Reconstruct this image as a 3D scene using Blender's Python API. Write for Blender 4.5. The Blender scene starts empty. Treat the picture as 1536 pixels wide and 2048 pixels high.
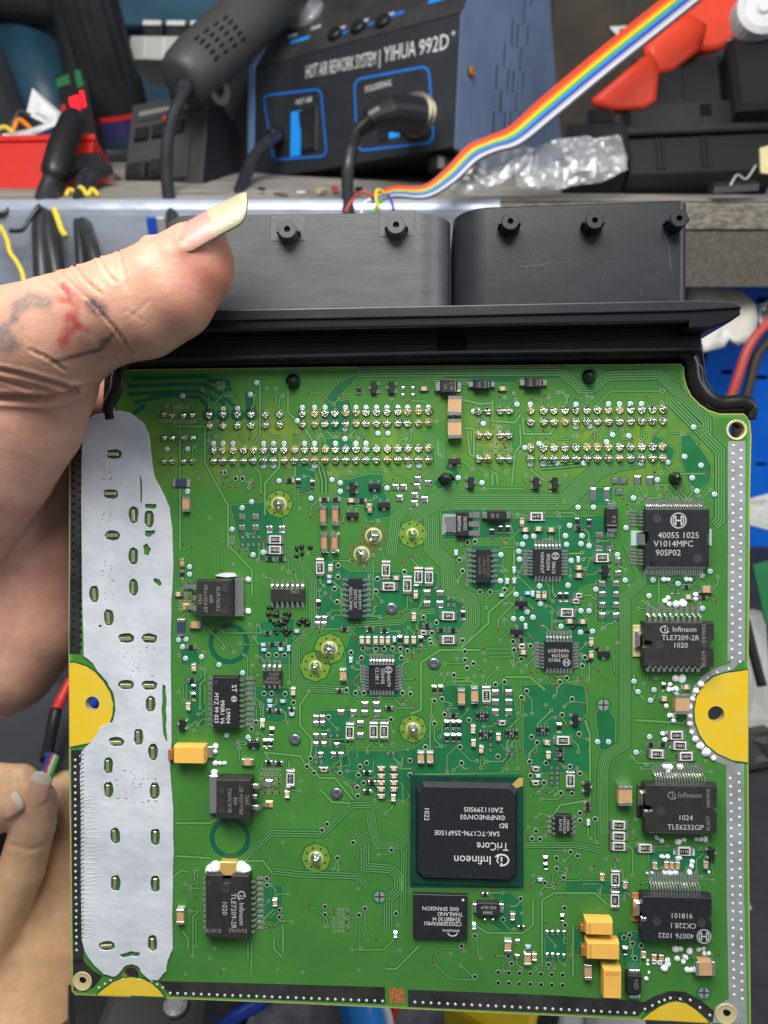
import bpy, bmesh, math, random
import numpy as np
from mathutils import Matrix, Vector
from mathutils import noise as mnoise
random.seed(7)
S = 0.001                      # script works in millimetres, scene in metres
FPX = 1539.0                   # focal length in photo pixels (photo 1536 x 2048)
CX, CY = 768.0, 1024.0
DIST = 188.0                   # camera to board, mm
sc = bpy.context.scene
COL = sc.collection

# ------------------------------------------------------------------ camera
cam_d = bpy.data.cameras.new('camera')
cam = bpy.data.objects.new('camera', cam_d); COL.objects.link(cam)
cam_d.sensor_fit = 'VERTICAL'; cam_d.sensor_height = 34.6; cam_d.sensor_width = 25.95
cam_d.lens = FPX / 2048.0 * 34.6
cam_d.clip_start = 0.005; cam_d.clip_end = 20
cam.location = (0, 0, 1.30)
PITCH = 30.0
cam.rotation_euler = (math.radians(90 - PITCH), 0, 0)
cam_d.dof.use_dof = True
cam_d.dof.focus_distance = 0.184
cam_d.dof.aperture_fstop = 18.0
sc.camera = cam
CW = Matrix.Translation(cam.location) @ cam.rotation_euler.to_matrix().to_4x4()   # camera space -> world

# ------------------------------------------------------------------ light of the workshop
w = bpy.data.worlds.new('World'); sc.world = w; w.use_nodes = True
bg = w.node_tree.nodes['Background']
bg.inputs[0].default_value = (0.90, 0.95, 1.0, 1); bg.inputs[1].default_value = 0.23

def area(name, loc_cam, target_cam, sx, sy, power, col):
    l = bpy.data.lights.new(name, 'AREA'); l.shape = 'RECTANGLE'; l.size = sx; l.size_y = sy
    l.energy = power; l.color = col
    o = bpy.data.objects.new(name, l); COL.objects.link(o)
    a = CW @ (Vector(loc_cam) * S); b = CW @ (Vector(target_cam) * S)
    o.matrix_world = Matrix.Translation(a) @ (b - a).to_track_quat('-Z', 'Y').to_matrix().to_4x4()
    return o
area('ceiling_lamp', (-60, 420, 150), (0, 10, -200), 0.44, 0.26, 6.9, (1.0, 0.97, 0.92))
area('side_window', (900, 420, 300), (0, 0, -200), 0.5, 0.6, 4.0, (0.86, 0.93, 1.0))
sc.view_settings.view_transform = 'Standard'; sc.view_settings.look = 'None'
sc.view_settings.exposure = 0.0; sc.view_settings.gamma = 1.0; sc.view_settings.use_curve_mapping = False
sc.cycles.use_denoising = True
try: sc.cycles.denoiser = 'OPENIMAGEDENOISE'
except Exception: pass
sc.cycles.max_bounces = 6; sc.cycles.transmission_bounces = 6; sc.cycles.transparent_max_bounces = 8

# ------------------------------------------------------------------ projection helpers
def ray(px, py): return Vector(((px - CX) / FPX, (CY - py) / FPX, -1.0))
def cp(px, py, depth): return ray(px, py) * depth           # camera-space point, mm
BOARD = Matrix.Translation((0, 0, -DIST)) @ Matrix.Rotation(math.radians(-3.0), 4, 'Y') @ Matrix.Rotation(math.radians(0.7), 4, 'X')
BINV = BOARD.inverted()
def on_frame(inv, px, py, h=0.0):
    o = inv @ Vector((0, 0, 0)); d = inv.to_3x3() @ ray(px, py)
    t = (h - o.z) / d.z
    return o + d * t
def bp(px, py, h=0.0):
    v = on_frame(BINV, px, py, h); return (v.x, v.y)
def frame3(p0, p1, p2):
    x = (p1 - p0); W = x.length; x = x / W
    y = p2 - p0; y = y - x * y.dot(x); H = y.length; y = y / H
    z = x.cross(y)
    m = Matrix((( x.x, y.x, z.x, p0.x), (x.y, y.y, z.y, p0.y), (x.z, y.z, z.z, p0.z), (0, 0, 0, 1)))
    return m, W, H
BENCH_Z = 0.98
def gp(px, py, h=0.0):
    """point on the horizontal plane h mm above the bench, in world metres"""
    o = CW.translation; d = CW.to_3x3() @ ray(px, py)
    t = (BENCH_Z + h * S - o.z) / d.z
    return o + d * t

# ------------------------------------------------------------------ materials
MAT = {}
def mat(name, col, rough=0.5, metal=0.0, noise=None, bump=None, coat=0.0, spec=0.5, attr=None, trans=0.0, ior=1.45, sss=0.0, emit=None, alpha=1.0, aniso=None):
    m = bpy.data.materials.new(name); m.use_nodes = True
    nt = m.node_tree; n = nt.nodes; L = nt.links
    b = n['Principled BSDF']
    b.inputs['Base Color'].default_value = (*col, 1); b.inputs['Roughness'].default_value = rough
    b.inputs['Metallic'].default_value = metal
    b.inputs['Specular IOR Level'].default_value = spec
    b.inputs['Coat Weight'].default_value = coat; b.inputs['Coat Roughness'].default_value = 0.25
    b.inputs['Transmission Weight'].default_value = trans; b.inputs['IOR'].default_value = ior
    b.inputs['Alpha'].default_value = alpha
    if sss:
        b.inputs['Subsurface Weight'].default_value = sss
        b.inputs['Subsurface Radius'].default_value = (0.004, 0.0016, 0.0009); b.inputs['Subsurface Scale'].default_value = 0.6
    if emit:
        b.inputs['Emission Color'].default_value = (*emit[0], 1); b.inputs['Emission Strength'].default_value = emit[1]
    tc = n.new('ShaderNodeTexCoord')
    src = None
    if attr:
        a = n.new('ShaderNodeAttribute'); a.attribute_name = attr; src = a.outputs['Color']
    if noise:                     # (scale, amount, detail, second colour or None, stretch)
        sca, amt, det, col2, st = noise
        mp = n.new('ShaderNodeMapping'); mp.inputs['Scale'].default_value = st
        L.new(tc.outputs['Object'], mp.inputs['Vector'])
        nz = n.new('ShaderNodeTexNoise'); nz.inputs['Scale'].default_value = sca; nz.inputs['Detail'].default_value = det
        nz.inputs['Roughness'].default_value = 0.62
        L.new(mp.outputs[0], nz.inputs['Vector'])
        rp = n.new('ShaderNodeValToRGB'); rp.color_ramp.elements[0].position = 0.36; rp.color_ramp.elements[1].position = 0.66
        L.new(nz.outputs['Fac'], rp.inputs[0])
        if col2 is None: col2 = tuple(c * (1 - amt) for c in col)
        mx = n.new('ShaderNodeMix'); mx.data_type = 'RGBA'
        mx.inputs['Factor'].default_value = 1.0
        if src is None:
            mx.inputs[6].default_value = (*col, 1)
        else: L.new(src, mx.inputs[6])
        if attr:
            mul = n.new('ShaderNodeMix'); mul.data_type = 'RGBA'; mul.blend_type = 'MULTIPLY'; mul.inputs['Factor'].default_value = 1
            L.new(src, mul.inputs[6]); mul.inputs[7].default_value = (1 - amt, 1 - amt, 1 - amt, 1)
            L.new(mul.outputs[2], mx.inputs[7])
        else: mx.inputs[7].default_value = (*col2, 1)
        L.new(rp.outputs[0], mx.inputs['Factor'])
        src = mx.outputs[2]
    if src is not None: L.new(src, b.inputs['Base Color'])
    if bump:                      # list of (kind, scale, distance mm, stretch)
        prev = None
        for kind, sca, dist, st in bump:
            mp = n.new('ShaderNodeMapping'); mp.inputs['Scale'].default_value = st
            L.new(tc.outputs['Object'], mp.inputs['Vector'])
            if kind == 'vor':
                t = n.new('ShaderNodeTexVoronoi'); t.feature = 'DISTANCE_TO_EDGE'; t.inputs['Scale'].default_value = sca; o = t.outputs['Distance']
            else:
                t = n.new('ShaderNodeTexNoise'); t.inputs['Scale'].default_value = sca; t.inputs['Detail'].default_value = 6; o = t.outputs['Fac']
            L.new(mp.outputs[0], t.inputs['Vector'])
            bm_ = n.new('ShaderNodeBump'); bm_.inputs['Distance'].default_value = dist * S; bm_.inputs['Strength'].default_value = 1.0
            L.new(o, bm_.inputs['Height'])
            if prev: L.new(prev, bm_.inputs['Normal'])
            prev = bm_.outputs['Normal']
        L.new(prev, b.inputs['Normal'])
    MAT[name] = m
    return m
one = (1, 1, 1)
mat('moat', (0.006, 0.090, 0.048), 0.34, spec=0.45)
mat('pour', (0.053, 0.194, 0.034), 0.34, noise=(38, .2, 6, (0.037, 0.150, 0.027), one), bump=[('noise', 700, .02, one), ('noise', 60, .10, one)], spec=0.45)
mat('bare', (0.013, 0.145, 0.055), 0.34, noise=(120, .25, 5, (0.010, 0.112, 0.036), one), spec=0.45)
mat('trace', (0.105, 0.265, 0.068), 0.32, spec=0.6)
mat('flux', (0.15, 0.25, 0.02), 0.25, noise=(500, .3, 4, (0.10, 0.27, 0.04), one), coat=0.3)
mat('gap', (0.011, 0.085, 0.028), 0.4)
mat('fr4', (0.42, 0.37, 0.12), 0.7, noise=(2500, .4, 2, None, one))
mat('yellow_fr4', (0.66, 0.43, 0.012), 0.45, noise=(120, .2, 3, (0.60, 0.45, 0.05), one), spec=0.4)
mat('tin', (0.80, 0.80, 0.78), 0.24, 1.0, bump=[('noise', 1800, .05, one)])
mat('solder_gold', (0.76, 0.66, 0.46), 0.18, 0.9, bump=[('noise', 700, .12, one)])
mat('solder', (0.82, 0.81, 0.78), 0.15, 1.0, bump=[('noise', 700, .12, one)])
mat('tin_strip', (0.62, 0.70, 0.72), 0.33, 0.72, noise=(160, .45, 5, (0.48, 0.48, 0.47), one), bump=[('noise', 160, .10, one)])
mat('dark_strip', (0.20, 0.19, 0.19), 0.28, 1.0, noise=(130, .5, 6, (0.10, 0.095, 0.09), one), bump=[('noise', 200, .08, one)])  # reflection of dark surroundings put into the base colour of bare metal
mat('gold', (0.78, 0.52, 0.14), 0.35, 0.5)
mat('brass', (0.62, 0.53, 0.28), 0.40, 0.3)
mat('copper', (0.50, 0.20, 0.06), 0.5, 0.3, noise=(1500, .5, 2, None, one))
mat('via_brown', (0.20, 0.13, 0.055), 0.45, 0.2)
mat('via_pale', (0.34, 0.42, 0.30), 0.35, 0.4)
mat('hole_dark', (0.005, 0.008, 0.008), 0.8, spec=0.1)  # near-black colour standing in for the shade inside holes and slots
mat('test_pad', (0.42, 0.58, 0.56), 0.42, 0.25)
mat('ic', (0.0105, 0.0115, 0.015), 0.46, noise=(900, .3, 3, (0.016, 0.017, 0.021), one), bump=[('noise', 3500, .02, one)])
mat('ic_grey', (0.018, 0.0175, 0.017), 0.50, noise=(300, .3, 6, (0.028, 0.027, 0.025), one), bump=[('noise', 2600, .03, one)])
mat('ic_edge', (0.035, 0.036, 0.042), 0.5)
mat('print', (0.42, 0.42, 0.42), 0.7)
mat('print_faint', (0.20, 0.19, 0.175), 0.7)
mat('print_white', (0.62, 0.62, 0.62), 0.7)
mat('ceramic_white', (0.62, 0.62, 0.58), 0.45)
mat('res_black', (0.012, 0.012, 0.013), 0.4)
mat('res_blue', (0.035, 0.05, 0.10), 0.4)
mat('cap_tan', (0.50, 0.31, 0.16), 0.5, noise=(300, .15, 3, None, one))
mat('cap_pale', (0.62, 0.46, 0.31), 0.5)
mat('melf', (0.42, 0.21, 0.13), 0.4)
mat('blue_part', (0.40, 0.56, 0.70), 0.4)
mat('tantalum', (0.78, 0.44, 0.085), 0.42, noise=(150, .12, 3, (0.70, 0.39, 0.08), one), bump=[('noise', 1500, .02, one)])
mat('tantalum_band', (0.62, 0.30, 0.06), 0.45)
mat('bead', (0.70, 0.73, 0.77), 0.55, bump=[('noise', 900, .25, one)])
mat('burn', (0.012, 0.013, 0.012), 0.35, bump=[('noise', 900, .3, one)])
mat('thermal', (0.54, 0.57, 0.62), 0.52, noise=(75, .1, 8, (0.42, 0.45, 0.50), one), bump=[('noise', 60, .6, (1, 1.6, 1)), ('noise', 300, .08, one)], spec=0.4)
mat('silicone', (0.66, 0.68, 0.70), 0.5, bump=[('noise', 500, .2, one)])
mat('housing', (0.0125, 0.014, 0.0185), 0.36, noise=(120, .3, 6, (0.019, 0.0205, 0.025), (1, 3, 1)), bump=[('noise', 900, .015, one)])
mat('housing_brushed', (0.084, 0.087, 0.094), 0.38, noise=(160, .4, 8, (0.066, 0.068, 0.074), (0.7, 3, 1)), bump=[('noise', 600, .022, (0.3, 6, 1)), ('noise', 30, .15, one)])
mat('housing_dark', (0.006, 0.006, 0.0075), 0.34, spec=0.4)
mat('scratch', (0.12, 0.125, 0.135), 0.5)
mat('rubber', (0.010, 0.010, 0.011), 0.28, bump=[('noise', 120, .3, one)])
mat('skin', (0.6, 0.35, 0.25), 0.44, noise=(210, .16, 6, None, one), attr='Col', sss=0.22, bump=[('noise', 420, .13, (1, 1, 1)), ('vor', 900, .055, (1, 2.2, 1))], spec=0.45)
mat('nail_pink', (0.56, 0.235, 0.20), 0.30, coat=0.25, noise=(120, .12, 3, (0.60, 0.29, 0.25), one), bump=[('noise', 200, .1, (6, 1, 1))])
mat('nail_warm', (0.88, 0.52, 0.36), 0.3, coat=0.2)
mat('nail_warm_tip', (0.88, 0.78, 0.62), 0.35)
mat('nail_tip', (0.38, 0.345, 0.225), 0.34, noise=(150, .1, 3, (0.44, 0.41, 0.29), one), bump=[('noise', 250, .1, (1, 6, 1))])
# background
mat('station_black', (0.016, 0.018, 0.024), 0.42, noise=(60, .3, 4, (0.022, 0.024, 0.03), one), bump=[('noise', 1200, .05, one)])
mat('station_dusty', (0.045, 0.043, 0.042), 0.55, noise=(35, .5, 5, (0.020, 0.020, 0.024), one))
mat('station_blue', (0.15, 0.215, 0.36), 0.36, noise=(20, .15, 3, (0.115, 0.165, 0.28), one), spec=0.5)
mat('station_rim', (0.16, 0.28, 0.52), 0.35)
mat('print_blue', (0.01, 0.15, 0.62), 0.5)
mat('cyan_label', (0.01, 0.28, 0.85), 0.5)
mat('plastic_black', (0.012, 0.012, 0.014), 0.4, bump=[('noise', 400, .05, one)])
mat('plastic_black_dusty', (0.021, 0.022, 0.025), 0.45, noise=(40, .4, 5, (0.011, 0.011, 0.013), one))
mat('plastic_grey', (0.045, 0.044, 0.044), 0.5, noise=(25, .25, 4, (0.055, 0.053, 0.052), one))
mat('cable', (0.018, 0.020, 0.023), 0.36, noise=(100, .4, 3, (0.03, 0.032, 0.036), one))
mat('steel_dirty', (0.30, 0.27, 0.20), 0.4, 0.7, noise=(120, .4, 4, None, one))
mat('sheet_metal', (0.42, 0.47, 0.57), 0.36, 0.25, noise=(14, .3, 5, (0.34, 0.38, 0.47), one), bump=[('noise', 14, 3.0, (1, 2, 1))])
mat('shelf_wood', (0.34, 0.31, 0.26), 0.8, noise=(220, .5, 7, (0.10, 0.09, 0.075), (1, 3, 3)), bump=[('noise', 260, .8, one)])
mat('shelf_top', (0.33, 0.31, 0.28), 0.75, noise=(60, .5, 6, (0.16, 0.15, 0.135), (0.3, 2, 1)), bump=[('noise', 160, .4, (0.3, 2, 1))])
mat('shelf_edge', (0.105, 0.092, 0.072), 0.7, noise=(420, .5, 3, (0.16, 0.145, 0.12), one), bump=[('noise', 500, .4, one)])
mat('wall_teal', (0.030, 0.085, 0.135), 0.5, noise=(4, .5, 3, (0.02, 0.045, 0.075), one))
mat('red_plastic', (0.62, 0.025, 0.018), 0.4, noise=(15, .12, 3, None, one))
mat('red_fabric', (0.74, 0.050, 0.014), 0.5, noise=(25, .2, 3, None, one))
mat('red_glow', (0.7, 0.01, 0.01), 0.4, emit=((1, 0.01, 0.03), 1.6))
mat('green_led', (0.02, 0.14, 0.05), 0.5, emit=((0.02, 0.30, 0.08), 0.06))
mat('white_paper', (0.66, 0.67, 0.69), 0.7, noise=(45, .12, 4, None, one))
mat('rag', (0.60, 0.55, 0.47), 0.8, noise=(35, .3, 5, (0.66, 0.66, 0.64), one), bump=[('noise', 60, 2.0, one)])
mat('purple', (0.035, 0.03, 0.12), 0.4)
mat('pegboard', (0.008, 0.21, 0.95), 0.4, noise=(9, .35, 3, (0.005, 0.12, 0.80), one))
mat('mat_grey', (0.12, 0.125, 0.135), 0.8, noise=(150, .6, 5, (0.22, 0.22, 0.23), one), bump=[('noise', 250, .6, one)])
mat('bench_dark', (0.020, 0.021, 0.024), 0.6, noise=(30, .4, 5, (0.035, 0.036, 0.04), one), bump=[('noise', 150, .3, one)])
mat('slate', (0.040, 0.045, 0.055), 0.6, noise=(14, .3, 4, None, one))
mat('yellow_plastic', (0.80, 0.55, 0.01), 0.4)
mat('yellow_wire', (0.72, 0.55, 0.06), 0.5)
mat('blue_pipe', (0.02, 0.24, 0.72), 0.3)
mat('blue_cable', (0.015, 0.06, 0.42), 0.35)
mat('red_wire', (0.45, 0.06, 0.045), 0.45)
mat('white_plastic', (0.68, 0.69, 0.70), 0.4)
mat('silver_paint', (0.50, 0.51, 0.52), 0.35, 0.6)
mat('grey_board', (0.52, 0.53, 0.50), 0.6, noise=(40, .12, 4, None, one))
mat('green_pcb', (0.02, 0.16, 0.06), 0.4)
mat('bag', (0.72, 0.75, 0.79), 0.06, alpha=0.15, spec=1.0, coat=0.6, bump=[('noise', 70, 0.9, one)])
RB = [(0.60, 0.07, 0.02), (0.75, 0.06, 0.02), (0.80, 0.22, 0.01), (0.85, 0.62, 0.02), (0.12, 0.45, 0.06), (0.02, 0.28, 0.75), (0.05, 0.04, 0.36), (0.42, 0.44, 0.52), (0.70, 0.72, 0.76), (0.05, 0.045, 0.045)]
for i, c in enumerate(RB): mat('ribbon%d' % i, c, 0.42)
mat('cav_brown', (0.06, 0.045, 0.035), 0.6, noise=(20, .5, 4, (0.03, 0.025, 0.02), one))

def film():
    """clear crinkled plastic film: mostly transparent, glossy at glancing angles"""
    m = MAT['bag']; nt = m.node_tree; n = nt.nodes; L = nt.links; out = n['Material Output']; bn = [x for x in n if x.type == 'BUMP'][-1]
    tr_ = n.new('ShaderNodeBsdfTransparent'); tr_.inputs[0].default_value = (0.93, 0.94, 0.95, 1); gl = n.new('ShaderNodeBsdfGlossy'); gl.inputs['Roughness'].default_value = 0.22; gl.inputs['Color'].default_value = (1, 1, 1, 1)
    df = n.new('ShaderNodeBsdfDiffuse'); df.inputs[0].default_value = (0.75, 0.77, 0.80, 1); fr = n.new('ShaderNodeFresnel'); fr.inputs['IOR'].default_value = 1.5
    for q in (gl, df, fr): L.new(bn.outputs['Normal'], q.inputs['Normal'])
    a = n.new('ShaderNodeMixShader'); a.inputs[0].default_value = 0.17; L.new(tr_.outputs[0], a.inputs[1]); L.new(df.outputs[0], a.inputs[2])
    mu = n.new('ShaderNodeMath'); mu.operation = 'MULTIPLY_ADD'; mu.inputs[1].default_value = 0.6; mu.inputs[2].default_value = 0.06; L.new(fr.outputs[0], mu.inputs[0])
    b = n.new('ShaderNodeMixShader'); L.new(mu.outputs[0], b.inputs[0]); L.new(a.outputs[0], b.inputs[1]); L.new(gl.outputs[0], b.inputs[2]); L.new(b.outputs[0], out.inputs['Surface'])
film()
def flux_stain():
    """flux staining of the solder mask around the connector pins: brownish yellow blotches along the pin rows"""
    m = MAT['pour']; nt = m.node_tree; n = nt.nodes; L = nt.links; b = n['Principled BSDF']; old = b.inputs['Base Color'].links[0].from_socket
    tc = n.new('ShaderNodeTexCoord'); sp = n.new('ShaderNodeSeparateXYZ'); L.new(tc.outputs['Object'], sp.inputs[0])
    def mth(op, a, v):
        q = n.new('ShaderNodeMath'); q.operation = op; L.new(a, q.inputs[0])
        if isinstance(v, float): q.inputs[1].default_value = v
        else: L.new(v, q.inputs[1])
        return q.outputs[0]
    d = mth('ABSOLUTE', mth('SUBTRACT', sp.outputs['Y'], 0.0165), 0.0); band = n.new('ShaderNodeMapRange'); L.new(d, band.inputs[0]); band.inputs[1].default_value = 0.004; band.inputs[2].default_value = 0.014; band.inputs[3].default_value = 1; band.inputs[4].default_value = 0
    nz = n.new('ShaderNodeTexNoise'); nz.inputs['Scale'].default_value = 85; nz.inputs['Detail'].default_value = 5; L.new(tc.outputs['Object'], nz.inputs['Vector'])
    r = n.new('ShaderNodeMapRange'); L.new(nz.outputs['Fac'], r.inputs[0]); r.inputs[1].default_value = 0.40; r.inputs[2].default_value = 0.68
    f = mth('MULTIPLY', mth('MULTIPLY', band.outputs[0], r.outputs[0]), 0.8)
    mx = n.new('ShaderNodeMix'); mx.data_type = 'RGBA'; L.new(f, mx.inputs['Factor']); L.new(old, mx.inputs[6]); mx.inputs[7].default_value = (0.175, 0.245, 0.022, 1); L.new(mx.outputs[2], b.inputs['Base Color'])
    n2 = n.new('ShaderNodeTexNoise'); n2.inputs['Scale'].default_value = 38; n2.inputs['Detail'].default_value = 6; L.new(tc.outputs['Object'], n2.inputs['Vector'])
    r2 = n.new('ShaderNodeMapRange'); L.new(n2.outputs['Fac'], r2.inputs[0]); r2.inputs[1].default_value = .3; r2.inputs[2].default_value = .7; r2.inputs[3].default_value = .22; r2.inputs[4].default_value = .48; L.new(r2.outputs[0], b.inputs['Roughness'])
flux_stain()
# ------------------------------------------------------------------ mesh helpers
class MB:
    """collects polygons (millimetres) with material slots; build() makes one mesh object"""
    def __init__(s): s.v = []; s.f = []; s.mi = []; s.mats = []
    def m(s, name):
        if name not in s.mats: s.mats.append(name)
        return s.mats.index(name)
    def add(s, verts, faces, mname):
        o = len(s.v); k = s.m(mname)
        s.v += [tuple(v) for v in verts]; s.f += [tuple(i + o for i in f) for f in faces]; s.mi += [k] * len(faces)
    def box(s, x0, x1, y0, y1, z0, z1, mname, taper=0.0, tx=None, ty=None):
        a = taper if tx is None else tx; b = taper if ty is None else ty
        V = [(x0, y0, z0), (x1, y0, z0), (x1, y1, z0), (x0, y1, z0), (x0 + a, y0 + b, z1), (x1 - a, y0 + b, z1), (x1 - a, y1 - b, z1), (x0 + a, y1 - b, z1)]
        s.add(V, [(0, 3, 2, 1), (4, 5, 6, 7), (0, 1, 5, 4), (1, 2, 6, 5), (2, 3, 7, 6), (3, 0, 4, 7)], mname)
    def bbox(s, x0, x1, y0, y1, z0, z1, mname, c=0.1):
        """box with chamfered top rim"""
        L0 = [(x0, y0, z0), (x1, y0, z0), (x1, y1, z0), (x0, y1, z0)]
        L1 = [(x0, y0, z1 - c), (x1, y0, z1 - c), (x1, y1, z1 - c), (x0, y1, z1 - c)]
        L2 = [(x0 + c, y0 + c, z1), (x1 - c, y0 + c, z1), (x1 - c, y1 - c, z1), (x0 + c, y1 - c, z1)]
        s.loft([L0, L1, L2], mname)
    def loft(s, rings, mname, cap0=True, cap1=True):
        n = len(rings[0]); V = [p for r in rings for p in r]; F = []
        for i in range(len(rings) - 1):
            for j in range(n):
                k = (j + 1) % n
                F.append((i * n + j, i * n + k, (i + 1) * n + k, (i + 1) * n + j))
        if cap0: F.append(tuple(reversed(range(n))))
        if cap1: F.append(tuple((len(rings) - 1) * n + j for j in range(n)))
        s.add(V, F, mname)
    def lathe(s, cx, cy, prof, mname, n=16, cap0=False, cap1=False, sx=1, sy=1):
        """prof: list of (r, z), axis z"""
        s.loft([[(cx + sx * r * math.cos(2 * math.pi * j / n), cy + sy * r * math.sin(2 * math.pi * j / n), z) for j in range(n)] for r, z in prof], mname, cap0, cap1)
    def disc(s, cx, cy, z, r, mname, n=10, r0=None):
        if r0 is None:
            s.add([(cx + r * math.cos(2 * math.pi * j / n), cy + r * math.sin(2 * math.pi * j / n), z) for j in range(n)], [tuple(range(n))], mname)
        else:
            V = [(cx + q * math.cos(2 * math.pi * j / n), cy + q * math.sin(2 * math.pi * j / n), z) for q in (r, r0) for j in range(n)]
            s.add(V, [(j, (j + 1) % n, n + (j + 1) % n, n + j) for j in range(n)], mname)
    def strip(s, pts, width, z, mname):
        """flat mitred ribbon along 2-D points"""
        n = len(pts); Lf = []; Rt = []
        for i in range(n):
            p = Vector(pts[i])
            d0 = (p - Vector(pts[i - 1])) if i else None
            d1 = (Vector(pts[i + 1]) - p) if i < n - 1 else None
            if d0 is None: d0 = d1
            if d1 is None: d1 = d0
            if d0.length < 1e-9: d0 = d1
            if d1.length < 1e-9: d1 = d0
            d0 = d0.normalized(); d1 = d1.normalized()
            nn = Vector((-(d0.y + d1.y), d0.x + d1.x))
            if nn.length < 1e-6: nn = Vector((-d1.y, d1.x))
            nn.normalize()
            c = max(0.45, nn.dot(Vector((-d1.y, d1.x))))
            o = nn * (width / 2 / c)
            Lf.append((p.x + o.x, p.y + o.y, z)); Rt.append((p.x - o.x, p.y - o.y, z))
        s.add(Lf + Rt, [(n + i, n + i + 1, i + 1, i) for i in range(n - 1)], mname)
    def poly(s, pts, z, mname):
        a = sum(pts[i][0] * pts[(i + 1) % len(pts)][1] - pts[(i + 1) % len(pts)][0] * pts[i][1] for i in range(len(pts)))
        if a < 0: pts = list(reversed(pts))
        s.add([(x, y, z) for x, y in pts], [tuple(range(len(pts)))], mname)
    def tube(s, pts, rad, mname, n=8, caps=True):
        P = [Vector(p) for p in pts]; rings = []
        up = Vector((0.31, 0.22, 0.92))
        for i, p in enumerate(P):
            d = (P[min(i + 1, len(P) - 1)] - P[max(i - 1, 0)]).normalized()
            a = d.cross(up)
            if a.length < 1e-3: a = d.cross(Vector((1, 0, 0)))
            a.normalize(); b = d.cross(a)
            r = rad[i] if isinstance(rad, (list, tuple)) else rad
            rings.append([tuple(p + (a * math.cos(2 * math.pi * j / n) + b * math.sin(2 * math.pi * j / n)) * r) for j in range(n)])
            up = b.cross(d) if False else up
        s.loft(rings, mname, caps, caps)
    def mesh(s, name, smooth=False):
        me = bpy.data.meshes.new(name)
        me.from_pydata([(x * S, y * S, z * S) for x, y, z in s.v], [], s.f)
        for k in s.mats: me.materials.append(MAT[k])
        me.polygons.foreach_set('material_index', s.mi)
        if smooth: me.polygons.foreach_set('use_smooth', [True] * len(s.f))
        me.update(); return me
    def build(s, name, parent=None, matrix=None, smooth=False, fix=False, **tags):
        me = s.mesh(name, smooth)
        if fix:
            b = bmesh.new(); b.from_mesh(me); bmesh.ops.recalc_face_normals(b, faces=b.faces); b.to_mesh(me); b.free()
        return link(name, me, parent, matrix, **tags)
def link(name, me, parent=None, matrix=None, loc=None, rz=0.0, **tags):
    o = bpy.data.objects.new(name, me); COL.objects.link(o)
    if parent is not None: o.parent = parent
    if matrix is not None: o.matrix_local = matrix if parent is not None else o.matrix_local; 
    if matrix is not None and parent is None: o.matrix_world = matrix
    if loc is not None: o.location = (loc[0] * S, loc[1] * S, loc[2] * S); o.rotation_euler = (0, 0, rz)
    tag(o, **tags); return o
def tag(o, label=None, cat=None, group=None, kind=None):
    if label: o['label'] = label
    if cat: o['category'] = cat
    if group: o['group'] = group
    if kind: o['kind'] = kind
def to_m(mm):                       # matrix with mm translation -> metres
    m = mm.copy(); m.translation = m.translation * S; return m
def thing(name, label, cat, frame, group=None, world=False):
    """an Empty; frame: camera-space matrix in mm (or a world matrix in metres)"""
    o = bpy.data.objects.new(name, None); COL.objects.link(o); o.empty_display_size = 0.02
    o.matrix_world = frame if world else CW @ to_m(frame)
    tag(o, label, cat, group); return o
def curve_mesh(name, loops, depth, bevel=0.0, z=0.0, mats=('pour',), side=None):
    """filled 2-D outline with holes, extruded; z is the top face"""
    cu = bpy.data.curves.new(name, 'CURVE'); cu.dimensions = '2D'; cu.fill_mode = 'BOTH'
    cu.extrude = depth / 2 * S - bevel * S; cu.bevel_depth = bevel * S; cu.bevel_resolution = 1; cu.resolution_u = 2
    for lp in loops:
        sp = cu.splines.new('POLY'); sp.points.add(len(lp) - 1)
        for p, (x, y) in zip(sp.points, lp): p.co = (x * S, y * S, 0, 1)
        sp.use_cyclic_u = True
    ob = bpy.data.objects.new(name, cu)
    me = bpy.data.meshes.new_from_object(ob); me.name = name
    bpy.data.objects.remove(ob); bpy.data.curves.remove(cu)
    me.transform(Matrix.Translation((0, 0, (z - depth / 2) * S)))
    me.materials.clear()
    for k in mats: me.materials.append(MAT[k])
    for p in me.polygons:
        p.use_smooth = False
        p.material_index = 1 if (len(mats) > 1 and abs(p.normal.z) < 0.5) else 0
    return me
def circle(cx, cy, r, n=20, ry=None, a0=0.0, a1=2 * math.pi):
    ry = r if ry is None else ry
    return [(cx + r * math.cos(a0 + (a1 - a0) * j / n), cy + ry * math.sin(a0 + (a1 - a0) * j / n)) for j in range(n)]
_txt = {}
def text_mesh(t, h, m, align='CENTER'):
    k = (t, round(h, 3), m, align)
    if k in _txt: return _txt[k]
    cu = bpy.data.curves.new('text', 'FONT'); cu.body = t; cu.size = h / 0.70 * S; cu.align_x = align; cu.align_y = 'CENTER'
    cu.resolution_u = 2; cu.offset = 0.0
    ob = bpy.data.objects.new('text', cu); me = bpy.data.meshes.new_from_object(ob)
    bpy.data.objects.remove(ob); bpy.data.curves.remove(cu)
    me.materials.clear(); me.materials.append(MAT[m]); _txt[k] = me; return me
def catmull(P, n=8):
    P = [Vector(p) for p in P]; out = []
    Q = [P[0] * 2 - P[1]] + P + [P[-1] * 2 - P[-2]]
    for i in range(1, len(Q) - 2):
        a, b, c, d = Q[i - 1:i + 3]
        for k in range(n):
            t = k / n
            out.append(0.5 * ((2 * b) + (c - a) * t + (2 * a - 5 * b + 4 * c - d) * t * t + (3 * b - a - 3 * c + d) * t ** 3))
    out.append(P[-1]); return out
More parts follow.
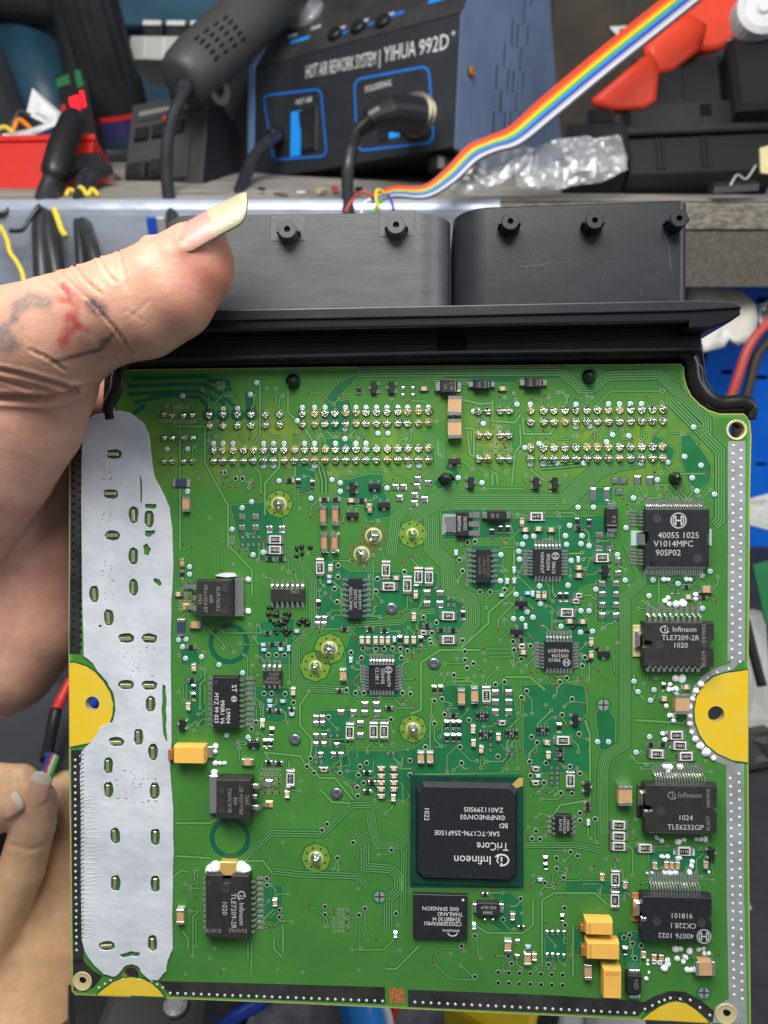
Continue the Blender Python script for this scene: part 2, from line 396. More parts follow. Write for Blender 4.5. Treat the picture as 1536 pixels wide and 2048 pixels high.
def cable(name, pts, r, m, label, cat='cable', n=10, group=None):
    """pts: (px, py, depth mm) -> one swept tube thing"""
    P = [cp(*p) for p in pts]; base = P[0]
    b = MB(); b.tube([p - base for p in catmull(P)], r, m, n)
    return b.build(name, None, CW @ to_m(Matrix.Translation(base)), smooth=True, label=label, cat=cat, group=group)
# ================================================================== THE CIRCUIT BOARD
U = DIST / FPX                                  # mm per photo pixel on the board
ecu = thing('engine_control_board', 'green circuit board crowded with black chips, with a black connector housing along its top', 'circuit board', BOARD)
def BP(L, h=0.0): return [bp(x, y, h) for x, y in L]

mat('edge_green', (0.05, 0.26, 0.03), 0.4)
# ---- substrate with its holes
outline = [(238, 748), (250, 740), (262, 738.5), (480, 736), (800, 732), (1100, 729.5), (1362, 727.5), (1368, 734), (1369, 752), (1374, 772), (1384, 792), (1400, 808), (1418, 820), (1440, 827), (1488, 827), (1500, 840), (1503, 870),
           (1500, 1000), (1499, 1200), (1497, 1340), (1497, 1530), (1499, 1800), (1502, 2052), (1350, 2043), (1200, 2036), (900, 2022), (600, 2007.5), (330, 1997), (150, 1990), (143, 1982), (141, 1800), (138, 1500), (137, 1300), (138, 1000), (140, 850), (165, 838), (200, 830), (222, 806), (234, 775)]
holes = [(1473, 860, 15), (185, 1407, 14), (1432, 1428, 15.5), (165, 1962, 15), (262, 1950, 17), (1352, 2012, 18), (1452, 2028, 16), (585, 761, 14), (1178, 753, 15), (893, 962, 17), (1352, 958, 12)]
loops = [BP(outline)] + [circle(*bp(x, y), r * U, 24) for x, y, r in holes]
link('board_panel', curve_mesh('board_panel', loops, 1.6, 0.0, 0.0, ('pour', 'fr4')), ecu)
eb = MB(); cxm, cym = bp(820, 1390); eo = BP(outline)
eb.strip([(x + (cxm - x) * .0022, y + (cym - y) * .0022) for x, y in eo + eo[:1]], 2.6 * U, .006, 'fr4'); eb.strip([(x + (cxm - x) * .009, y + (cym - y) * .009) for x, y in eo + eo[:1]], 5.0 * U, .005, 'edge_green'); eb.build('routed_edge', ecu)

# ---- occupancy grid for the router (3 px cells)
G = 3
occ = np.zeros((2060 // G, 1540 // G), bool)
def block(x0, x1, y0, y1): occ[max(0, int(y0 / G)):int(y1 / G) + 1, max(0, int(x0 / G)):int(x1 / G) + 1] = True
occ[:, :] = True
occ[int(745 / G):int(1975 / G), int(350 / G):int(1450 / G)] = False
block(0, 1540, 740, 752)
starts = []                                     # pad positions where routes begin

# ---- layers: clearances (dark), traces (light)
Zb, Zg, Zt, Zp = 0.012, 0.024, 0.036, 0.048
lay = MB()                                      # bare (copper-free) areas
tr = MB()                                       # traces
def dark(*pts):
    lay.poly(BP(pts), Zb, 'bare'); q = BP(list(pts) + [pts[0]]); lay.strip(q, 4.4 * U, Zb + .003, 'gap'); lay.strip(q, 1.7 * U, Zb + .006, 'trace')
dark((647, 806), (655, 790), (672, 770), (690, 757), (716, 747), (722, 749), (700, 772), (676, 796), (668, 806))
dark((880, 752), (1140, 748), (1160, 766), (1186, 786), (1172, 789), (1140, 760), (1040, 758), (1030, 766), (940, 766), (934, 760), (884, 762))
dark((1212, 742), (1322, 738), (1360, 772), (1350, 780), (1318, 748), (1220, 748))
dark((652, 806), (700, 798), (708, 838), (692, 866), (650, 866), (640, 850))
dark((640, 905), (640, 888), (652, 877), (700, 876), (705, 884), (705, 906))
dark((594, 930), (612, 926), (632, 930), (630, 985), (600, 990), (592, 960))
dark((676, 958), (700, 958), (735, 948), (765, 948), (770, 985), (782, 1004), (782, 1034), (735, 1042), (722, 1010), (676, 992))
dark((640, 994), (683, 994), (683, 1035), (640, 1035))
dark((700, 1272), (720, 1244), (850, 1240), (862, 1264), (858, 1290), (812, 1306), (806, 1395), (700, 1395), (690, 1330), (690, 1300))
dark((628, 1118), (656, 1112), (700, 1142), (838, 1142), (876, 1146), (876, 1176), (850, 1180), (838, 1216), (800, 1222), (742, 1246), (690, 1262), (636, 1256), (628, 1240))
dark((640, 1420), (700, 1420), (700, 1490), (640, 1480)); dark((620, 1480), (690, 1478), (700, 1530), (640, 1540), (622, 1520))
dark((700, 1500), (790, 1502), (826, 1496), (900, 1440), (880, 1400), (890, 1370), (1026, 1370), (1034, 1440), (1030, 1500), (1000, 1546), (830, 1548), (815, 1600), (770, 1600), (700, 1560), (660, 1540))
dark((1040, 1370), (1130, 1366), (1170, 1372), (1180, 1520), (1178, 1546), (1060, 1546), (1046, 1500), (1046, 1400))
dark((1020, 1036), (1220, 1030), (1226, 1060), (1214, 1160), (1160, 1176), (1150, 1210), (1176, 1240), (1186, 1330), (1090, 1345), (1030, 1250), (1028, 1180), (1032, 1100))
dark((1178, 975), (1226, 975), (1226, 1012), (1178, 1012)); dark((1192, 1160), (1240, 1160), (1240, 1246), (1192, 1246))
dark((1362, 872), (1380, 868), (1408, 905), (1424, 935), (1420, 965), (1392, 985), (1374, 960), (1362, 920))
dark((1305, 870), (1330, 880), (1350, 902), (1340, 930), (1296, 918))
dark((460, 1010), (560, 1000), (570, 1066), (572, 1124), (520, 1122), (480, 1090))
dark((512, 1244), (590, 1236), (584, 1330), (516, 1330)); dark((510, 1372), (578, 1374), (588, 1424), (560, 1446), (514, 1440))
dark((360, 1296), (395, 1296), (402, 1330), (362, 1332)); dark((372, 1352), (412, 1352), (412, 1452), (376, 1452))
dark((820, 1550), (1048, 1546), (1050, 1778), (818, 1778)); dark((985, 1786), (1020, 1786), (1046, 1806), (1046, 1850), (1010, 1868), (985, 1850))
dark((1090, 1862), (1134, 1862), (1134, 1924), (1090, 1924)); dark((1146, 1858), (1180, 1850), (1180, 1910), (1150, 1910)); dark((1232, 1862), (1274, 1862), (1282, 1880), (1280, 1934), (1246, 1936))
dark((1206, 1400), (1232, 1440), (1230, 1500), (1200, 1500), (1190, 1430)); dark((1296, 1700), (1420, 1700), (1426, 1750), (1300, 1750))
dark((1290, 1156), (1400, 1156), (1400, 1168), (1290, 1172))
dark((880, 1170), (924, 1180), (940, 1240), (910, 1284), (836, 1280), (836, 1220), (860, 1180))
dark((942, 1090), (1004, 1090), (1010, 1180), (960, 1186), (930, 1170)); dark((880, 1020), (1020, 1016), (1022, 1076), (884, 1080))
dark((1130, 1760), (1256, 1762), (1262, 1790), (1130, 1790)); dark((526, 1770), (566, 1770), (566, 1850), (526, 1842))
# wide dark moats in the top-left corner
def moat(pts, w): tr.strip(BP(pts), w * U, Zg, 'moat')
moat([(262, 757), (412, 753), (420, 762), (455, 764), (459, 778), (447, 779)], 9); moat([(255, 772), (408, 768), (440, 786), (468, 812), (474, 822)], 8)
moat([(258, 788), (400, 782), (428, 799), (446, 803), (447, 822)], 8); moat([(268, 806), (330, 790), (398, 794), (414, 812), (418, 822)], 8)
moat([(250, 840), (290, 810)], 9); moat([(500, 784), (502, 828)], 20)
for x in (418, 446, 475, 502): tr.disc(*bp(x, 829), Zg, 14 * U, 'moat', 18)
for x, y, R_, r_ in ((458, 1287, 42, 32), (460, 1676, 42, 32)): tr.disc(*bp(x, y), Zg, R_ * U, 'moat', 40, r_ * U)
tr.disc(*bp(893, 956), Zg, 26 * U, 'moat', 24, 17 * U)
for x, y in ((585, 761), (1178, 753)): tr.disc(*bp(x, y), Zg, 19 * U, 'bare', 20, 14 * U)
def line(pts, w=4.2, c=2.0, m='trace', z=0.0):
    P = BP(pts)
    tr.strip(P, (w + 2 * c) * U, Zg + z, 'gap'); tr.strip(P, w * U, Zt + z, m)
    for (x0, y0), (x1, y1) in zip(pts, pts[1:]):
        n = int(max(abs(x1 - x0), abs(y1 - y0)) / G) + 1
        for k in range(n + 1):
            X = x0 + (x1 - x0) * k / n; Y = y0 + (y1 - y0) * k / n
            occ[int(Y / G) - 1:int(Y / G) + 2, int(X / G) - 1:int(X / G) + 2] = True
def offset_poly(pts, d):
    out = []; n = len(pts)
    for i in range(n):
        p = Vector(pts[i]); a = (p - Vector(pts[i - 1])).normalized() if i else None; b = (Vector(pts[i + 1]) - p).normalized() if i < n - 1 else None
        a = a or b; b = b or a
        nn = Vector((-(a.y + b.y), a.x + b.x)); nn.normalize()
        out.append(tuple(p + nn * (d / max(0.4, nn.dot(Vector((-b.y, b.x)))))))
    return out
def bus(pts, n, pitch, w=2.0):
    P = BP(pts); tr.strip(P, (n * pitch + 1.5) * U, Zg - 0.004, 'gap')
    for k in range(n):
        d = (k - (n - 1) / 2) * pitch
        line(offset_poly(pts, d), w, 0.0, 'trace', 0.003)
    for (x0, y0), (x1, y1) in zip(pts, pts[1:]):
        m = int(max(abs(x1 - x0), abs(y1 - y0)) / G) + 1; h = n * pitch / 2
        for k in range(m + 1):
            X = x0 + (x1 - x0) * k / m; Y = y0 + (y1 - y0) * k / m; block(X - h, X + h, Y - h, Y + h)
bus([(716, 745), (1122, 742), (1162, 778), (1182, 778), (1216, 752), (1318, 750), (1414, 842), (1414, 868)], 4, 5, 2.6)
bus([(850, 757), (880, 757), (886, 763), (938, 764)], 3, 4.5, 2.4)
bus([(1340, 800), (1440, 902), (1440, 1040), (1428, 1052)], 4, 5.5, 2.8)
bus([(822, 1034), (880, 996), (902, 984), (914, 1003), (1130, 1003), (1196, 940), (1236, 925), (1290, 918)], 9, 3.8, 1.9)
bus([(858, 872), (880, 892), (880, 934), (838, 984), (800, 1030), (790, 1038), (782, 1110)], 6, 3.8, 1.9)
bus([(863, 1034), (863, 1096), (895, 1128), (898, 1178), (938, 1198), (945, 1212), (945, 1246), (908, 1296)], 8, 3.8, 1.9)
bus([(1256, 1085), (1282, 1148), (1282, 1162), (1250, 1194), (1250, 1488), (1212, 1512), (1206, 1540), (1206, 1670)], 6, 3.8, 1.9)
bus([(488, 1716), (542, 1666), (644, 1668), (704, 1610), (742, 1610)], 3, 5, 2.4)
bus([(704, 1660), (730, 1690), (730, 1734), (782, 1738), (797, 1752), (797, 1778), (776, 1800), (776, 1856)], 4, 5, 2.4)
bus([(548, 1742), (600, 1748), (712, 1752), (735, 1772)], 3, 5, 2.4)
bus([(580, 1100), (626, 1160), (626, 1250), (592, 1290), (592, 1356), (614, 1376), (696, 1380)], 4, 4.4, 2.1)
bus([(740, 1622), (746, 1660), (756, 1690), (800, 1690), (818, 1670)], 5, 3.8, 1.9)
bus([(1125, 1000), (1180, 1015)], 3, 4, 2); bus([(808, 1700), (806, 1830)], 3, 4.4, 2)
bus([(1050, 1690), (1150, 1690), (1200, 1700)], 3, 4.6, 2.2)
bus([(700, 1250), (770, 1246), (800, 1244), (824, 1226), (870, 1222)], 3, 4.4, 2)
bus([(640, 930), (648, 960), (648, 985)], 2, 8, 3); bus([(1080, 932), (1110, 930), (1160, 925), (1200, 895)], 3, 6, 2.6)
for L in ([(360, 856), (360, 1100)], [(350, 853), (410, 853), (410, 925), (440, 982), (456, 1010), (456, 1090), (504, 1140), (504, 1190)], [(520, 760), (520, 872), (506, 890)],
          [(576, 780), (576, 824), (592, 840)], [(604, 850), (617, 868), (630, 890)], [(560, 905), (558, 935), (530, 966), (530, 1030)], [(590, 930), (590, 950), (576, 962)],
          [(503, 1884), (503, 1946)], [(496, 1884), (496, 1918)], [(548, 1878), (548, 1898), (564, 1914)], [(566, 1850), (566, 1906)], [(838, 1892), (792, 1938), (772, 1938)], [(344, 1755), (364, 1740), (378, 1745)],
          [(366, 1862), (376, 1878), (376, 1898)], [(985, 1800), (945, 1810), (945, 1848), (975, 1866), (1046, 1866), (1066, 1850), (1066, 1800)], [(1084, 1930), (1084, 1800), (1108, 1786), (1190, 1786), (1216, 1810)],
          [(1098, 1926), (1098, 1940)], [(1146, 1954), (1146, 1850)], [(1028, 1100), (1028, 1180), (977, 1225), (977, 1246), (918, 1300)], [(1270, 1440), (1366, 1446), (1376, 1436), (1376, 1420)],
          [(1310, 1390), (1306, 1400)], [(1268, 1350), (1268, 1378), (1290, 1400)], [(544, 1745), (526, 1722), (490, 1722)], [(350, 1646), (420, 1646), (436, 1636)], [(350, 1712), (420, 1716)],
          [(960, 1300), (880, 1300), (842, 1325), (842, 1420), (820, 1428)], [(1010, 1354), (1060, 1354), (1090, 1380)], [(1170, 1440), (1180, 1470), (1180, 1600), (1120, 1610), (1100, 1640)],
          [(620, 1380), (600, 1410), (600, 1450), (625, 1480), (618, 1530), (640, 1556), (670, 1556), (706, 1600)], [(546, 1530), (530, 1505), (600, 1512), (612, 1530)], [(640, 1578), (664, 1604), (700, 1606)],
          [(876, 880), (876, 905), (886, 915)], [(926, 855), (948, 858), (948, 912), (985, 945), (985, 970)], [(934, 860), (940, 908), (975, 936), (995, 950), (995, 968)], [(1040, 850), (1042, 890), (1030, 905), (1024, 968)],
          [(1062, 905), (1062, 940), (1090, 962)], [(985, 800), (985, 842), (1030, 845), (1042, 828)], [(920, 798), (960, 808), (985, 806)], [(1045, 835), (1048, 868), (1100, 868), (1112, 850)]):
    line(L, 4.4, 1.5)
starts_extra = []

# ---- small shared meshes -------------------------------------------------------
_cache = {}
def part(name, key, fn, px, py, rz=0.0, h=0.0, parent=None, smooth=False, jitter=True):
    if key not in _cache:
        b = MB(); fn(b); _cache[key] = b.mesh(name, smooth)
    x, y = bp(px, py, h)
    j = random.uniform(-0.03, 0.03) if jitter else 0
    return link(name, _cache[key], parent or ecu, loc=(x, y, h if h else 0.0), rz=rz + j)
def fillet_ends(b, L, W, t, H, m='solder', ext=0.35):
    """pads, solder wedges and metal end caps of a two-terminal part lying along x"""
    for s in (-1, 1):
        xa, xb = s * (L / 2 - t), s * (L / 2)
        x0, x1 = min(xa, xb), max(xa, xb)
        b.bbox(x0, x1, -W / 2, W / 2, 0.05, H, m, 0.06)
        xo = s * (L / 2 + ext)
        ring0 = [(xb, -W / 2 - .06, 0.045), (xo, -W / 2 - .06, 0.045), (xo, W / 2 + .06, 0.045), (xb, W / 2 + .06, 0.045)]
        if s < 0: ring0.reverse()
        ring1 = [(xb, -W / 2 + .02, H * .75), (xb + s * .03, -W / 2 + .02, H * .72), (xb + s * .03, W / 2 - .02, H * .72), (xb, W / 2 - .02, H * .75)]
        if s < 0: ring1.reverse()
        b.loft([ring0, ring1], m)
def chip_r(L, W, H, t, top='res_black', rim=0.0):
    def fn(b):
        b.bbox(-L / 2 + t * .9, L / 2 - t * .9, -W / 2 + .01, W / 2 - .01, 0.06, H - .03, 'ceramic_white' if rim else top, 0.03)
        if rim: b.box(-L / 2 + t + rim, L / 2 - t - rim, -W / 2 + .28, W / 2 - .28, H - .03, H + .01, top)
        fillet_ends(b, L, W, t, H)
    return fn
def chip_c(L, W, H, t, m='cap_tan'):
    def fn(b):
        b.bbox(-L / 2 + t * .9, L / 2 - t * .9, -W / 2 + .015, W / 2 - .015, 0.06, H - .02, m, 0.05)
        fillet_ends(b, L, W, t, H, 'tin', 0.3)
    return fn
HV = {'h': 0.0, 'v': math.pi / 2}
def used(x, y, w_, h_): block(x - w_ / 2 - 2, x + w_ / 2 + 2, y - h_ / 2 - 2, y + h_ / 2 + 2)
def put(kind, x, y, o, code=None):
    rz = HV[o] if o in HV else math.radians(o)
    vert = o == 'v'
    if kind == 'R':                                   # large marked resistor
        o_ = part('resistor', 'R', chip_r(4.1, 2.0, .62, .62, rim=.32), x, y, rz)
        if code:
            t = link('marking', text_mesh(code, .72, 'print_white'), o_, loc=(0, 0, .645), rz=0)
        L, W = 38, 18
    elif kind == 'RB': part('resistor', 'RB', chip_r(4.0, 1.9, .62, .62, 'res_blue'), x, y, rz); L, W = 38, 18
    elif kind == 'r': part('resistor', 'r', chip_r(1.75, 1.0, .42, .38), x, y, rz); L, W = 20, 11
    elif kind == 'rs': part('resistor', 'rs', chip_r(1.45, .85, .36, .34), x, y, rz); L, W = 17, 9
    elif kind == 'rw':
        part('resistor', 'rw', chip_r(2.0, 1.1, .42, .42, rim=.12), x, y, rz); L, W = 22, 12
    elif kind == 'c': part('capacitor', 'c', chip_c(1.75, 1.05, .75, .42, 'cap_pale'), x, y, rz); L, W = 20, 12
    elif kind == 'ct': part('capacitor', 'ct', chip_c(1.75, 1.05, .75, .42, 'cap_tan'), x, y, rz); L, W = 20, 12
    elif kind == 'cw': part('capacitor', 'cw', chip_c(1.7, 1.05, .8, .45, 'test_pad'), x, y, rz); L, W = 20, 12
    elif kind == 'cm': part('capacitor', 'cm', chip_c(2.8, 1.6, 1.1, .6, 'cap_tan'), x, y, rz); L, W = 30, 17
    elif kind == 'cl': part('capacitor', 'cl', chip_c(3.7, 1.75, 1.5, .75, 'cap_tan'), x, y, rz); L, W = 40, 18
    elif kind == 'cx': part('capacitor', 'cx', chip_c(4.6, 3.3, 2.4, .85, 'cap_tan'), x, y, rz); L, W = 52, 34
    elif kind == 'b': part('varistor', 'b', chip_c(1.25, .8, .55, .18, 'blue_part'), x, y, rz); L, W = 13, 8
    if vert: L, W = W, L
    used(x, y, L, W)
    d = (L / 2 + 1) if not vert else (W / 2 + 1)
    for s in (-1, 1): starts.append((x + (s * d if not vert else 0), y + (s * d if vert else 0)))
RL = [(551, 1079, 'h', '2051'), (551, 1099.7, 'h', '1003'), (640.7, 1134.7, 'v', '1470'), (772, 1140, 'v', '1470'), (778, 1172.4, 'h', '1470'), (814.6, 1170, 'v', '1471'), (836.8, 1153, 'v', '1470'), (858, 1154, 'v', '1470'),
      (700, 1463, 'v', '3161'), (747.5, 1461.5, 'v', '1001'), (768.5, 1461.5, 'v', '1001'), (581.6, 1556, 'v', '1121'), (1072.6, 1033, 'h', '6191'), (1203.7, 1115.5, 'h', '1001'), (1133.4, 1225, 'h', '6191'), (896.4, 1231.4, 'h', '1001'), (896.4, 1279, 'h', '2051'),
      (972.7, 1390, 'v', '3161'), (1125.5, 1480, 'h', '1002'), (1140, 1559.7, 'v', '1002'), (1352, 1469.7, 'h', '1001'), (1358.6, 1490, 'h', '1001'), (1371, 1511.6, 'h', '1001'), (1313, 1507, 'h', '6812'), (1236.7, 1649, 'h', '3161'), (1236.7, 1671, 'h', '3161'), (1236.7, 1691, 'h', '3161'),
      (1289.5, 1695, 'h', '5012'), (1367, 1701, 'h', '1115'), (1229.7, 1756.7, 'v', '2R2'), (1229, 1798, 'v', '001')]
for x, y, o, c in RL: put('R', x, y, o, c)
put('RB', 363, 966, 'h'); put('RB', 363, 1254.5, 'v')
for k, o, L in (
  ('r', 'h', [(579, 961), (649, 998.6), (671, 998.6), (723.5, 1000.7), (540, 1118), (562, 1118), (689.6, 1258), (740, 1258), (769, 1261), (853.7, 1252), (778, 1416), (734, 1545), (744, 1565), (734.7, 1583), (538, 1525), (558, 1526), (854.7, 1251), (882, 1260), (906, 1260), (907, 1430.6), (1157, 1058), (1301, 1489), (1324.7, 1489), (906.8, 1431), (382.6, 1293.5), (384.7, 1361)]),
  ('rs', 'h', [(535, 1266), (545, 1288), (562, 1288), (540, 1421), (557, 1422), (583.6, 1418.5), (679, 1381), (1042.8, 1280), (1372, 1174), (1406, 1195), (1175, 1608), (1175, 1618), (970, 1788), (1042, 1854)]),
  ('rs', 'v', [(1091, 1720), (1091, 1733), (388, 1377), (388, 1393), (1327, 1374), (1124, 1836)]),
  ('rw', 'h', [(648, 1538), (847, 1264.5), (1004.4, 1445), (1071, 1537), (1071, 1565), (1157, 1190.5), (1151.6, 1202), (1043.5, 1292), (846, 1267)][:8]),
  ('r', 'v', [(718, 781), (597, 966), (625, 969), (637.5, 1209), (842, 1282), (800, 1280.5), (525.6, 1447), (544, 1464), (531, 1487), (542, 1487), (893.7, 1450), (906.8, 1450), (917.7, 1450), (893.7, 1476.6), (906.8, 1476.6), (917.7, 1476.6), (868.5, 1380), (881.6, 1380), (926, 1230), (841.7, 1281), (1000.6, 1059.5), (1015.4, 1059.5), (983.6, 1066), (1154, 1044), (1177.7, 1046.5), (1120, 1193.6), (1132, 1193.6), (365, 1149), (1249, 1902), (1118, 1455.5)]),
  ('c', 'v', [(724, 1281), (736.5, 1281), (751.6, 1281), (764, 1281), (776, 1281), (813, 1281), (827.6, 1281), (828, 1233.6), (831.6, 1189), (661.5, 1137), (525.6, 1447), (575, 1588), (786.8, 1595), (1088, 1191), (1076, 1191), (945.8, 1457), (946.6, 1485.5), (962, 1498.5), (996.6, 1474), (1096, 1510), (587, 1383), (377.4, 1413), (1181.6, 1283.5), (1181.6, 1309.5), (1043.5, 1044), (389, 1335)]),
  ('c', 'h', [(848, 778), (792.5, 1155.5), (762.6, 1536), (788, 1536), (762.6, 1551), (788, 1551), (762.6, 1564), (788, 1564), (762.6, 1577), (788, 1577), (762.6, 1591), (1050, 1059.5), (1076, 1057.7), (1101.6, 1059.5), (1004.5, 778), (1046, 1304), (1138.6, 1242), (1164.6, 1243), (1157, 1135), (1157, 1150.7), (1093, 1484), (1375, 1193.6), (1371, 1373), (702.7, 1000.7), (739, 1011), (358, 1188), (1327, 1396.7)]),
  ('ct', 'v', [(365.7, 1125.6), (1286, 1907), (1306.6, 1913), (1321, 1914), (1331, 1729), (1342, 1730), (1353.6, 1730), (1308, 1730), (1410, 1729), (1203, 1753), (1249, 1769), (1025, 1832), (1068, 1912), (740, 1018), (551, 1804)]),
  ('cm', 'v', [(841.7, 1514), (860, 1514), (687, 1349.5), (1054, 1915), (1015, 1889)]), ('cm', 'h', [(391.7, 1249), (497, 1522), (1410, 1178)]),
  ('cl', 'v', [(375, 1008), (922.4, 1393), (948.5, 1389), (1174, 1938), (364, 1828)]),
  ('b', 'h', [(659, 1153), (659, 1163), (527, 1289), (528, 1299), (562, 1298), (540, 1401), (566, 1402), (541, 1411), (584, 1428), (1003, 1190), (594, 1262), (1080, 1758), (1055, 1186), (1076, 1551), (1056, 1892)]),
  ('b', 'v', [(1028, 1140), (1028, 1162), (1014, 1163), (1065, 1188), (912, 1106), (1156, 1119), (789, 1279), (702, 1320), (578, 1297), (1051, 1253), (948, 1851), (791, 1868), (1176, 1644), (1385, 1705)])):
    for x, y in L: put(k, x, y, o)
for x, y, rz in ((908.6, 813.4, 90), (908.6, 859, 90), (1358.6, 1404, 90), (1245.5, 1585, 90)): put('cx', x, y, rz); used(x, y, 34, 50)
put('cx', 1404, 1926, 0)
def fn_melf(b):
    n = 12
    for x0, x1, r, m in ((-1.5, 1.5, .83, 'melf'), (-2.25, -1.4, .92, 'tin'), (1.4, 2.25, .92, 'tin')):
        b.loft([[(x, r * math.cos(2 * math.pi * j / n), .9 + r * math.sin(2 * math.pi * j / n)) for j in range(n)] for x in (x0, x1)], m)
    for x0, x1 in ((-2.6, -1.4), (1.4, 2.6)): b.box(x0, x1, -.95, .95, .045, .25, 'solder', .2)
for x, y in ((646.7, 1030), (671, 1030), (649, 1084.6), (670, 1084.6)): part('ferrite_bead', 'melf', fn_melf, x, y, math.pi / 2, smooth=False); used(x, y, 18, 46)
# resistor arrays
def fn_arr(b):
    b.bbox(-1.55, 1.55, -.62, .62, .06, .5, 'res_black', .05)
    for s in (-1, 1):
        for k in range(4):
            x = -1.2 + .8 * k; b.bbox(x - .22, x + .22, min(s * .45, s * .98), max(s * .45, s * .98), .045, .53, 'solder', .05)
for x, y, r in ((964, 1431, 0), (970.6, 1468.5, 0), (1022.7, 1466, 0), (1085, 1459.4, 0), (1120, 1507.6, 90)):
    o_ = part('resistor_array', 'arr', fn_arr, x, y, math.radians(r)); link('marking', text_mesh('101', .5, 'print_white'), o_, loc=(0, 0, .515)); used(x, y, 28, 20)
    for k in range(4):
        d = -10 + 6.6 * k
        for s in (-11, 11): starts.append((x + d, y + s) if not r else (x + s, y + d))
# SOT23 transistors
def fn_sot(b):
    b.bbox(-1.45, 1.45, -.68, .68, .1, 1.0, 'ic', .12)
    for x, s in ((-.95, -1), (.95, -1), (0, 1)):
        y0, y1 = sorted((s * .62, s * 1.5)); b.box(x - .42, x + .42, y0, y1, .045, .22, 'solder', .06)
        y0, y1 = sorted((s * .55, s * 1.1)); b.bbox(x - .24, x + .24, y0, y1, .15, .55, 'tin', .06)
for x, y, r in ((748, 776, 90), (783, 776, 90), (705, 976.5, 90), (749.5, 972.6, 180), (705, 1030, 180), (768, 1010, 180), (908.6, 923, 0), (941.6, 966, 270), (1071.5, 967, 270), (1109, 967, 270), (1209, 1141.6, 90), (1206.5, 1307, 180), (365.7, 1448.5, 90), (507.6, 1487, 180), (1042, 1206.7, 0), (1033, 1262.7, 0), (1150, 1438.6, 270), (1173.7, 1574, 270), (1421, 1706, 270)):
    part('transistor', 'sot', fn_sot, x, y, math.radians(r)); used(x, y, 26, 26)
    starts += [(x - 14, y), (x + 14, y)]
# bare solder pads
def fn_pad(w_, h_):
    def fn(b):
        x, y = w_ * U / 2, h_ * U / 2
        L0 = [(-x, -y, .03), (x, -y, .03), (x, y, .03), (-x, y, .03)]
        b.loft([L0, [(p * .72, q * .72, .17) for p, q, _ in L0]], 'solder', True, False)
        L2 = [(p * .72, q * .72, .17) for p, q, _ in L0]
        b.add(L2 + [(0, 0, .25)], [(0, 1, 4), (1, 2, 4), (2, 3, 4), (3, 0, 4)], 'solder')
        b.box(-x - .16, x + .16, -y - .16, y + .16, .018, .03, 'gap')
    return fn
PADS = [(13, 13, [(484, 1034), (511.5, 1034), (484, 1056), (511.5, 1056), (539, 1058.5), (564, 1058.5), (835.5, 959.6), (856, 967), (834, 974), (791, 975), (807, 975), (799, 997), (829, 992), (828.4, 1008), (849, 1000), (853.7, 1187), (880, 1187.6), (854, 1209), (880, 1209),
        (682, 1426), (707, 1426), (729.5, 1427), (755, 1427), (721, 1448.5), (721, 1472), (990.7, 1386), (1017.5, 1386), (990.7, 1405), (1017.5, 1405), (990.7, 1425), (1017.5, 1425), (1204.5, 1168.7), (1231.7, 1168.7), (1204.5, 1190), (1231.7, 1190), (1204.5, 1211), (1231.7, 1211), (1204.5, 1232.5), (1231.7, 1232.5),
        (1230, 962), (1247, 962.5), (1238.5, 984.4), (730, 1410), (752, 1410), (1236, 1122), (1236, 1148)]),
        (10, 11, [(632, 1472.5), (648, 1472.5), (632, 1489.5), (648, 1489.5), (673.5, 1491), (641.5, 1510), (666.7, 1510), (682, 1510), (632, 1436), (645, 1436), (632, 1448), (645, 1448), (636, 1238), (649, 1238), (635, 1249), (648, 1249), (1034, 1884), (1034, 1914)]),
        (15, 11, [(1198, 1070), (1221, 1070), (1198, 1095.6), (1221, 1095.6)]), (13, 17, [(1275, 960), (1300, 961)]), (12, 26, [(1186, 988), (1213, 988)]),
        (5, 11, [(1094, 1866), (1105, 1866), (1116, 1866), (1127.6, 1866), (1094, 1911), (1105, 1911), (1116, 1912), (1127.6, 1913), (1344, 1182), (1356, 1182)]),
        (7, 7, [(485, 1075), (496, 1075), (507, 1075), (518, 1075), (485, 1090), (496, 1090), (507, 1090), (518, 1090), (1103, 1536), (1115, 1536), (1103, 1546.7), (1115, 1546.7), (1103, 1557), (1115, 1557), (1103, 1567), (1115, 1567), (662, 1472), (675, 1472), (632, 1525), (643, 1525), (776, 1508), (787, 1508), (897, 1198), (908, 1198), (897, 1210), (908, 1210), (926, 1202), (926, 1215), (981, 1490), (981, 1501), (1013, 1510), (1024, 1510), (806, 790), (826, 790), (806, 776), (826, 776)])]
for w_, h_, L in PADS:
    for x, y in L: part('solder_pad', ('pad', w_, h_), fn_pad(w_, h_), x, y); used(x, y, w_, h_); starts.append((x, y + h_ / 2 + 1))
# connector solder joints
def fn_joint(b):
    b.lathe(0, 0, [(1.22, .014), (1.22, .03), (1.12, .05)], 'gap', 16)
    b.lathe(0, 0, [(1.08, .05), (1.05, .22), (.92, .50), (.70, .80), (.42, 1.02), (.36, 1.30), (.20, 1.42), (.0, 1.44)], 'solder', 14)
def fn_joint2(b):
    b.lathe(0, 0, [(1.2, .014), (1.2, .03), (1.1, .05)], 'via_brown', 16)
    b.lathe(0, 0, [(1.06, .05), (.98, .25), (.80, .55), (.52, .85), (.36, 1.05), (.34, 1.40), (.15, 1.5), (.0, 1.5)], 'solder_gold', 14)
xl = [604.5, 629, 650, 670, 691, 712, 732, 753, 774, 796, 815, 837, 857.5]
xm = [427, 446, 466, 487, 507, 527, 547, 568, 589, 609.5, 629, 650, 671, 691.5, 712, 732, 753, 775, 796, 816, 837, 858]
xr = [1061, 1087, 1108, 1130, 1152, 1174, 1195, 1217, 1239, 1261, 1283, 1305, 1326]
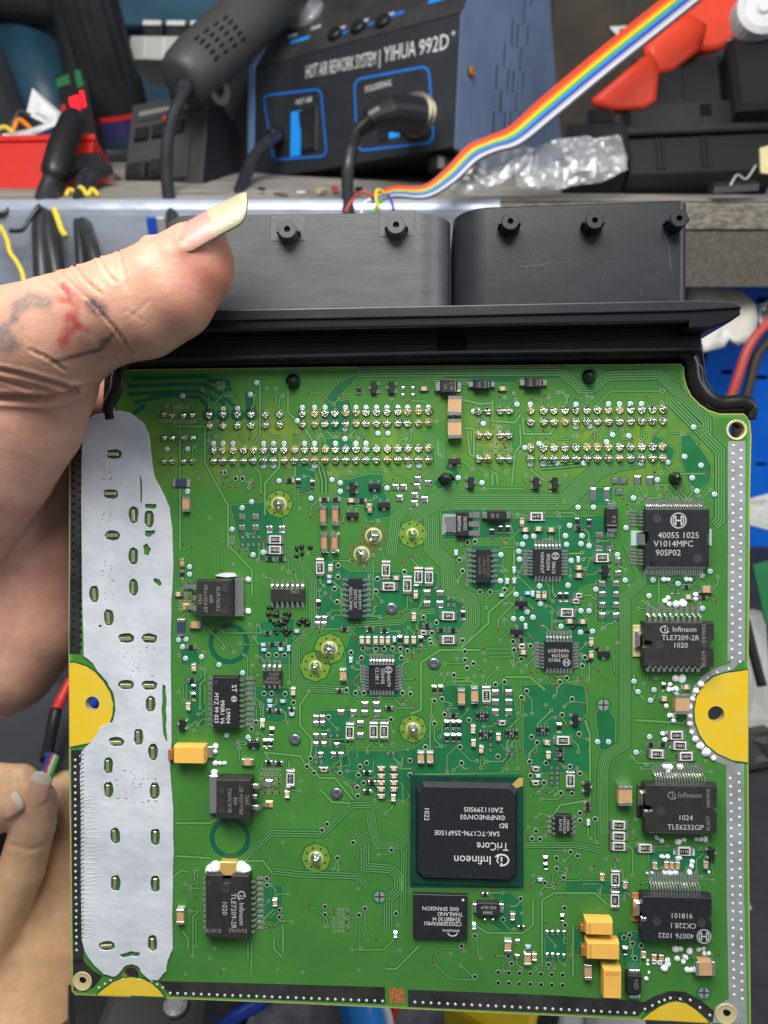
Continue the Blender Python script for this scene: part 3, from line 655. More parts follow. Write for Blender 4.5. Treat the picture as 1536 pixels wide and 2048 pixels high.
J = [(x, 827 - (x - 604) * .02) for x in xl] + [(x, 848.5 - (x - 604) * .01) for x in xl]
J += [(x, 900 - (x - 427) * .008) for x in xm] + [(x, 922 - (x - 427) * .006) for x in xm]
J += [(x, 821 - (x - 1061) * .009) for x in xr] + [(x, 844 - (x - 1061) * .008) for x in xr] + [(x, 895.5 - (x - 1061) * .009) for x in xr] + [(x, 918 - (x - 1061) * .006) for x in xr]
J += [(328, 829), (343.5, 830.7), (368, 830.7), (385, 829.4), (418, 829), (446, 828), (475, 828), (502, 828), (418, 851.5), (446, 851), (475, 851), (502, 850), (531, 828), (559, 828), (531, 849.5), (559, 849),
      (329, 875.5), (345, 876), (367.5, 875.5), (386, 875.5), (329, 922.6), (345, 922.6), (367.5, 922.6), (385, 922), (956.5, 822.5), (976, 822), (1001, 822), (1018, 821.6), (957, 870), (976.5, 870), (1000.5, 870), (1018, 870), (957, 918), (976.5, 918), (1000.5, 918), (1018.7, 918)]
for i, (x, y) in enumerate(J):
    q = random.random() < 0.2
    o_ = part('solder_joint', 'j2' if q else 'j1', fn_joint2 if q else fn_joint, x, y, random.uniform(0, 6), smooth=True, jitter=False)
    o_.rotation_euler = (random.uniform(-.10, .10), random.uniform(-.10, .10), random.uniform(0, 6))
    if x < 400: o_.scale = (.82, .82, .9)
    used(x, y, 19, 19); starts.append((x, y + 11)); starts.append((x, y - 11))
# test pads
def fn_test(b):
    b.disc(0, 0, .045, .88, 'gap', 16); b.lathe(0, 0, [(.70, .048), (.68, .10), (.4, .13), (0, .135)], 'test_pad', 14)
T = [(x, 815) for x in (604.5, 629, 650, 691, 712, 732, 753, 774, 796, 815, 837, 857)] + [(594.6, 842), (690, 858)] + [(x, 887) for x in (427, 446, 466, 527, 547, 568, 609, 629, 671, 712, 732)] + [(x, 932) for x in (527, 547, 629, 818, 838)]
T += [(446, 818), (475, 817), (1060.6, 809), (1152, 809), (1217, 808), (1239, 808), (1261, 808), (1283, 808), (1152, 854), (1179, 853), (1050, 895.5), (1078, 887.5), (1061, 928.5), (1087, 928.5), (1113.7, 927), (1168, 927), (1282, 927), (1335, 925), (1213, 884),
      (365, 791.6), (513, 765.6), (500.6, 789), (334, 898), (375, 898), (375, 982.5), (503, 1004), (484, 1016), (464, 1059), (506, 1110), (526, 1105), (558, 962), (664, 960), (690, 878), (680.5, 966), (680.5, 983), (622, 997), (774, 976.5), (916.6, 956), (964, 966), (1156, 1015), (1139, 1051.5), (947, 823), (1034, 809), (966.7, 847.6), (756, 867), (776, 867),
      (1387, 854.5), (1369, 913.5), (1402, 931), (1384.5, 956), (1394, 982.6), (1429, 989), (1315, 960), (1257.6, 872), (1225, 870), (1267, 996.5), (1187, 1015), (1252, 1056), (1164, 1072), (1178, 1092),
      (1051, 1074), (1067.5, 1073), (1131, 1072), (1133, 1089.5), (1162, 1088), (1045, 1089), (1037.5, 1103), (1039, 1119), (1002, 1110), (1001, 1162), (1142.5, 1121.5), (1079, 1172), (1136, 1171), (1081, 1208), (1054, 1224), (1066, 1235), (1027, 1238), (1044, 1238), (1032, 1189), (1162, 1222), (1178, 1222), (1191.5, 1179), (1122, 1253), (1161, 1265), (1185, 1263),
      (1235, 1110), (1298, 1192), (1250.5, 1161), (1356, 1167.5), (1420, 1143), (1404, 1151), (1306, 1160), (1268, 1363), (1276, 1384), (1308, 1380), (1301, 1401), (1405, 1217), (357, 1280), (372, 1279), (365, 1294), (371, 1317), (403, 1314), (438, 1330), (485, 1346), (379, 1134), (379, 1149), (453, 1471), (496, 1475), (1272, 1505), (1299, 1474), (1195, 1484), (1217, 1484)]
for x, y in T: part('test_pad', 'test', fn_test, x, y, jitter=False, smooth=True); block(x - 6, x + 6, y - 6, y + 6)
# big press-fit pins
def fn_big(r):
    def fn(b):
        b.disc(0, 0, .047, r * 1.35, 'brass', 20)
        b.lathe(0, 0, [(r * 1.12, .05), (r * 1.1, .3), (r * .95, .8), (r * .7, 1.3), (r * .4, 1.7), (r * .3, 2.0), (0, 2.05)], 'solder', 18)
    return fn
for x, y, r, oc in ((558, 1008, 11.5, 29), (747, 1071.5, 12.5, 0), (723.5, 1108, 12, 0), (825, 1067.6, 9, 29), (659, 1297.5, 12, 32), (630.5, 1332.6, 9.5, 32), (826, 1457.6, 10.5, 29), (632, 1716, 11, 31)):
    part('press_fit_pin', ('big', r), fn_big(r * U), x, y, smooth=True, jitter=False); used(x, y, 58 if oc else 34, 58 if oc else 34)
    cxx, cyy = bp(x, y)
    if oc:
        tr.disc(cxx, cyy, Zg + .002, (oc + 1.2) * U, 'gap', 8, (oc - 1.2) * U); tr.disc(cxx, cyy, Zg + .001, (oc - 1.2) * U, 'flux', 8)
    for k in range(8 if oc else 9):
        a = k * 2 * math.pi / (8 if oc else 9) + .3; rr = 21 * U if oc else 23 * U
        tr.disc(cxx + rr * math.cos(a), cyy + rr * math.sin(a), Zp, (2.6 if oc else 4.2) * U, 'via_brown', 9); tr.disc(cxx + rr * math.cos(a), cyy + rr * math.sin(a), Zp + .004, 1.7 * U, 'hole_dark', 8)
# domed rivets
def fn_rivet(b):
    b.disc(0, 0, .045, 1.65, 'bare', 20); b.lathe(0, 0, [(1.42, .05), (1.40, .25), (1.2, .42), (.5, .46), (.35, .38), (0, .36)], 'dark_rivet', 20)
mat('dark_rivet', (0.30, 0.31, 0.35), 0.32, 0.9)
for x, y in ((783, 1217), (868, 1327), (590, 1479), (673.5, 1586.6)): part('rivet', 'rivet', fn_rivet, x, y, smooth=True); used(x, y, 30, 30)
def fn_fid(b):
    b.disc(0, 0, .045, 1.85, 'bare', 22); b.disc(0, 0, .052, 1.35, 'test_grey', 20); b.box(-1.3, 1.3, -.17, .17, .05, .062, 'ic_grey'); b.box(-.17, .17, -1.3, 1.3, .05, .066, 'ic_grey')
mat('test_grey', (0.30, 0.36, 0.32), 0.4, 0.4)
for x, y in ((1207, 1410), (759, 1793.6), (1408, 1985.6)): part('fiducial_mark', 'fid', fn_fid, x, y); used(x, y, 32, 32)

# ---- packages ------------------------------------------------------------------
def gull(b, x, y, dx, dy, wd, reach, hb, m='tin', foot=.45):
    """gull-wing lead leaving the body edge at (x,y) towards (dx,dy)"""
    px_, py_ = -dy, dx
    prof = [(-.15, hb), (reach * .30, hb), (reach * (1 - foot) * .9, .16), (reach, .12)]; th = .13
    rings = []
    for u, z in prof:
        c = (x + dx * u, y + dy * u)
        rings.append([(c[0] - px_ * wd / 2, c[1] - py_ * wd / 2, z - th / 2), (c[0] + px_ * wd / 2, c[1] + py_ * wd / 2, z - th / 2), (c[0] + px_ * wd / 2, c[1] + py_ * wd / 2, z + th / 2), (c[0] - px_ * wd / 2, c[1] - py_ * wd / 2, z + th / 2)])
    b.loft(rings, m)
    u0, u1 = reach * .45, reach * 1.15
    xs = sorted((x + dx * u0 - px_ * wd * .6, x + dx * u1 + px_ * wd * .6)); ys = sorted((y + dy * u0 - py_ * wd * .6, y + dy * u1 + py_ * wd * .6))
    b.box(xs[0], xs[1], ys[0], ys[1], .046, .085, 'solder')
def package(name, x0, x1, y0, y1, H, m='ic', leads=(), cham=.25, standoff=.12, label=None, rim=None, notch=None, tilt=0):
    """x0..y1: photo rectangle of the top face. leads: (side, n, first px, last px, reach px, width px)"""
    ax, ay = bp(x0, y0, H); bx, by = bp(x1, y1, H)
    X0, X1, Y0, Y1 = min(ax, bx), max(ax, bx), min(ay, by), max(ay, by); cx, cy = (X0 + X1) / 2, (Y0 + Y1) / 2
    hw, hh = (X1 - X0) / 2, (Y1 - Y0) / 2
    b = MB(); c = cham; hm = standoff + (H - standoff) * .5
    if notch: outl = notch(hw, hh)
    else: outl = [(-hw, -hh), (hw, -hh), (hw, hh), (-hw, hh)]
    def ring(off, z):
        return [(x - math.copysign(min(off, abs(x)), x), y - math.copysign(min(off, abs(y)), y), z) for x, y in outl]
    b.loft([ring(c * .45, standoff), ring(-.0, hm - .03), ring(-.0, hm + .03), ring(c * .55, H - .08), ring(c * .55 + .09, H)], m)
    o = link(name, b.mesh(name), ecu, loc=(cx, cy, 0), rz=math.radians(tilt)); tag(o, label)
    lb = MB()
    for side, n, a, z_, reach, wd in leads:
        for k in range(n):
            t = a + (z_ - a) * (k / max(1, n - 1))
            if side in 'TB':
                X = bp(t, y0 if side == 'T' else y1, 0)[0] - cx; gull(lb, X, hh if side == 'T' else -hh, 0, 1 if side == 'T' else -1, wd * U, reach * U, hm)
                starts.append((t, (y0 - reach - 2) if side == 'T' else (y1 + reach + 2)))
            else:
                Y = bp(x0 if side == 'L' else x1, t, 0)[1] - cy; gull(lb, -hw if side == 'L' else hw, Y, -1 if side == 'L' else 1, 0, wd * U, reach * U, hm)
                starts.append(((x0 - reach - 2) if side == 'L' else (x1 + reach + 2), t))
    if leads: lb.build('leads', o, kind='stuff')
    block(x0 - 12, x1 + 12, y0 - 16, y1 + 12)
    o['_top'] = H; o['_c'] = (cx, cy)
    return o
def mark(o, s, px, py, cap, rz=0, m='print', align='CENTER', sx=1.0):
    H = o['_top']; cx, cy = o['_c']; x, y = bp(px, py, H)
    q = link('marking', text_mesh(s, cap * U, m, align), o, loc=(x - cx, y - cy, H + .012), rz=math.radians(rz)); q.scale = (sx, 1, 1); return q
def ringlogo(o, px, py, r, rz=0, m='print'):
    """circled armature emblem: ring with an H-like anchor"""
    H = o['_top']; cx, cy = o['_c']; x, y = bp(px, py, H); b = MB(); R_ = r * U
    b.disc(0, 0, 0, R_, m, 28, R_ * .86)
    t = R_ * .09
    for s in (-1, 1):
        a = [(s * (R_ * .22 + R_ * .42 * math.cos(q)), R_ * .62 * math.sin(q)) for q in np.linspace(-1.25, 1.25, 9)]
        b.strip(a, t * 1.6, 0, m); b.strip([(s * R_ * .33, -R_ * .58), (s * R_ * .33, R_ * .58)], t * 1.6, .001, m)
    b.strip([(-R_ * .33, 0), (R_ * .33, 0)], t * 2, .002, m)
    link('emblem', b.mesh('emblem'), o, loc=(x - cx, y - cy, H + .012), rz=math.radians(rz))
def swoosh(o, px, py, r, rz=0, m='print'):
    H = o['_top']; cx, cy = o['_c']; x, y = bp(px, py, H); b = MB(); R_ = r * U
    P = [(R_ * 1.15 * math.cos(a), R_ * .9 * math.sin(a)) for a in np.linspace(math.radians(75), math.radians(330), 18)]
    b.strip(P, R_ * .26, 0, m); b.strip([(0, -R_ * .5), (0, R_ * .25)], R_ * .24, .001, m); b.disc(0, R_ * .62, .001, R_ * .16, m, 8); b.strip([(R_ * .45, -R_ * .75), (R_ * .72, R_ * .1), (R_ * .5, R_ * .55)], R_ * .2, .001, m)
    link('emblem', b.mesh('emblem'), o, loc=(x - cx, y - cy, H + .012), rz=math.radians(rz))
def dimple(o, px, py, r, m='ic_edge'):
    H = o['_top']; cx, cy = o['_c']; x, y = bp(px, py, H); b = MB(); R_ = r * U
    b.lathe(0, 0, [(R_ * 1.06, 0.0), (R_, .025), (R_ * .86, .004), (0, .003)], m, 18); link('mould_mark', b.mesh('mould_mark', True), o, loc=(x - cx, y - cy, H + .004))
def metal_tab(o, x0, x1, y0, y1, z0, z1, name='heat_tab', m='tin', c=.12):
    ax, ay = bp(x0, y0, z1); bx, by = bp(x1, y1, z1); cx, cy = o['_c']; b = MB()
    b.bbox(min(ax, bx) - cx, max(ax, bx) - cx, min(ay, by) - cy, max(ay, by) - cy, z0, z1, m, c); return b.build(name, o)
def notch_lr(wl, dl, hl, wr=0, dr=0):
    def f(hw, hh):
        P = [(-hw, -hh), (hw, -hh)]
        if wr: P += [(hw, -wr), (hw - dr, -wr * .7), (hw - dr, wr * .7), (hw, wr)]
        P += [(hw, hh), (-hw, hh)]
        if wl: P += [(-hw, hl + wl), (-hw + dl, hl + wl * .7), (-hw + dl, hl - wl * .7), (-hw, hl - wl)]
        return P
    return f
# 1  circled-emblem driver
c = package('driver_chip', 1290, 1420, 1018, 1134, 2.6, 'ic', [('T', 26, 1290, 1404, 17, 2.6), ('B', 26, 1290, 1404, 15, 2.6), ('L', 5, 1023, 1050, 22, 3.2), ('L', 5, 1100, 1127, 22, 3.2), ('R', 5, 1023, 1050, 6, 2.8), ('R', 5, 1100, 1127, 6, 2.8)], .3, notch=notch_lr(1.9, .9, 0, 1.5, .5), label='square chip with circled emblem beside the right edge')
ringlogo(c, 1357, 1041, 15.5); mark(c, '40055 1025', 1357, 1071, 11.5); mark(c, 'V1014MPC', 1347, 1088, 11.5); mark(c, '90SP02', 1336.5, 1106, 11.5); dimple(c, 1314, 1037, 8); dimple(c, 1395, 1117, 8); dimple(c, 1303, 1126, 3, 'hole_dark')
metal_tab(c, 1262, 1290, 1062, 1092, .05, .3, m='test_pad'); q = metal_tab(c, 1274, 1294, 1064, 1093, .3, 1.3, 'solder_blob', 'solder', .5); metal_tab(c, 1418, 1424, 1058, 1092, .05, .3, m='test_pad')
# 2
c = package('bridge_driver_chip', 1286, 1430, 1243, 1336, 3.3, 'ic_grey', [('T', 10, 1295, 1396, 24, 5.2), ('B', 10, 1295, 1396, 12, 5.2)], .5, notch=notch_lr(1.3, 1.9, .2, 1.5, .9), label='grey chip marked TLE7209-2R above the right yellow pad')
swoosh(c, 1330, 1259, 7.5); mark(c, 'Infineon', 1369, 1259, 10); mark(c, 'TLE7209-2R', 1361, 1276, 10); mark(c, '1020', 1361, 1291, 10); mark(c, '04/W01', 1408, 1266, 8, 90, 'print_faint'); mark(c, 'RU019', 1408, 1318, 8, 90, 'print_faint'); dimple(c, 1319, 1290, 8); dimple(c, 1409, 1288, 7); dimple(c, 1302, 1327, 5)
metal_tab(c, 1266, 1290, 1250, 1314, .05, .5, m='brass'); metal_tab(c, 1272, 1286, 1264, 1298, .5, 2.2, 'solder_blob', 'solder', .7); metal_tab(c, 1286, 1300, 1290, 1298, 2.2, 3.0, 'solder_blob', 'solder', .3)
# 3
c = package('switch_chip', 1289, 1436, 1568, 1670, 3.3, 'ic_grey', [('T', 18, 1308, 1404, 28, 3.0), ('B', 18, 1308, 1404, 8, 3.0)], .5, notch=notch_lr(1.3, 1.6, 0, 1.1, .9), label='grey chip marked TLE6232GP below the right yellow pad')
swoosh(c, 1345, 1591, 7.5, 0, 'print_faint'); mark(c, 'Infineon', 1380, 1591, 10, 0, 'print_faint'); mark(c, '1024', 1371, 1636, 10); mark(c, 'TLE6232GP', 1371, 1655, 10); mark(c, '04KW05', 1417, 1596, 7, 90, 'print_faint'); mark(c, 'RU077', 1417, 1647, 7, 90, 'print_faint'); dimple(c, 1322, 1621, 8)
metal_tab(c, 1274, 1292, 1570, 1634, .05, .5, m='dark_strip'); metal_tab(c, 1278, 1290, 1582, 1614, .5, 2.0, 'solder_blob', 'solder', .6); metal_tab(c, 1288, 1306, 1620, 1636, 2.0, 3.0, 'solder_blob', 'solder', .3)
# 4
c = package('output_driver_chip', 1282, 1426, 1790, 1886, 3.3, 'ic', [('T', 18, 1299, 1394, 30, 3.0)], .6, notch=notch_lr(1.3, 1.0, 0, 1.1, .8), label='black chip with upside-down markings in the lower right corner')
ringlogo(c, 1408, 1873, 14, 180); mark(c, '40076 1022', 1352, 1871, 10, 180); mark(c, 'CK228.1', 1366, 1851, 10, 180); mark(c, '918101', 1363, 1831, 10, 180); dimple(c, 1314, 1843, 8); dimple(c, 1403, 1846, 8)
metal_tab(c, 1264, 1286, 1786, 1844, .05, .5, m='copper'); metal_tab(c, 1268, 1284, 1802, 1836, .5, 2.0, 'solder_blob', 'solder', .6); metal_tab(c, 1282, 1298, 1834, 1856, 2.0, 3.0, 'solder_blob', 'solder', .3)
# 5, 6  power transistors
def mosfet(x0, x1, y0, y1, side, rot, lines, label):
    c = package('power_transistor', x0, x1, y0, y1, 4.3, 'ic_grey', [], .55, label=label)
    for s, px, py in lines: mark(c, s, px, py, 7.5, rot, 'print_faint')
    cx, cy = c['_c']; hw = abs(bp(x1, y0, 4.3)[0] - bp(x0, y0, 4.3)[0]) / 2; d = side
    b = MB(); sx = lambda a, e: sorted((d * a, d * e))
    a, e = sx(hw, hw + 2.3); b.bbox(a, e, -4.7, 4.7, .3, 1.5, 'tin', .2); b.build('heat_tab', c)
    for y in (-2.6, 2.6):
        lb = MB(); a, e = sx(-hw - 1.2, -hw + .2); lb.bbox(a, e, y - .55, y + .55, 2.0, 2.55, 'tin', .1)
        P = [(-d * (hw + 1.1), y, 2.3), (-d * (hw + 1.7), y, 1.9), (-d * (hw + 2.2), y, .6), (-d * (hw + 3.6), y, .3)]
        for (xa, ya, za), (xb, yb, zb) in zip(P, P[1:]):
            lb.loft([[(xa, y - .5, za - .25), (xa, y + .5, za - .25), (xa, y + .5, za + .25), (xa, y - .5, za + .25)], [(xb, y - .5, zb - .25), (xb, y + .5, zb - .25), (xb, y + .5, zb + .25), (xb, y - .5, zb + .25)]], 'tin')
        a, e = sx(-hw - 4.4, -hw - 2.6); lb.bbox(a, e, y - .9, y + .9, .05, .5, 'solder' if y > 0 else 'gold', .3); lb.build('lead', c)
    lb = MB(); a, e = sx(-hw - .9, -hw + .2); lb.bbox(a, e, -.5, .5, 2.0, 2.55, 'tin', .1); lb.build('lead', c)
    return c
c = mosfet(390, 462, 1159, 1236, 1, -90, [('BUK765R2', 436, 1198), ('40B', 422, 1198), ('PEm1024 B7', 411, 1197), ('2992', 399, 1198)], 'power transistor above the upper green ring, tab to the right'); dimple(c, 450, 1177, 6); dimple(c, 450, 1220, 6)
c = mosfet(430, 503, 1557, 1641, -1, 90, [('BUK765R2', 460, 1601), ('40B', 471, 1602), ('PEm1024 B7', 483, 1601), ('2992', 495, 1600)], 'power transistor beside the white pad, leads to the right'); dimple(c, 443, 1582, 6); dimple(c, 443, 1621, 6)
# 7
c = package('bridge_driver_chip', 409, 500, 1748, 1879, 3.3, 'ic_grey', [('L', 10, 1756, 1855, 9, 5), ('R', 10, 1756, 1855, 20, 5)], .5, notch=lambda w_, h_: [(-w_, -h_), (w_, -h_), (w_, h_), (1.4, h_), (1.1, h_ - 1.9), (-1.3, h_ - 1.9), (-1.6, h_), (-w_, h_)], label='grey chip with white silicone on its tab in the lower left')
swoosh(c, 483, 1792, 8, -90, 'print'); mark(c, 'Infineon', 483, 1828, 10, -90); mark(c, 'TLE7209-2R', 467, 1822, 10, -90); mark(c, '1020', 449, 1816, 10, -90); mark(c, 'RU018', 427, 1862, 8, 0, 'print_faint'); mark(c, '04/W95', 476, 1862, 8, 0, 'print_faint'); dimple(c, 451, 1778, 8); dimple(c, 418, 1765, 5)
metal_tab(c, 440, 472, 1724, 1752, .1, 2.1, m='gold')
sb = MB(); cx, cy = c['_c']
for px_, py_ in ((430, 1738), (480, 1738), (422, 1744), (488, 1744)):
    x, y = bp(px_, py_, 1); sb.lathe(x - cx, y - cy, [(1.7, .05), (1.6, .9), (1.2, 1.6), (.5, 1.95), (0, 2)], 'silicone', 14)
sb.build('silicone_blob', c, smooth=True)
# 8  20-pin
c = package('gate_driver_chip', 424, 477, 1353, 1458, 2.5, 'ic', [('L', 10, 1357, 1449, 11, 5), ('R', 10, 1357, 1449, 24, 5)], .35, label='tall black chip between the white pad and the green ring')
mark(c, 'L9904', 456, 1432, 8.5, -90, 'print_white'); mark(c, '990R1 V6', 444.5, 1424, 8.5, -90, 'print_white'); mark(c, 'MYZ 99 023', 432.5, 1416, 8.5, -90, 'print_white'); mark(c, 'ST', 468, 1377, 10, -90, 'print_white'); ringlogo(c, 468, 1398, 6, -90, 'print_white'); dimple(c, 432, 1364, 4)
# 9..
c = package('amplifier_chip', 525, 563, 1340, 1371, 1.6, 'ic_grey', [('T', 4, 529, 560, 16, 4.6), ('B', 4, 529, 560, 8, 4.6)], .25); mark(c, 'LM2904D', 544, 1364, 6, 180, 'print_faint'); mark(c, 'K095T', 544, 1356, 6, 180, 'print_faint'); mark(c, 'A3TX', 548, 1348, 6, 180, 'print_faint')
c = package('comparator_chip', 541, 609, 1177, 1205, 1.6, 'ic_grey', [('T', 7, 545, 606, 15, 4.6), ('B', 7, 545, 606, 11, 4.6)], .25, label='worn chip with burnt flux beneath it'); mark(c, '7E01', 590, 1184, 7, 0, 'print_faint')
c = package('logic_chip', 696, 725, 1156, 1239, 1.6, 'ic', [('L', 8, 1159, 1231, 12, 4.4), ('R', 8, 1159, 1231, 15, 4.4)], .25); mark(c, '74HCT157D', 702, 1197, 6.2, 90); mark(c, 'L0C1L002', 711, 1197, 6.2, 90); mark(c, 'UnG1021E', 720, 1199, 6.2, 90)
c = package('logic_chip', 952, 983, 1098, 1167, 1.6, 'ic', [('L', 7, 1101, 1162, 16, 4.4), ('R', 7, 1101, 1162, 12, 4.4)], .25); mark(c, '74AHCT32D', 976, 1131, 5.8, -90, 'steel_dirty'); mark(c, 'L3EBL303', 968, 1131, 5.8, -90, 'steel_dirty'); mark(c, 'Un61020B', 959, 1130, 5.8, -90, 'steel_dirty')
def qfp(x0, x1, y0, y1, rot, lines, lg, label, rt=15, rl=14):
    c = package('sensor_chip', x0, x1, y0, y1, 1.5, 'ic', [('T', 8, x0 + 5, x1 - 5, rt, 4), ('B', 8, x0 + 5, x1 - 5, 10, 4), ('L', 8, y0 + 5, y1 - 5, rl, 4), ('R', 8, y0 + 5, y1 - 5, 12, 4)], .2, label=label)
    for s, px, py in lines: mark(c, s, px, py, 7, rot, 'print')
    ringlogo(c, lg[0], lg[1], 7.5, rot); return c
c = qfp(737, 791, 1328, 1382, -90, [('40079', 777, 1361), ('1024/05', 765, 1352), ('CL181.1', 754, 1352)], (777, 1340), 'square chip below the row of tan capacitors'); dimple(c, 743, 1333, 3, 'hole_dark')
c = qfp(1066, 1124, 1097, 1153, -90, [('30615', 1107, 1135), ('0952/04', 1096, 1124), ('V6941EV7', 1084, 1125)], (1111, 1112), 'upper of two alike square chips right of centre', 15, 17)
c = qfp(1089, 1146, 1282, 1338, 180, [('30615', 1109, 1320), ('0952/04', 1120, 1311), ('V6941EV7', 1117, 1301)], (1133, 1325), 'lower of two alike square chips right of centre', 16, 17)
# 16  main processor
ax, ay = bp(820, 1551, 1.0); bx, by = bp(1046, 1773, 1.0); b = MB(); cx, cy = (ax + bx) / 2, (ay + by) / 2
mcu_h = 2.3; hw, hh = (bx - ax) / 2, (ay - by) / 2
b.box(-hw, hw, -hh, hh, .35, 1.0, 'bga_green', .02)
mat('bga_green', (0.004, 0.05, 0.032), 0.35, noise=(200, .2, 3, None, one))
def octr(w_, h_, c_, z): return [(-w_ + c_, -h_, z), (w_ - c_, -h_, z), (w_, -h_ + c_, z), (w_, h_ - c_, z), (w_ - c_, h_, z), (-w_ + c_, h_, z), (-w_, h_ - c_, z), (-w_, -h_ + c_, z)]
b.loft([octr(hw - 1.35, hh - 1.35, 1.6, 1.0), octr(hw - 2.1, hh - 2.3, 1.4, mcu_h)], 'ic')
o = link('microcontroller', b.mesh('microcontroller'), ecu, loc=(cx, cy, 0)); tag(o, 'largest square black chip on a dark green carrier with a gold corner')
o['_top'] = mcu_h; o['_c'] = (cx, cy); block(812, 1052, 1545, 1780)
tb = MB(); tb.poly([(hw - .05, hh - .05), (hw - 1.0, hh - .05), (hw - 3.0, hh - 2.0), (hw - 2.2, hh - 2.8), (hw - .05, hh - 2.0)], 1.01, 'gold'); tb.build('corner_marker', o)
mark(o, 'ZA011299S05', 967, 1619, 9.5, 180, 'print_white'); mark(o, '©INFINEON\'03', 965, 1634, 9.5, 180, 'print_white'); mark(o, 'BD', 1007, 1651, 9.5, 180, 'print_white'); mark(o, 'SAK-TC1796-256F150E', 934, 1666, 9.5, 180, 'print_white', sx=.98)
mark(o, 'TriCore', 985, 1692, 16, 180, 'print_white', sx=.82); mark(o, 'Infineon', 945, 1719, 17, 180, 'print_white', sx=.95); swoosh(o, 1003, 1720, 12, 180, 'print_white'); mark(o, '1022', 853, 1628, 9.5, -90, 'print_white'); dimple(o, 1009, 1597, 9, 'ic'); dimple(o, 855, 1742, 9, 'ic')
# 17  memory
c = package('memory_chip', 826, 935, 1788, 1880, 1.3, 'ic', [], .1, label='square black memory chip under the largest chip')
mark(c, '©05 SPANSION', 881, 1817, 8, 180, 'print_white', sx=.95); mark(c, 'THAILAND', 900, 1828, 8, 180, 'print_white', sx=.9); mark(c, '024BB130 H', 893, 1838, 8, 180, 'print_white', sx=.95); mark(c, 'CD032J0RFAM01', 885, 1847, 8, 180, 'print_white', sx=.92); mark(c, 'SPANSION', 902, 1861, 5, 180, 'print_white'); dimple(c, 926, 1800, 2.5, 'print_white')
cc = MB(); P = [(9 * U * math.cos(a), 6 * U * math.sin(a)) for a in np.linspace(0, math.pi, 12)]; cc.strip(P, 2 * U, 0, 'print_white'); x, y = bp(905, 1866, 1.3); link('emblem', cc.mesh('emblem'), c, loc=(x - c['_c'][0], y - c['_c'][1], 1.315), rz=math.pi)
# 18 crystal
c = package('crystal', 953, 999, 1805, 1834, 1.8, 'ic_grey', [], .3); mark(c, 'K55 021F', 977, 1815, 5.5, 180); mark(c, '20000', 976, 1825, 5.5, 180); metal_tab(c, 946, 954, 1808, 1826, .05, .8); metal_tab(c, 999, 1007, 1808, 1826, .05, .8)
bd = MB(); cx, cy = c['_c']
for q in (969, 985):
    x, y = bp(q, 1838); bd.lathe(x - cx, y - cy, [(.55, .05), (.5, .4), (.3, .65), (0, .72)], 'solder', 10)
bd.build('solder_blob', c, smooth=True)
# 19
c = package('transceiver_chip', 1111, 1144, 1630, 1670, 1.6, 'ic', [('L', 4, 1634, 1664, 13, 4.4), ('R', 4, 1634, 1664, 10, 4.4)], .25); mark(c, '10042A', 1136, 1650, 5.5, -90); mark(c, '34A0162A', 1129, 1650, 5.5, -90); mark(c, 'ELMOS', 1121, 1650, 5.5, -90)
# 20
c = package('small_power_transistor', 912, 938, 1023, 1073, 1.7, 'ic', [('R', 3, 1030, 1066, 20, 10)], .3); mark(c, 'S61022', 930, 1047, 6.5, -90); mark(c, 'BSP75N', 918, 1047, 6.5, -90); metal_tab(c, 884, 914, 1028, 1069, .05, .12, 'solder_land', 'test_grey', .01); metal_tab(c, 890, 914, 1033, 1064, .12, .9)
# 21..
def diode(x0, x1, y0, y1, H, lines, rot, term='h', band='R', cap=6.5):
    c = package('diode', x0, x1, y0, y1, H, 'ic', [], .3)
    for s, px, py in lines: mark(c, s, px, py, cap, rot, 'print_faint')
    if term == 'h': metal_tab(c, x0 - 11, x0, y0 + 4, y1 - 4, .05, H * .55); metal_tab(c, x1, x1 + 9, y0 + 4, y1 - 4, .05, H * .55)
    else: metal_tab(c, x0 + 4, x1 - 4, y0 - 10, y0, .05, H * .55); metal_tab(c, x0 + 4, x1 - 4, y1, y1 + 8, .05, H * .55)
    cx, cy = c['_c']; bb = MB()
    if band == 'R': xa, _ = bp(x1 - 4.5, y0, H); bb.box(xa - cx, xa - cx + .22, bp(x1, y1 - 3, H)[1] - cy, bp(x1, y0 + 3, H)[1] - cy, H, H + .012, 'print_faint'); bb.build('cathode_band', c)
    elif band == 'B': _, ya = bp(x0, y1 - 4.5, H); bb.box(bp(x0 + 3, y1, H)[0] - cx, bp(x1 - 3, y1, H)[0] - cx, ya - cy, ya - cy + .22, H, H + .012, 'print_faint'); bb.build('cathode_band', c)
    return c
diode(881, 914, 759, 786, 2.2, [('LVP', 902, 773), ('U6', 891, 773)], -90); diode(947, 981, 759, 778, 2.0, [('BVG', 970, 769), ('V05', 958, 769)], -90, cap=5.5); diode(1050, 1085, 755, 775, 2.0, [('20K', 1075, 765), ('DA8', 1061, 765)], -90, cap=5.5)
diode(975, 1012, 1021, 1041, 2.0, [('46', 995, 1031), ('88', 985, 1031)], -90, band='L', cap=6); diode(1211, 1237, 1016, 1056, 2.0, [('46', 1228, 1034), ('66', 1228, 1043)], 0, 'v', 'B', 5.5); diode(1254, 1284, 1950, 1990, 2.6, [('V2D', 1272, 1968)], -90, 'v', 'T', 8)
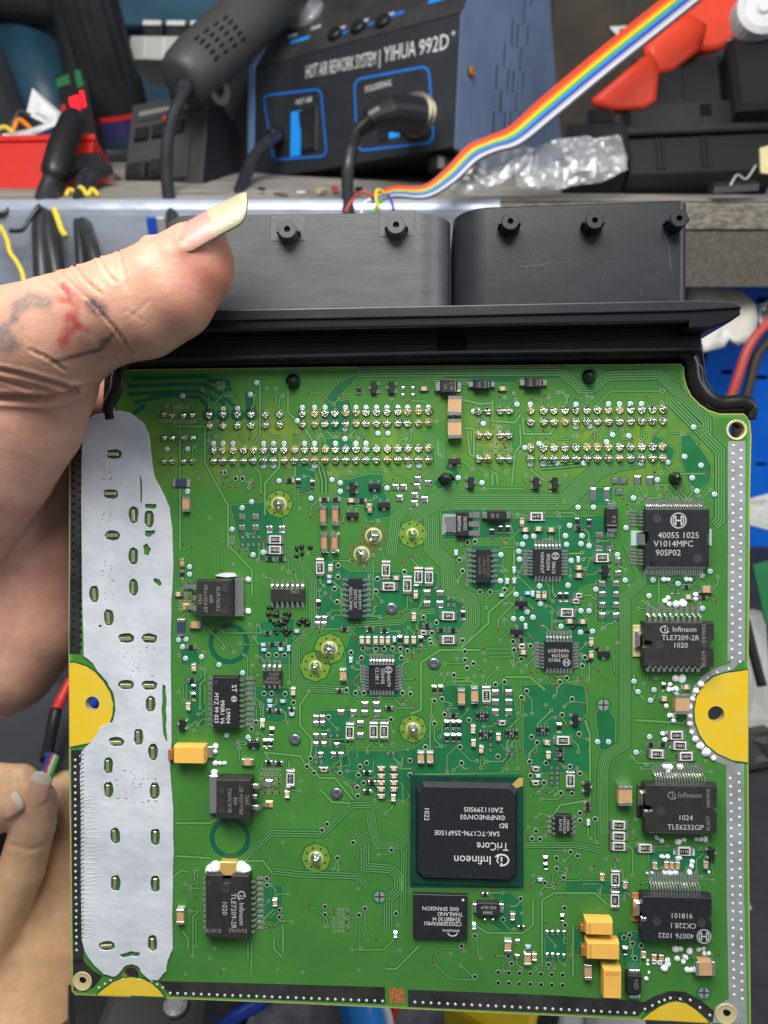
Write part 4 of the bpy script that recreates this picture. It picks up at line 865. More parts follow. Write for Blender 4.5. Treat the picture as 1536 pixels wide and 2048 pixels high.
# tantalum capacitors
def tant(x0, x1, y0, y1, H, band, label):
    c = package('tantalum_capacitor', x0, x1, y0, y1, H, 'tantalum', [], .35, label=label); cx, cy = c['_c']; bb = MB()
    if band == 'L': bb.box(bp(x0 + 5, y0, H)[0] - cx, bp(x0 + 11, y0, H)[0] - cx, bp(x0, y1 - 5, H)[1] - cy, bp(x0, y0 + 5, H)[1] - cy, H, H + .012, 'tantalum_band')
    elif band == 'T': bb.box(bp(x0 + 5, y0, H)[0] - cx, bp(x1 - 5, y0, H)[0] - cx, bp(x0, y0 + 14, H)[1] - cy, bp(x0, y0 + 5, H)[1] - cy, H, H + .012, 'tantalum_band')
    if band: bb.build('polarity_band', c)
    if band == 'T': metal_tab(c, x0 + 8, x1 - 8, y0 - 10, y0, .05, 1.4, 'terminal')
    else: metal_tab(c, x0 - 10, x0, y0 + 8, y1 - 8, .05, 1.4, 'terminal', 'copper')
    return c
tant(1171, 1227, 1842, 1872, 3.6, 'L', 'topmost of three yellow blocks in the lower right'); tant(1173, 1240, 1884, 1921, 3.6, 'L', 'middle of three yellow blocks in the lower right'); tant(1206, 1244, 1938, 1999, 3.6, 'T', 'lowest of three yellow blocks in the lower right')
c = tant(346, 409, 1492, 1529, 3.6, '', 'single yellow block against the white pad'); metal_tab(c, 410, 426, 1493, 1516, .05, 1.2, 'terminal')
# burnt flux lump
bu = MB()
for k in range(46):
    a = random.random(); x, y = random.choice([(560, 1244, ), (556, 1252), (566, 1238), (574, 1256), (548, 1246), (536, 1222), (607, 1248), (582, 1240), (553, 1232)])
    X, Y = bp(x + random.gauss(0, 6), y + random.gauss(0, 7)); r = random.uniform(.25, .75)
    bu.lathe(X, Y, [(r, .05), (r * .95, r * .4), (r * .6, r * .8), (0, r * .95)], 'burn', 8)
for x, y in ((593, 1097), (605, 1094), (606, 1107), (594, 1112), (621, 1096), (1171, 1262), (1143, 1252), (1195, 1300), (1180, 1320), (1150, 1250)):
    for _ in range(3):
        X, Y = bp(x + random.gauss(0, 2), y + random.gauss(0, 2)); r = random.uniform(.3, .6); bu.lathe(X, Y, [(r, .05), (r * .9, r * .35), (r * .5, r * .6), (0, r * .7)], 'burn', 8)
bu.build('burnt_flux', ecu, smooth=True, kind='stuff'); block(530, 615, 1210, 1265)
# white silicone beads
BE = [(1351.5, 1207.7, 7), (1366, 1205.6, 7), (1338, 1207.7, 5), (1329, 1202, 5), (1336, 1195.6, 5), (1391, 1189, 5), (1391, 1197.6, 5), (1327, 1158.6, 4.5), (1336, 1159, 4.5), (1372, 1158.6, 4.5), (1380, 1159, 4.5), (1350, 1356, 7), (1363.6, 1357, 7), (1339.7, 1368.5, 5), (1337, 1379, 5), (1352, 1376.5, 5), (1344, 1378, 4), (1332, 1412, 5), (1338.5, 1430.6, 4.5), (1347, 1431, 4.5), (1347, 1441, 4.5),
      (1401, 1368, 6), (1392, 1381.6, 6), (1385, 1398, 5), (1380, 1414, 5), (1379, 1432, 5), (1379, 1447, 5), (1383, 1464, 5), (1324.7, 1467, 5.5), (1329, 1479, 5), (1390, 1477.7, 6.5), (1400, 1491.5, 7.5), (1412, 1504, 7.5), (1427, 1516, 5), (1360, 1533, 6), (1331, 1533, 6), (1339, 1534, 6), (1336, 1541, 5), (1313, 1675, 5), (1323, 1680.5, 5), (1356, 1683, 6), (1367, 1679, 5), (1392, 1678, 4.5), (1400.6, 1678, 4.5), (1409.6, 1678, 4.5),
      (1324, 1712.7, 5), (1334.7, 1712.7, 5), (1357, 1715, 6), (1384, 1722.7, 5), (1382.5, 1731.5, 5.5), (1378.7, 1744, 5.5), (1329.7, 1744, 5.5), (1339.7, 1744, 5.5), (1349.8, 1744, 5.5), (1311.6, 1737, 4.5), (1304, 1745, 3.5), (1294, 1746, 3), (1417.6, 1744, 3), (1350, 1897, 6.5), (1360, 1897, 6.5), (1377.7, 1901, 6.5), (1397, 1898, 5.5), (1405.5, 1896, 4), (1407.6, 1906, 5), (1417, 1906, 4), (1370.4, 1914, 6), (1354, 1916.6, 6), (1366.5, 1922.6, 5), (1308, 1924.4, 5.5), (1319.6, 1924.4, 5.5), (1334.4, 1920.5, 6), (1335, 1928, 6), (1328, 1935.6, 6), (1295, 1920, 3), (1295, 1928, 3), (1374, 1939, 6), (1384, 1939, 6), (1297.5, 1944.5, 3), (1292, 1956.5, 5), (1425, 1938, 4), (1302, 1660, 5),
      (432, 1492, 5), (431, 1502.5, 5), (431, 1526, 5), (440, 1526, 5), (449, 1526, 5), (427, 1543, 5), (425, 1608, 5), (497, 1159, 6), (497, 1222, 6)]
def fn_bead(b): b.lathe(0, 0, [(1, 0), (1.05, .35), (.9, .75), (.5, 1.0), (0, 1.08)], 'bead', 14)
for x, y, r in BE:
    o_ = part('silicone_bead', 'bead', fn_bead, x, y, random.uniform(0, 6), smooth=True, jitter=False); rr = r * U * random.uniform(.92, 1.08); o_.scale = (rr * random.uniform(.85, 1.15), rr * random.uniform(.8, 1.15), rr * random.uniform(.5, .85)); o_.rotation_euler = (random.uniform(-.25, .25), random.uniform(-.25, .25), random.uniform(0, 6)); o_.location.z = .03 * S
    block(x - r, x + r, y - r, y + r)
# silicone streak beside the upper power transistor, test connector holes, copper patch
sk = MB(); P = BP([(432, 1151), (440, 1147), (455, 1145), (470, 1146), (474, 1152), (455, 1154)], 0); sk.poly(P, .8, 'silicone'); n = len(P); sk.loft([[(x, y, .05) for x, y in P], [(x, y, .82) for x, y in P]], 'silicone'); sk.build('silicone_smear', ecu, fix=True)
P = BP([(425, 1545), (431, 1538), (436, 1541), (432, 1570), (432, 1620), (427, 1625), (424, 1600)], 0); sk = MB(); sk.loft([[(x, y, .05) for x, y in P], [(x, y, 1.0) for x, y in P]], 'silicone'); sk.build('silicone_smear', ecu, fix=True)
cb = MB(); x0, y0 = bp(778, 2006); x1, y1 = bp(809, 1977); cb.box(x0, x1, y0, y1, .03, .07, 'copper'); cb.build('copper_patch', ecu)
def fn_hole(b): b.disc(0, 0, .045, .72, 'bare', 14); b.lathe(0, 0, [(.62, .05), (.56, .09), (.44, .07)], 'via_pale', 14); b.disc(0, 0, .055, .45, 'hole_dark', 12)
for i in range(7):
    for y0 in (1944.5, 1965.5): x, y = 996 + 21.5 * i, y0 + i * 0.9; part('plated_hole', 'hole', fn_hole, x, y, jitter=False, smooth=False); block(x - 7, x + 7, y - 7, y + 7)
ringv = [(443, 945), (449, 945), (471, 957), (485, 957), (676, 1131), (661, 1152), (676, 1154), (669, 1178), (674, 1204), (755, 1158), (752, 1183), (809, 1144), (847, 1235), (873, 1245), (864, 1266), (861, 1286), (726, 1297), (752, 1298), (768, 1298), (785, 1297), (801, 1298), (815, 1302), (702, 1305), (723, 1316), (803, 1316), (693, 1380), (711, 1386), (728, 1386), (805, 1386), (821, 1388), (782, 1439), (657, 1434), (537, 1310), (553, 1310), (569, 1311), (528, 1387), (543, 1387), (570, 1388), (587, 1405), (503, 1458), (512, 1445),
         (621, 1517), (614, 1533), (628, 1546), (733, 1526), (720, 1533), (680, 1546), (717, 1550), (714, 1575), (716, 1592), (727, 1566), (654, 1648), (644, 1660), (706, 1685), (783, 1700), (675, 1716), (534, 1757), (534, 1770), (559, 1820), (559, 1834), (650, 1813), (650, 1829), (730, 1817), (718, 1830), (792, 1827), (930, 1303), (930, 1320), (947, 1327), (934, 1336), (908, 1350), (1053, 1382), (1043, 1395), (991, 1369), (1009, 1364), (869, 1402), (884, 1398), (889, 1429), (938, 1440), (869, 1447), (820, 1521), (923, 1526), (996, 1513), (920, 1494), (851, 1494), (820, 1550),
         (1063, 1474), (1074, 1485), (1059, 1523), (1092, 1526), (1124, 1430), (1158, 1468), (1160, 1547), (1122, 1586), (1144, 1587), (1140, 1533), (1088, 1565), (1061, 1551), (1160, 1626), (1160, 1641), (1190, 1638), (1072, 1662), (1064, 1677), (1080, 1678), (1141, 1704), (1155, 1712), (1113, 1716), (1113, 1737), (1127, 1755), (1090, 1766), (1041, 1797), (1129, 1816), (1130, 1850), (1006, 1839), (950, 1872), (923, 1892), (950, 1953), (1023, 1927), (1017, 1912), (1097, 1929), (1046, 1292), (1061, 1292), (1043, 1318), (1026, 1283), (1028, 1300), (1120, 1364), (1170, 1315), (1165, 1332), (1133, 1356), (925, 1281), (860, 1280), (1144, 1398), (935, 1085), (950, 1083), (919, 1120), (925, 1142), (960, 1184), (980, 1184), (1009, 1180), (1259, 1870), (1265, 1887), (1248, 1875), (1282, 1891), (1270, 1916)]
vb = MB()
for x, y in ringv:
    X, Y = bp(x, y); vb.disc(X, Y, .046, .76, 'bare', 12); vb.lathe(X, Y, [(.66, .05), (.6, .085), (.42, .07)], 'via_pale', 12); vb.disc(X, Y, .054, .44, 'hole_dark', 10); block(x - 5, x + 5, y - 5, y + 5); starts.append((x, y + 6))
# ---- router: random octilinear tracks from pads to vias over free board
random.seed(21)
def cells(p, q):
    n = int(max(abs(q[0] - p[0]), abs(q[1] - p[1])) / 2) + 1
    return [(int((p[1] + (q[1] - p[1]) * k / n) / G), int((p[0] + (q[0] - p[0]) * k / n) / G)) for k in range(n + 1)]
def try_route(s, e):
    dx, dy = e[0] - s[0], e[1] - s[1]; d = min(abs(dx), abs(dy)); sx = math.copysign(1, dx); sy = math.copysign(1, dy)
    r = random.random()
    if r < .4: mids = [(s[0] + sx * d, s[1] + sy * d)]
    elif r < .8: mids = [(e[0] - sx * d, e[1] - sy * d)]
    else:
        h = d / 2; a = (s[0] + sx * h, s[1] + sy * h); mids = [a, (e[0] - sx * h, e[1] - sy * h)]
    pts = [s] + mids + [e]; pts = [pts[0]] + [p for i, p in enumerate(pts[1:], 1) if abs(p[0] - pts[i - 1][0]) + abs(p[1] - pts[i - 1][1]) > 1.5]
    if len(pts) < 2: return None
    C = []
    for p, q in zip(pts, pts[1:]): C += cells(p, q)
    C = C[3:] if len(C) > 8 else C
    for y, x in C:
        if y < 0 or x < 0 or y >= occ.shape[0] or x >= occ.shape[1] or occ[y, x]: return None
    return pts, C
def via(x, y, big=False):
    X, Y = bp(x, y); vb.disc(X, Y, .047, .42, 'via_pale' if random.random() < .7 else 'via_brown', 8); vb.disc(X, Y, .051, .22, 'hole_dark', 6)
nr = 0
for rnd in range(5):
    random.shuffle(starts)
    for s in starts:
        for _ in range(5):
            L = random.choice((18, 26, 40, 60, 90, 130)); a = random.uniform(0, 2 * math.pi); e = (s[0] + L * math.cos(a), s[1] + L * math.sin(a))
            if not (355 < e[0] < 1440 and 765 < e[1] < 1945): continue
            R_ = try_route(s, e)
            if R_:
                pts, C = R_; wd = random.choice((2.0, 2.0, 2.6, 3.2)); P = BP(pts)
                tr.strip(P, (wd + 2.8) * U, Zg, 'gap'); tr.strip(P, wd * U, Zt, 'trace'); nr += 1
                for y, x in C: occ[y - 1:y + 2, x - 1:x + 2] = True
                via(*pts[-1]); break
for _ in range(900):
    x, y = random.uniform(352, 1445), random.uniform(790, 1950)
    if not occ[int(y / G) - 1:int(y / G) + 2, int(x / G) - 1:int(x / G) + 2].any() and random.random() < .35: via(x, y)
for gx, gy, nx, ny, dx, dy in ((668, 1819, 4, 6, 9, 8.5), (360, 1187, 5, 5, 6.5, 8), (523, 1540, 6, 6, 7, 9), (1040, 905, 1, 1, 1, 1), (438, 766, 2, 2, 9, 9), (498, 966, 2, 2, 9, 9), (458, 1075, 2, 3, 8, 9)):
    for i in range(nx):
        for j in range(ny): via(gx + i * dx + random.uniform(-1, 1), gy + j * dy)
for k in range(14): via(970 + random.uniform(0, 50), 880 + random.uniform(0, 30))
for k in range(16): via(326 + (k % 9) * 8, 842 + (k // 9) * -28 + random.uniform(-2, 2))
ds = MB(); mat('dust', (0.42, 0.42, 0.36), 0.9)
for k in range(260):
    x, y = bp(random.uniform(350, 1450), random.uniform(750, 1960)); r = random.choice((.05, .06, .08, .11)); a = random.uniform(0, 3); l = random.choice((1, 1, 1.5, 4)); ds.add([(x + r * l * math.cos(a + t) * (1 if i % 2 == 0 else .5), y + r * math.sin(a + t), .058) for i, t in enumerate((0, 1.57, 3.14, 4.71))], [(0, 1, 2, 3)], 'dust')
ds.build('dust_specks', ecu, kind='stuff')
lay.build('copper_free_areas', ecu, kind='stuff'); tr.build('copper_tracks', ecu, kind='stuff'); vb.build('vias', ecu, kind='stuff')
# ---- bare metal edge strips
es = MB()
def estrip(pts, w_, m, z=.05): es.strip(BP(pts), w_ * U, z, m)
estrip([(1473.5, 882), (1473, 1100), (1472, 1322)], 33, 'tin_strip'); estrip([(1472, 1322), (1462, 1334), (1440, 1340), (1415, 1352), (1394, 1375), (1382, 1410), (1381, 1440), (1390, 1470), (1406, 1495), (1430, 1515), (1468, 1530)], 13, 'tin_strip', .054)
estrip([(1470, 1527), (1471, 1800), (1475, 2000)], 34, 'tin_strip'); estrip([(153, 862), (152, 1100), (150, 1308)], 24, 'dark_strip'); estrip([(153, 1500), (154, 1700), (157, 1925)], 22, 'dark_strip')
es.poly(BP([(146, 1920), (166, 1920), (185, 1940), (205, 1952), (190, 1972), (170, 1984), (148, 1980)]), .05, 'dark_strip')
es.poly(BP([(318, 1962), (560, 1968), (770, 1974), (770, 2008), (600, 2001), (340, 1991)]), .05, 'dark_strip'); es.poly(BP([(816, 1979), (1100, 1990), (1268, 2001), (1300, 2006), (1276, 2032), (1180, 2029), (816, 2013)]), .05, 'dark_strip')
es.strip(BP([(1285, 2018), (1310, 2003), (1340, 1992), (1368, 1993), (1395, 2008), (1425, 2032), (1440, 2046)]), 20 * U, .054, 'dark_strip'); es.poly(BP([(1456, 1998), (1492, 1998), (1494, 2048), (1425, 2046), (1430, 2012)]), .056, 'tin_strip')
es.build('edge_strips', ecu)
sv = MB(); mat('bright_tin', (0.85, 0.86, 0.86), 0.35, 0.5)
def rowdots(pts, n, r=2.7, m='bright_tin'):
    r = r * 1.15
    for k in range(n):
        t = k / (n - 1) * (len(pts) - 1); i = min(int(t), len(pts) - 2); f = t - i
        x = pts[i][0] + (pts[i + 1][0] - pts[i][0]) * f; y = pts[i][1] + (pts[i + 1][1] - pts[i][1]) * f; X, Y = bp(x + random.uniform(-.6, .6), y)
        if m == 'hole_dark': sv.disc(X, Y, .062, r * U, m, 10)
        else: sv.lathe(X, Y, [(r * U, .055), (r * U * .85, .16), (r * U * .3, .21), (0, .21)], m, 8)
rowdots([(1466.5, 891), (1464, 1316)], 26); rowdots([(1482, 901), (1480, 1324)], 26); rowdots([(1461, 1557), (1468, 1990)], 27); rowdots([(1478, 1548), (1484, 1998)], 27)
rowdots([(160, 890), (162, 1295)], 27, 2.3, 'hole_dark'); rowdots([(147, 930), (147, 1290)], 24, 2.5, 'hole_dark'); rowdots([(150, 1520), (153, 1900)], 30, 2.4); rowdots([(160, 1512), (162, 1560)], 4, 1.8)
rowdots([(340, 1986), (765, 2002)], 28, 2.6); rowdots([(830, 2004), (1268, 2026)], 28, 2.6); rowdots([(1290, 2018), (1318, 2004), (1340, 1996), (1380, 2000), (1420, 2030)], 9, 2.5); rowdots([(1458, 1338), (1420, 1350), (1394, 1378), (1382, 1410)], 6, 2.5)
rowdots([(198, 1975), (225, 1958), (300, 1960), (325, 1975)], 8, 2.4)
sv.build('edge_vias', ecu, kind='stuff')
# ---- yellow bare-laminate zones with a dark rim
def zone(pts, hole):
    lp = BP(pts); cx = sum(p[0] for p in lp) / len(lp); cy = sum(p[1] for p in lp) / len(lp)
    me = curve_mesh('bare_laminate_zone', [lp, circle(*bp(hole[0], hole[1]), hole[2] * U, 20)], .02, 0, .072, ('yellow_fr4',))
    o_ = link('bare_laminate_zone', me, ecu)
    rim = MB(); rim.strip(lp, 3.0 * U, .079, 'gap'); rim.build('rim', o_)
zone([(139.5, 1324), (150, 1324), (175, 1332), (192, 1344), (208, 1362), (222, 1385), (228, 1408), (226, 1432), (217, 1455), (200, 1474), (180, 1487), (150, 1493), (140, 1495)], (185, 1407, 14.5))
zone([(1495.5, 1338), (1478, 1341), (1448, 1345), (1425, 1353), (1405, 1370), (1392, 1392), (1387, 1420), (1389, 1445), (1398, 1470), (1412, 1490), (1434, 1508), (1465, 1522), (1495.5, 1526)], (1432, 1428, 16))
zone([(192, 1989), (205, 1978), (225, 1963), (245, 1955), (262, 1952.5), (285, 1956), (305, 1966), (320, 1980), (331, 1995), (262, 1992)], (262, 1972.5, .6)); zone([(1282, 2038), (1300, 2024), (1318, 2012), (1335, 2004), (1352, 2001), (1372, 2005), (1392, 2018), (1412, 2036), (1420, 2045)], (1352, 2025, .6))
# plated mounting holes
for x, y, r, ri, m in ((1473, 860, 20, 15.5, 'brass'), (165, 1962, 20, 15, 'brass'), (1452, 2028, 21, 16, 'brass')):
    b = MB(); X, Y = bp(x, y); thru = y < 1000; b.lathe(0, 0, [(r * U, .058), (r * U, .14), (r * U * .93, .20), (ri * U, .10), (ri * U * .97, -1.6)] if thru else [(r * U, .058), (r * U, .18), (r * U * .93, .26), (ri * U * .95, .16), (ri * U * .5, .085), (0, .08)], m, 28)
    if not thru: b.lathe(1.5 * U, 4 * U, [(7.5 * U, .11), (6.5 * U, .10), (0, .10)], 'hole_dark', 16)
    link('plated_mounting_hole', b.mesh('plated_mounting_hole', False), ecu, loc=(X, Y, 0))
for x, y, r in ((262, 1950, 17), (1352, 2012, 18), (185, 1407, 14.4), (1432, 1428, 15.6)):
    b = MB(); X, Y = bp(x, y); b.lathe(0, 0, [(r * U * 1.03, .08), (r * U * .995, .06), (r * U * .98, -1.6), (r * U * .95, -1.6)], 'fr4', 24); link('hole_wall', b.mesh('hole_wall'), ecu, loc=(X, Y, 0))
# ---- white thermal pad with slots
PO = [(170, 852), (176, 838), (190, 830), (205, 826), (240, 822), (262, 827), (285, 845), (297, 870), (302, 915), (308, 955), (325, 985), (338, 1015), (344, 1060), (346, 1130), (342, 1200), (340, 1300), (341, 1420), (342, 1480), (339, 1540), (345, 1620), (346, 1700), (344, 1800), (344, 1900), (334, 1922), (331, 1943), (316, 1960), (300, 1960), (286, 1948), (276, 1932), (262, 1928), (248, 1932), (240, 1945), (228, 1953), (208, 1948), (190, 1932), (172, 1908), (164, 1880), (162, 1700), (161, 1560), (163, 1502), (180, 1488), (192, 1472), (200, 1456), (214, 1450), (226, 1444), (232, 1420), (229, 1390), (214, 1364), (196, 1342), (186, 1326), (168, 1312), (165, 1200), (163, 1000), (164, 900)]
def wob(P, a=.9, n=3):
    out = []
    for i in range(len(P)):
        p, q = P[i], P[(i + 1) % len(P)]
        for k in range(n): t = k / n; out.append((p[0] + (q[0] - p[0]) * t + random.uniform(-a, a), p[1] + (q[1] - p[1]) * t + random.uniform(-a, a)))
    return out
SL = [(227, 908, 'h'), (221, 988, 'h'), (225, 1071, 'h'), (266.7, 1030, 'v'), (298, 1038, 'v'), (266.7, 1112, 'v'), (266.7, 1175, 'v'), (188, 1188, 'v'), (217, 1235, 'v'), (252, 1276.6, 'h'), (298.7, 1277, 'h'), (252, 1370, 'h'), (298.7, 1371, 'h'), (301, 1408, 'v'), (233, 1484, 'h'), (277, 1474, 'v'), (306, 1504.6, 'v'), (216.5, 1532, 'v'), (216.7, 1580, 'v'), (309, 1582, 'v'), (230.5, 1672, 'v'), (310, 1674, 'v'), (231, 1767, 'v'), (310, 1768.6, 'v'), (214, 1892, 'h'), (305, 1886.7, 'v')]
def slot(x, y, o):
    a, b_ = (16.5, 10.5) if o == 'h' else (10.5, 17.5)
    P = []
    for k in range(16):
        t = 2 * math.pi * k / 16; c_, s_ = math.cos(t), math.sin(t)
        P.append((x + a * math.copysign(abs(c_) ** .8, c_) * random.uniform(.90, 1.08), y + b_ * math.copysign(abs(s_) ** .8, s_) * random.uniform(.90, 1.08)))
    return P
random.seed(5)
hol = [slot(*s) for s in SL]
hol += [wob([(279, 948), (285, 962), (284, 1008), (280, 1006)], .6), wob([(288, 1008), (312, 1007), (314, 1016), (305, 1018), (289, 1016)], 1.0), wob([(288, 1062), (312, 1060), (310, 1066), (298, 1076), (290, 1072)], 1.0), wob([(286, 1092), (294, 1085), (302, 1098), (298, 1112), (288, 1110)], 1.0), wob([(306, 1155), (318, 1157), (324, 1170), (318, 1173), (308, 1166)], 1.5), wob([(323, 1368), (332, 1372), (333, 1420), (334, 1488), (328, 1480), (323, 1440)], 1.2, 4), wob([(196, 1250), (204, 1249), (203, 1256), (197, 1256)], .5)]
hol += [wob([(236, 1910), (262, 1902), (282, 1906), (274, 1916), (262, 1913), (244, 1918)], 1.0)]
pad = link('thermal_pad', curve_mesh('thermal_pad', [BP(wob(PO, .7, 3), .5)] + [BP(h_, .5) for h_ in hol], .46, .10, .52, ('thermal',)), ecu)
tag(pad, 'white thermal pad with slots down the left side')
ct = {}
mat('slot_green', (0.016, 0.06, 0.022), 0.5, noise=(900, .5, 4, (0.04, 0.13, 0.03), one))
sd = MB()
for x, y, o in SL:
    a_, b_ = (17, 11) if o == 'h' else (11, 18); X, Y = bp(x, y); sd.add([(X + a_ * U * math.cos(t), Y + b_ * U * math.sin(t), .014) for t in np.linspace(0, 2 * math.pi, 18)[:-1]], [tuple(range(17))], 'slot_green')
sd.build('slot_bottoms', pad)
for x, y, o in SL:
    b = MB(); b.bbox(-1.45, 1.45, -.40, .40, .05, .42, 'gold_pale', .1)
    if 'gold_pale' not in MAT: mat('gold_pale', (0.72, 0.66, 0.42), 0.32, 0.9)
    if 'c' not in ct: ct['c'] = b.mesh('contact')
    X, Y = bp(x + random.uniform(-1, 1), y + random.uniform(-1, 1)); link('contact', ct['c'], pad, loc=(X, Y, 0), rz=HV[o] + random.uniform(-.08, .08))
# puncture marks in the pad
pm = MB(); mat('pad_mark', (0.12, 0.14, 0.14), 0.7)
random.seed(9)
for gx, gy, nx, ny in ((208, 930, 2, 5), (207, 1012, 2, 4), (208, 1122, 2, 4), (212, 1160, 2, 5), (250, 1296, 5, 3), (264, 1325, 4, 4), (236, 1543, 3, 7), (270, 1540, 4, 8)):
    for i in range(nx):
        for j in range(ny):
            if random.random() < .6:
                x, y = gx + i * 14 + random.uniform(-3, 3), gy + j * 9 + random.uniform(-2, 2); a = random.uniform(-.9, .9); l = random.choice((1.0, 1.2, 1.4, 3.2)); P = BP([(x - l * math.cos(a), y - l * math.sin(a)), (x + l * math.cos(a), y + l * math.sin(a))], .52)
                pm.strip(P, random.uniform(1.4, 2.2) * U, .53, 'pad_mark')
for k in range(44):
    y = 1500 + k * 8.7; P = BP([(161, y + 4), (165, y + 1), (168, y)], .52); pm.strip(P, 1.8 * U, .53, 'ic_grey')
pm.build('puncture_marks', pad, kind='stuff')
# ridges where the pad has been pressed over the edge contacts
rg = MB()
for k in range(34):
    y = 1590 + k * 8.6; L = 22 + 24 * math.exp(-((y - 1700) / 90) ** 2) * random.uniform(.6, 1.2)
    P = [bp(x_, y + 4 * math.sin(x_ * .08 + k) * .5 - (x_ - 165) * .06, .5) for x_ in np.linspace(165, 165 + L, 7)]
    rg.tube([(x_, y_, .47) for x_, y_ in P], [.02, .12, .13, .13, .12, .09, .02], 'thermal', 6)
rg.build('pad_ridges', pad, smooth=True, kind='stuff')
# ---- connector housing -----------------------------------------------------------
hs = bpy.data.objects.new('connector_housing', None); COL.objects.link(hs); hs.parent = ecu
FZ = 9.0                                            # front face of the two shrouds above the board plane, mm
def hp(px, py, h=FZ): return bp(px, py, h)
def shroud(x0, x1, yb, yt0, yt1, r, m, back=-20, r2=None):
    r2 = r2 or r
    """box with rounded vertical edges: outline in X-Z, extruded in Y; the far edges are plain"""
    b = MB(); xa, _ = hp(x0, yb); xb, _ = hp(x1, yb); Y0 = hp(x0, yb)[1]; Yt0 = hp(x0, yt0)[1]; Yt1 = hp(x1, yt1)[1]
    prof = [(xa, back), (xa, FZ - r)]
    prof += [(xa + r - r * math.cos(t), FZ - r + r * math.sin(t)) for t in np.linspace(.1, math.pi / 2, 14)]
    prof += [(xb - r2 + r2 * math.sin(t), FZ - r2 + r2 * math.cos(t)) for t in np.linspace(0, math.pi / 2 - .1, 14)]
    prof += [(xb, FZ - r2), (xb, back)]
    def ring(f, inset=0.0):
        return [(x if not inset else x + (inset if x < (xa + xb) / 2 else -inset), Y0 + (Yt0 + (Yt1 - Yt0) * (x - xa) / (xb - xa) - Y0) * f, z - (inset if z > 0 else 0)) for x, z in prof]
    b.loft([ring(0), ring(.985), ring(1.0, .35)], m)
    return b
b = shroud(318, 903, 622, 430, 424, 8.0, 'housing_brushed'); o = b.build('shroud', hs, fix=True); tag(o, 'left connector shroud with brushed grey face')
for p in o.data.polygons: p.use_smooth = False
b = shroud(909, 1377, 622, 416, 400, 8.0, 'housing', r2=2.5); o2 = b.build('shroud', hs, fix=True); tag(o2, 'right connector shroud with dark face')
def post(px, py, h, parent, m='housing', r=1.95):
    X, Y = hp(px, py, FZ + h); b = MB()
    b.lathe(0, 0, [(r * 1.12, -.3), (r * 1.02, .5), (r, h - .2), (r * .92, h), (r * .34, h), (r * .30, h - 1.2), (0, h - 1.2)], m, 22)
    b.box(-r * 1.25, -r * .95, -.3, .3, -.2, h * .8, m); b.box(r * .95, r * 1.25, -.3, .3, -.2, h * .8, m)
    link('post', b.mesh('post', False), parent, loc=(X, Y, FZ))
mat('housing_pad', (0.10, 0.102, 0.108), 0.5, noise=(400, .3, 4, None, one))
for px, py in ((574, 458), (792, 449)):
    b = MB(); X, Y = hp(px + 2, py); b.box(-4.3, 4.3, -3.0, 3.2, -.1, .10, 'housing_pad', .3); link('post_land', b.mesh('post_land'), o, loc=(X, Y, FZ)); post(px, py, 3.4, o, 'housing_brushed', 2.15)
for px, py in ((1021, 442), (1190, 440), (1359, 436)): post(px, py, 4.0, o2, 'housing', 2.0)
# scratches
sc_ = MB()
for P in ([(625, 441), (690, 458), (760, 478)], [(650, 505), (690, 515), (712, 525)], [(735, 533), (748, 540)], [(1040, 533), (1085, 530), (1098, 525)], [(1330, 470), (1338, 495), (1342, 540)]):
    sc_.strip([hp(x, y) for x, y in P], .07, FZ + .02, 'scratch')
random.seed(3)
for k in range(26):
    x, y = random.choice([(random.uniform(838, 846), random.uniform(445, 590)), (random.uniform(560, 830), random.uniform(440, 600))]); sc_.strip([hp(x, y), hp(x + random.uniform(4, 12), y + random.uniform(-1, 1))], .08, FZ + .02, 'scratch')
for k in range(30):
    x, y = random.uniform(985, 1330), random.uniform(470, 608); X, Y = hp(x, y); sc_.disc(X, Y, FZ + .02, random.uniform(.05, .13), 'scratch', 6)
sc_.build('scratches', hs, kind='stuff')
# parting strip between shrouds
# flange: long plate across the full width with pointed right end
def slab(name, pts_px, h_ref, z0, z1, m, bev=.25, parent=None):
    me = curve_mesh(name, [[bp(x, y, h_ref) for x, y in pts_px]], z1 - z0, bev, z1, (m,)); return link(name, me, parent or hs)
slab('flange', [(215, 640), (500, 634), (900, 626), (1300, 615), (1466, 610), (1476, 615), (1475, 628), (1458, 640), (1418, 654), (1380, 654), (1380, 641), (900, 650), (215, 664)], 10, -22, 10.8, 'housing_dark', .5)
slab('flange_lip', [(215, 628), (500, 622), (900, 614), (1380, 604), (1466, 606), (1476, 614), (1380, 620), (900, 631), (215, 644)], 11, 8.0, 11.4, 'housing', .3)
slab('neck', [(222, 660), (900, 648), (1402, 636), (1404, 700), (900, 708), (222, 724)], 4, -20, 3.4, 'housing', .3)
for ya, t, zz in ((664, 5, 4.0), (674, 3, 4.3), (683, 3, 4.0)):
    slab('rib', [(222, ya + 12), (900, ya), (1402, ya - 12), (1402, ya - 12 + t), (900, ya + t), (222, ya + 12 + t)], 4, -4, zz, 'housing_dark', .15)
slab('slot', [(876, 668), (934, 667), (934, 700), (876, 701)], 4.4, 3.0, 4.7, 'hole_dark', .02)
slab('edge_line', [(222, 718), (900, 702), (1400, 696), (1400, 699), (900, 706), (222, 723)], 5.2, -3, 5.0, 'housing', .15)
slab('base_plate', [(212, 712), (900, 698), (1404, 690), (1412, 760), (1436, 800), (1440, 826), (1380, 900), (300, 940), (205, 840)], -4, -22, -4.2, 'housing_dark', .3)
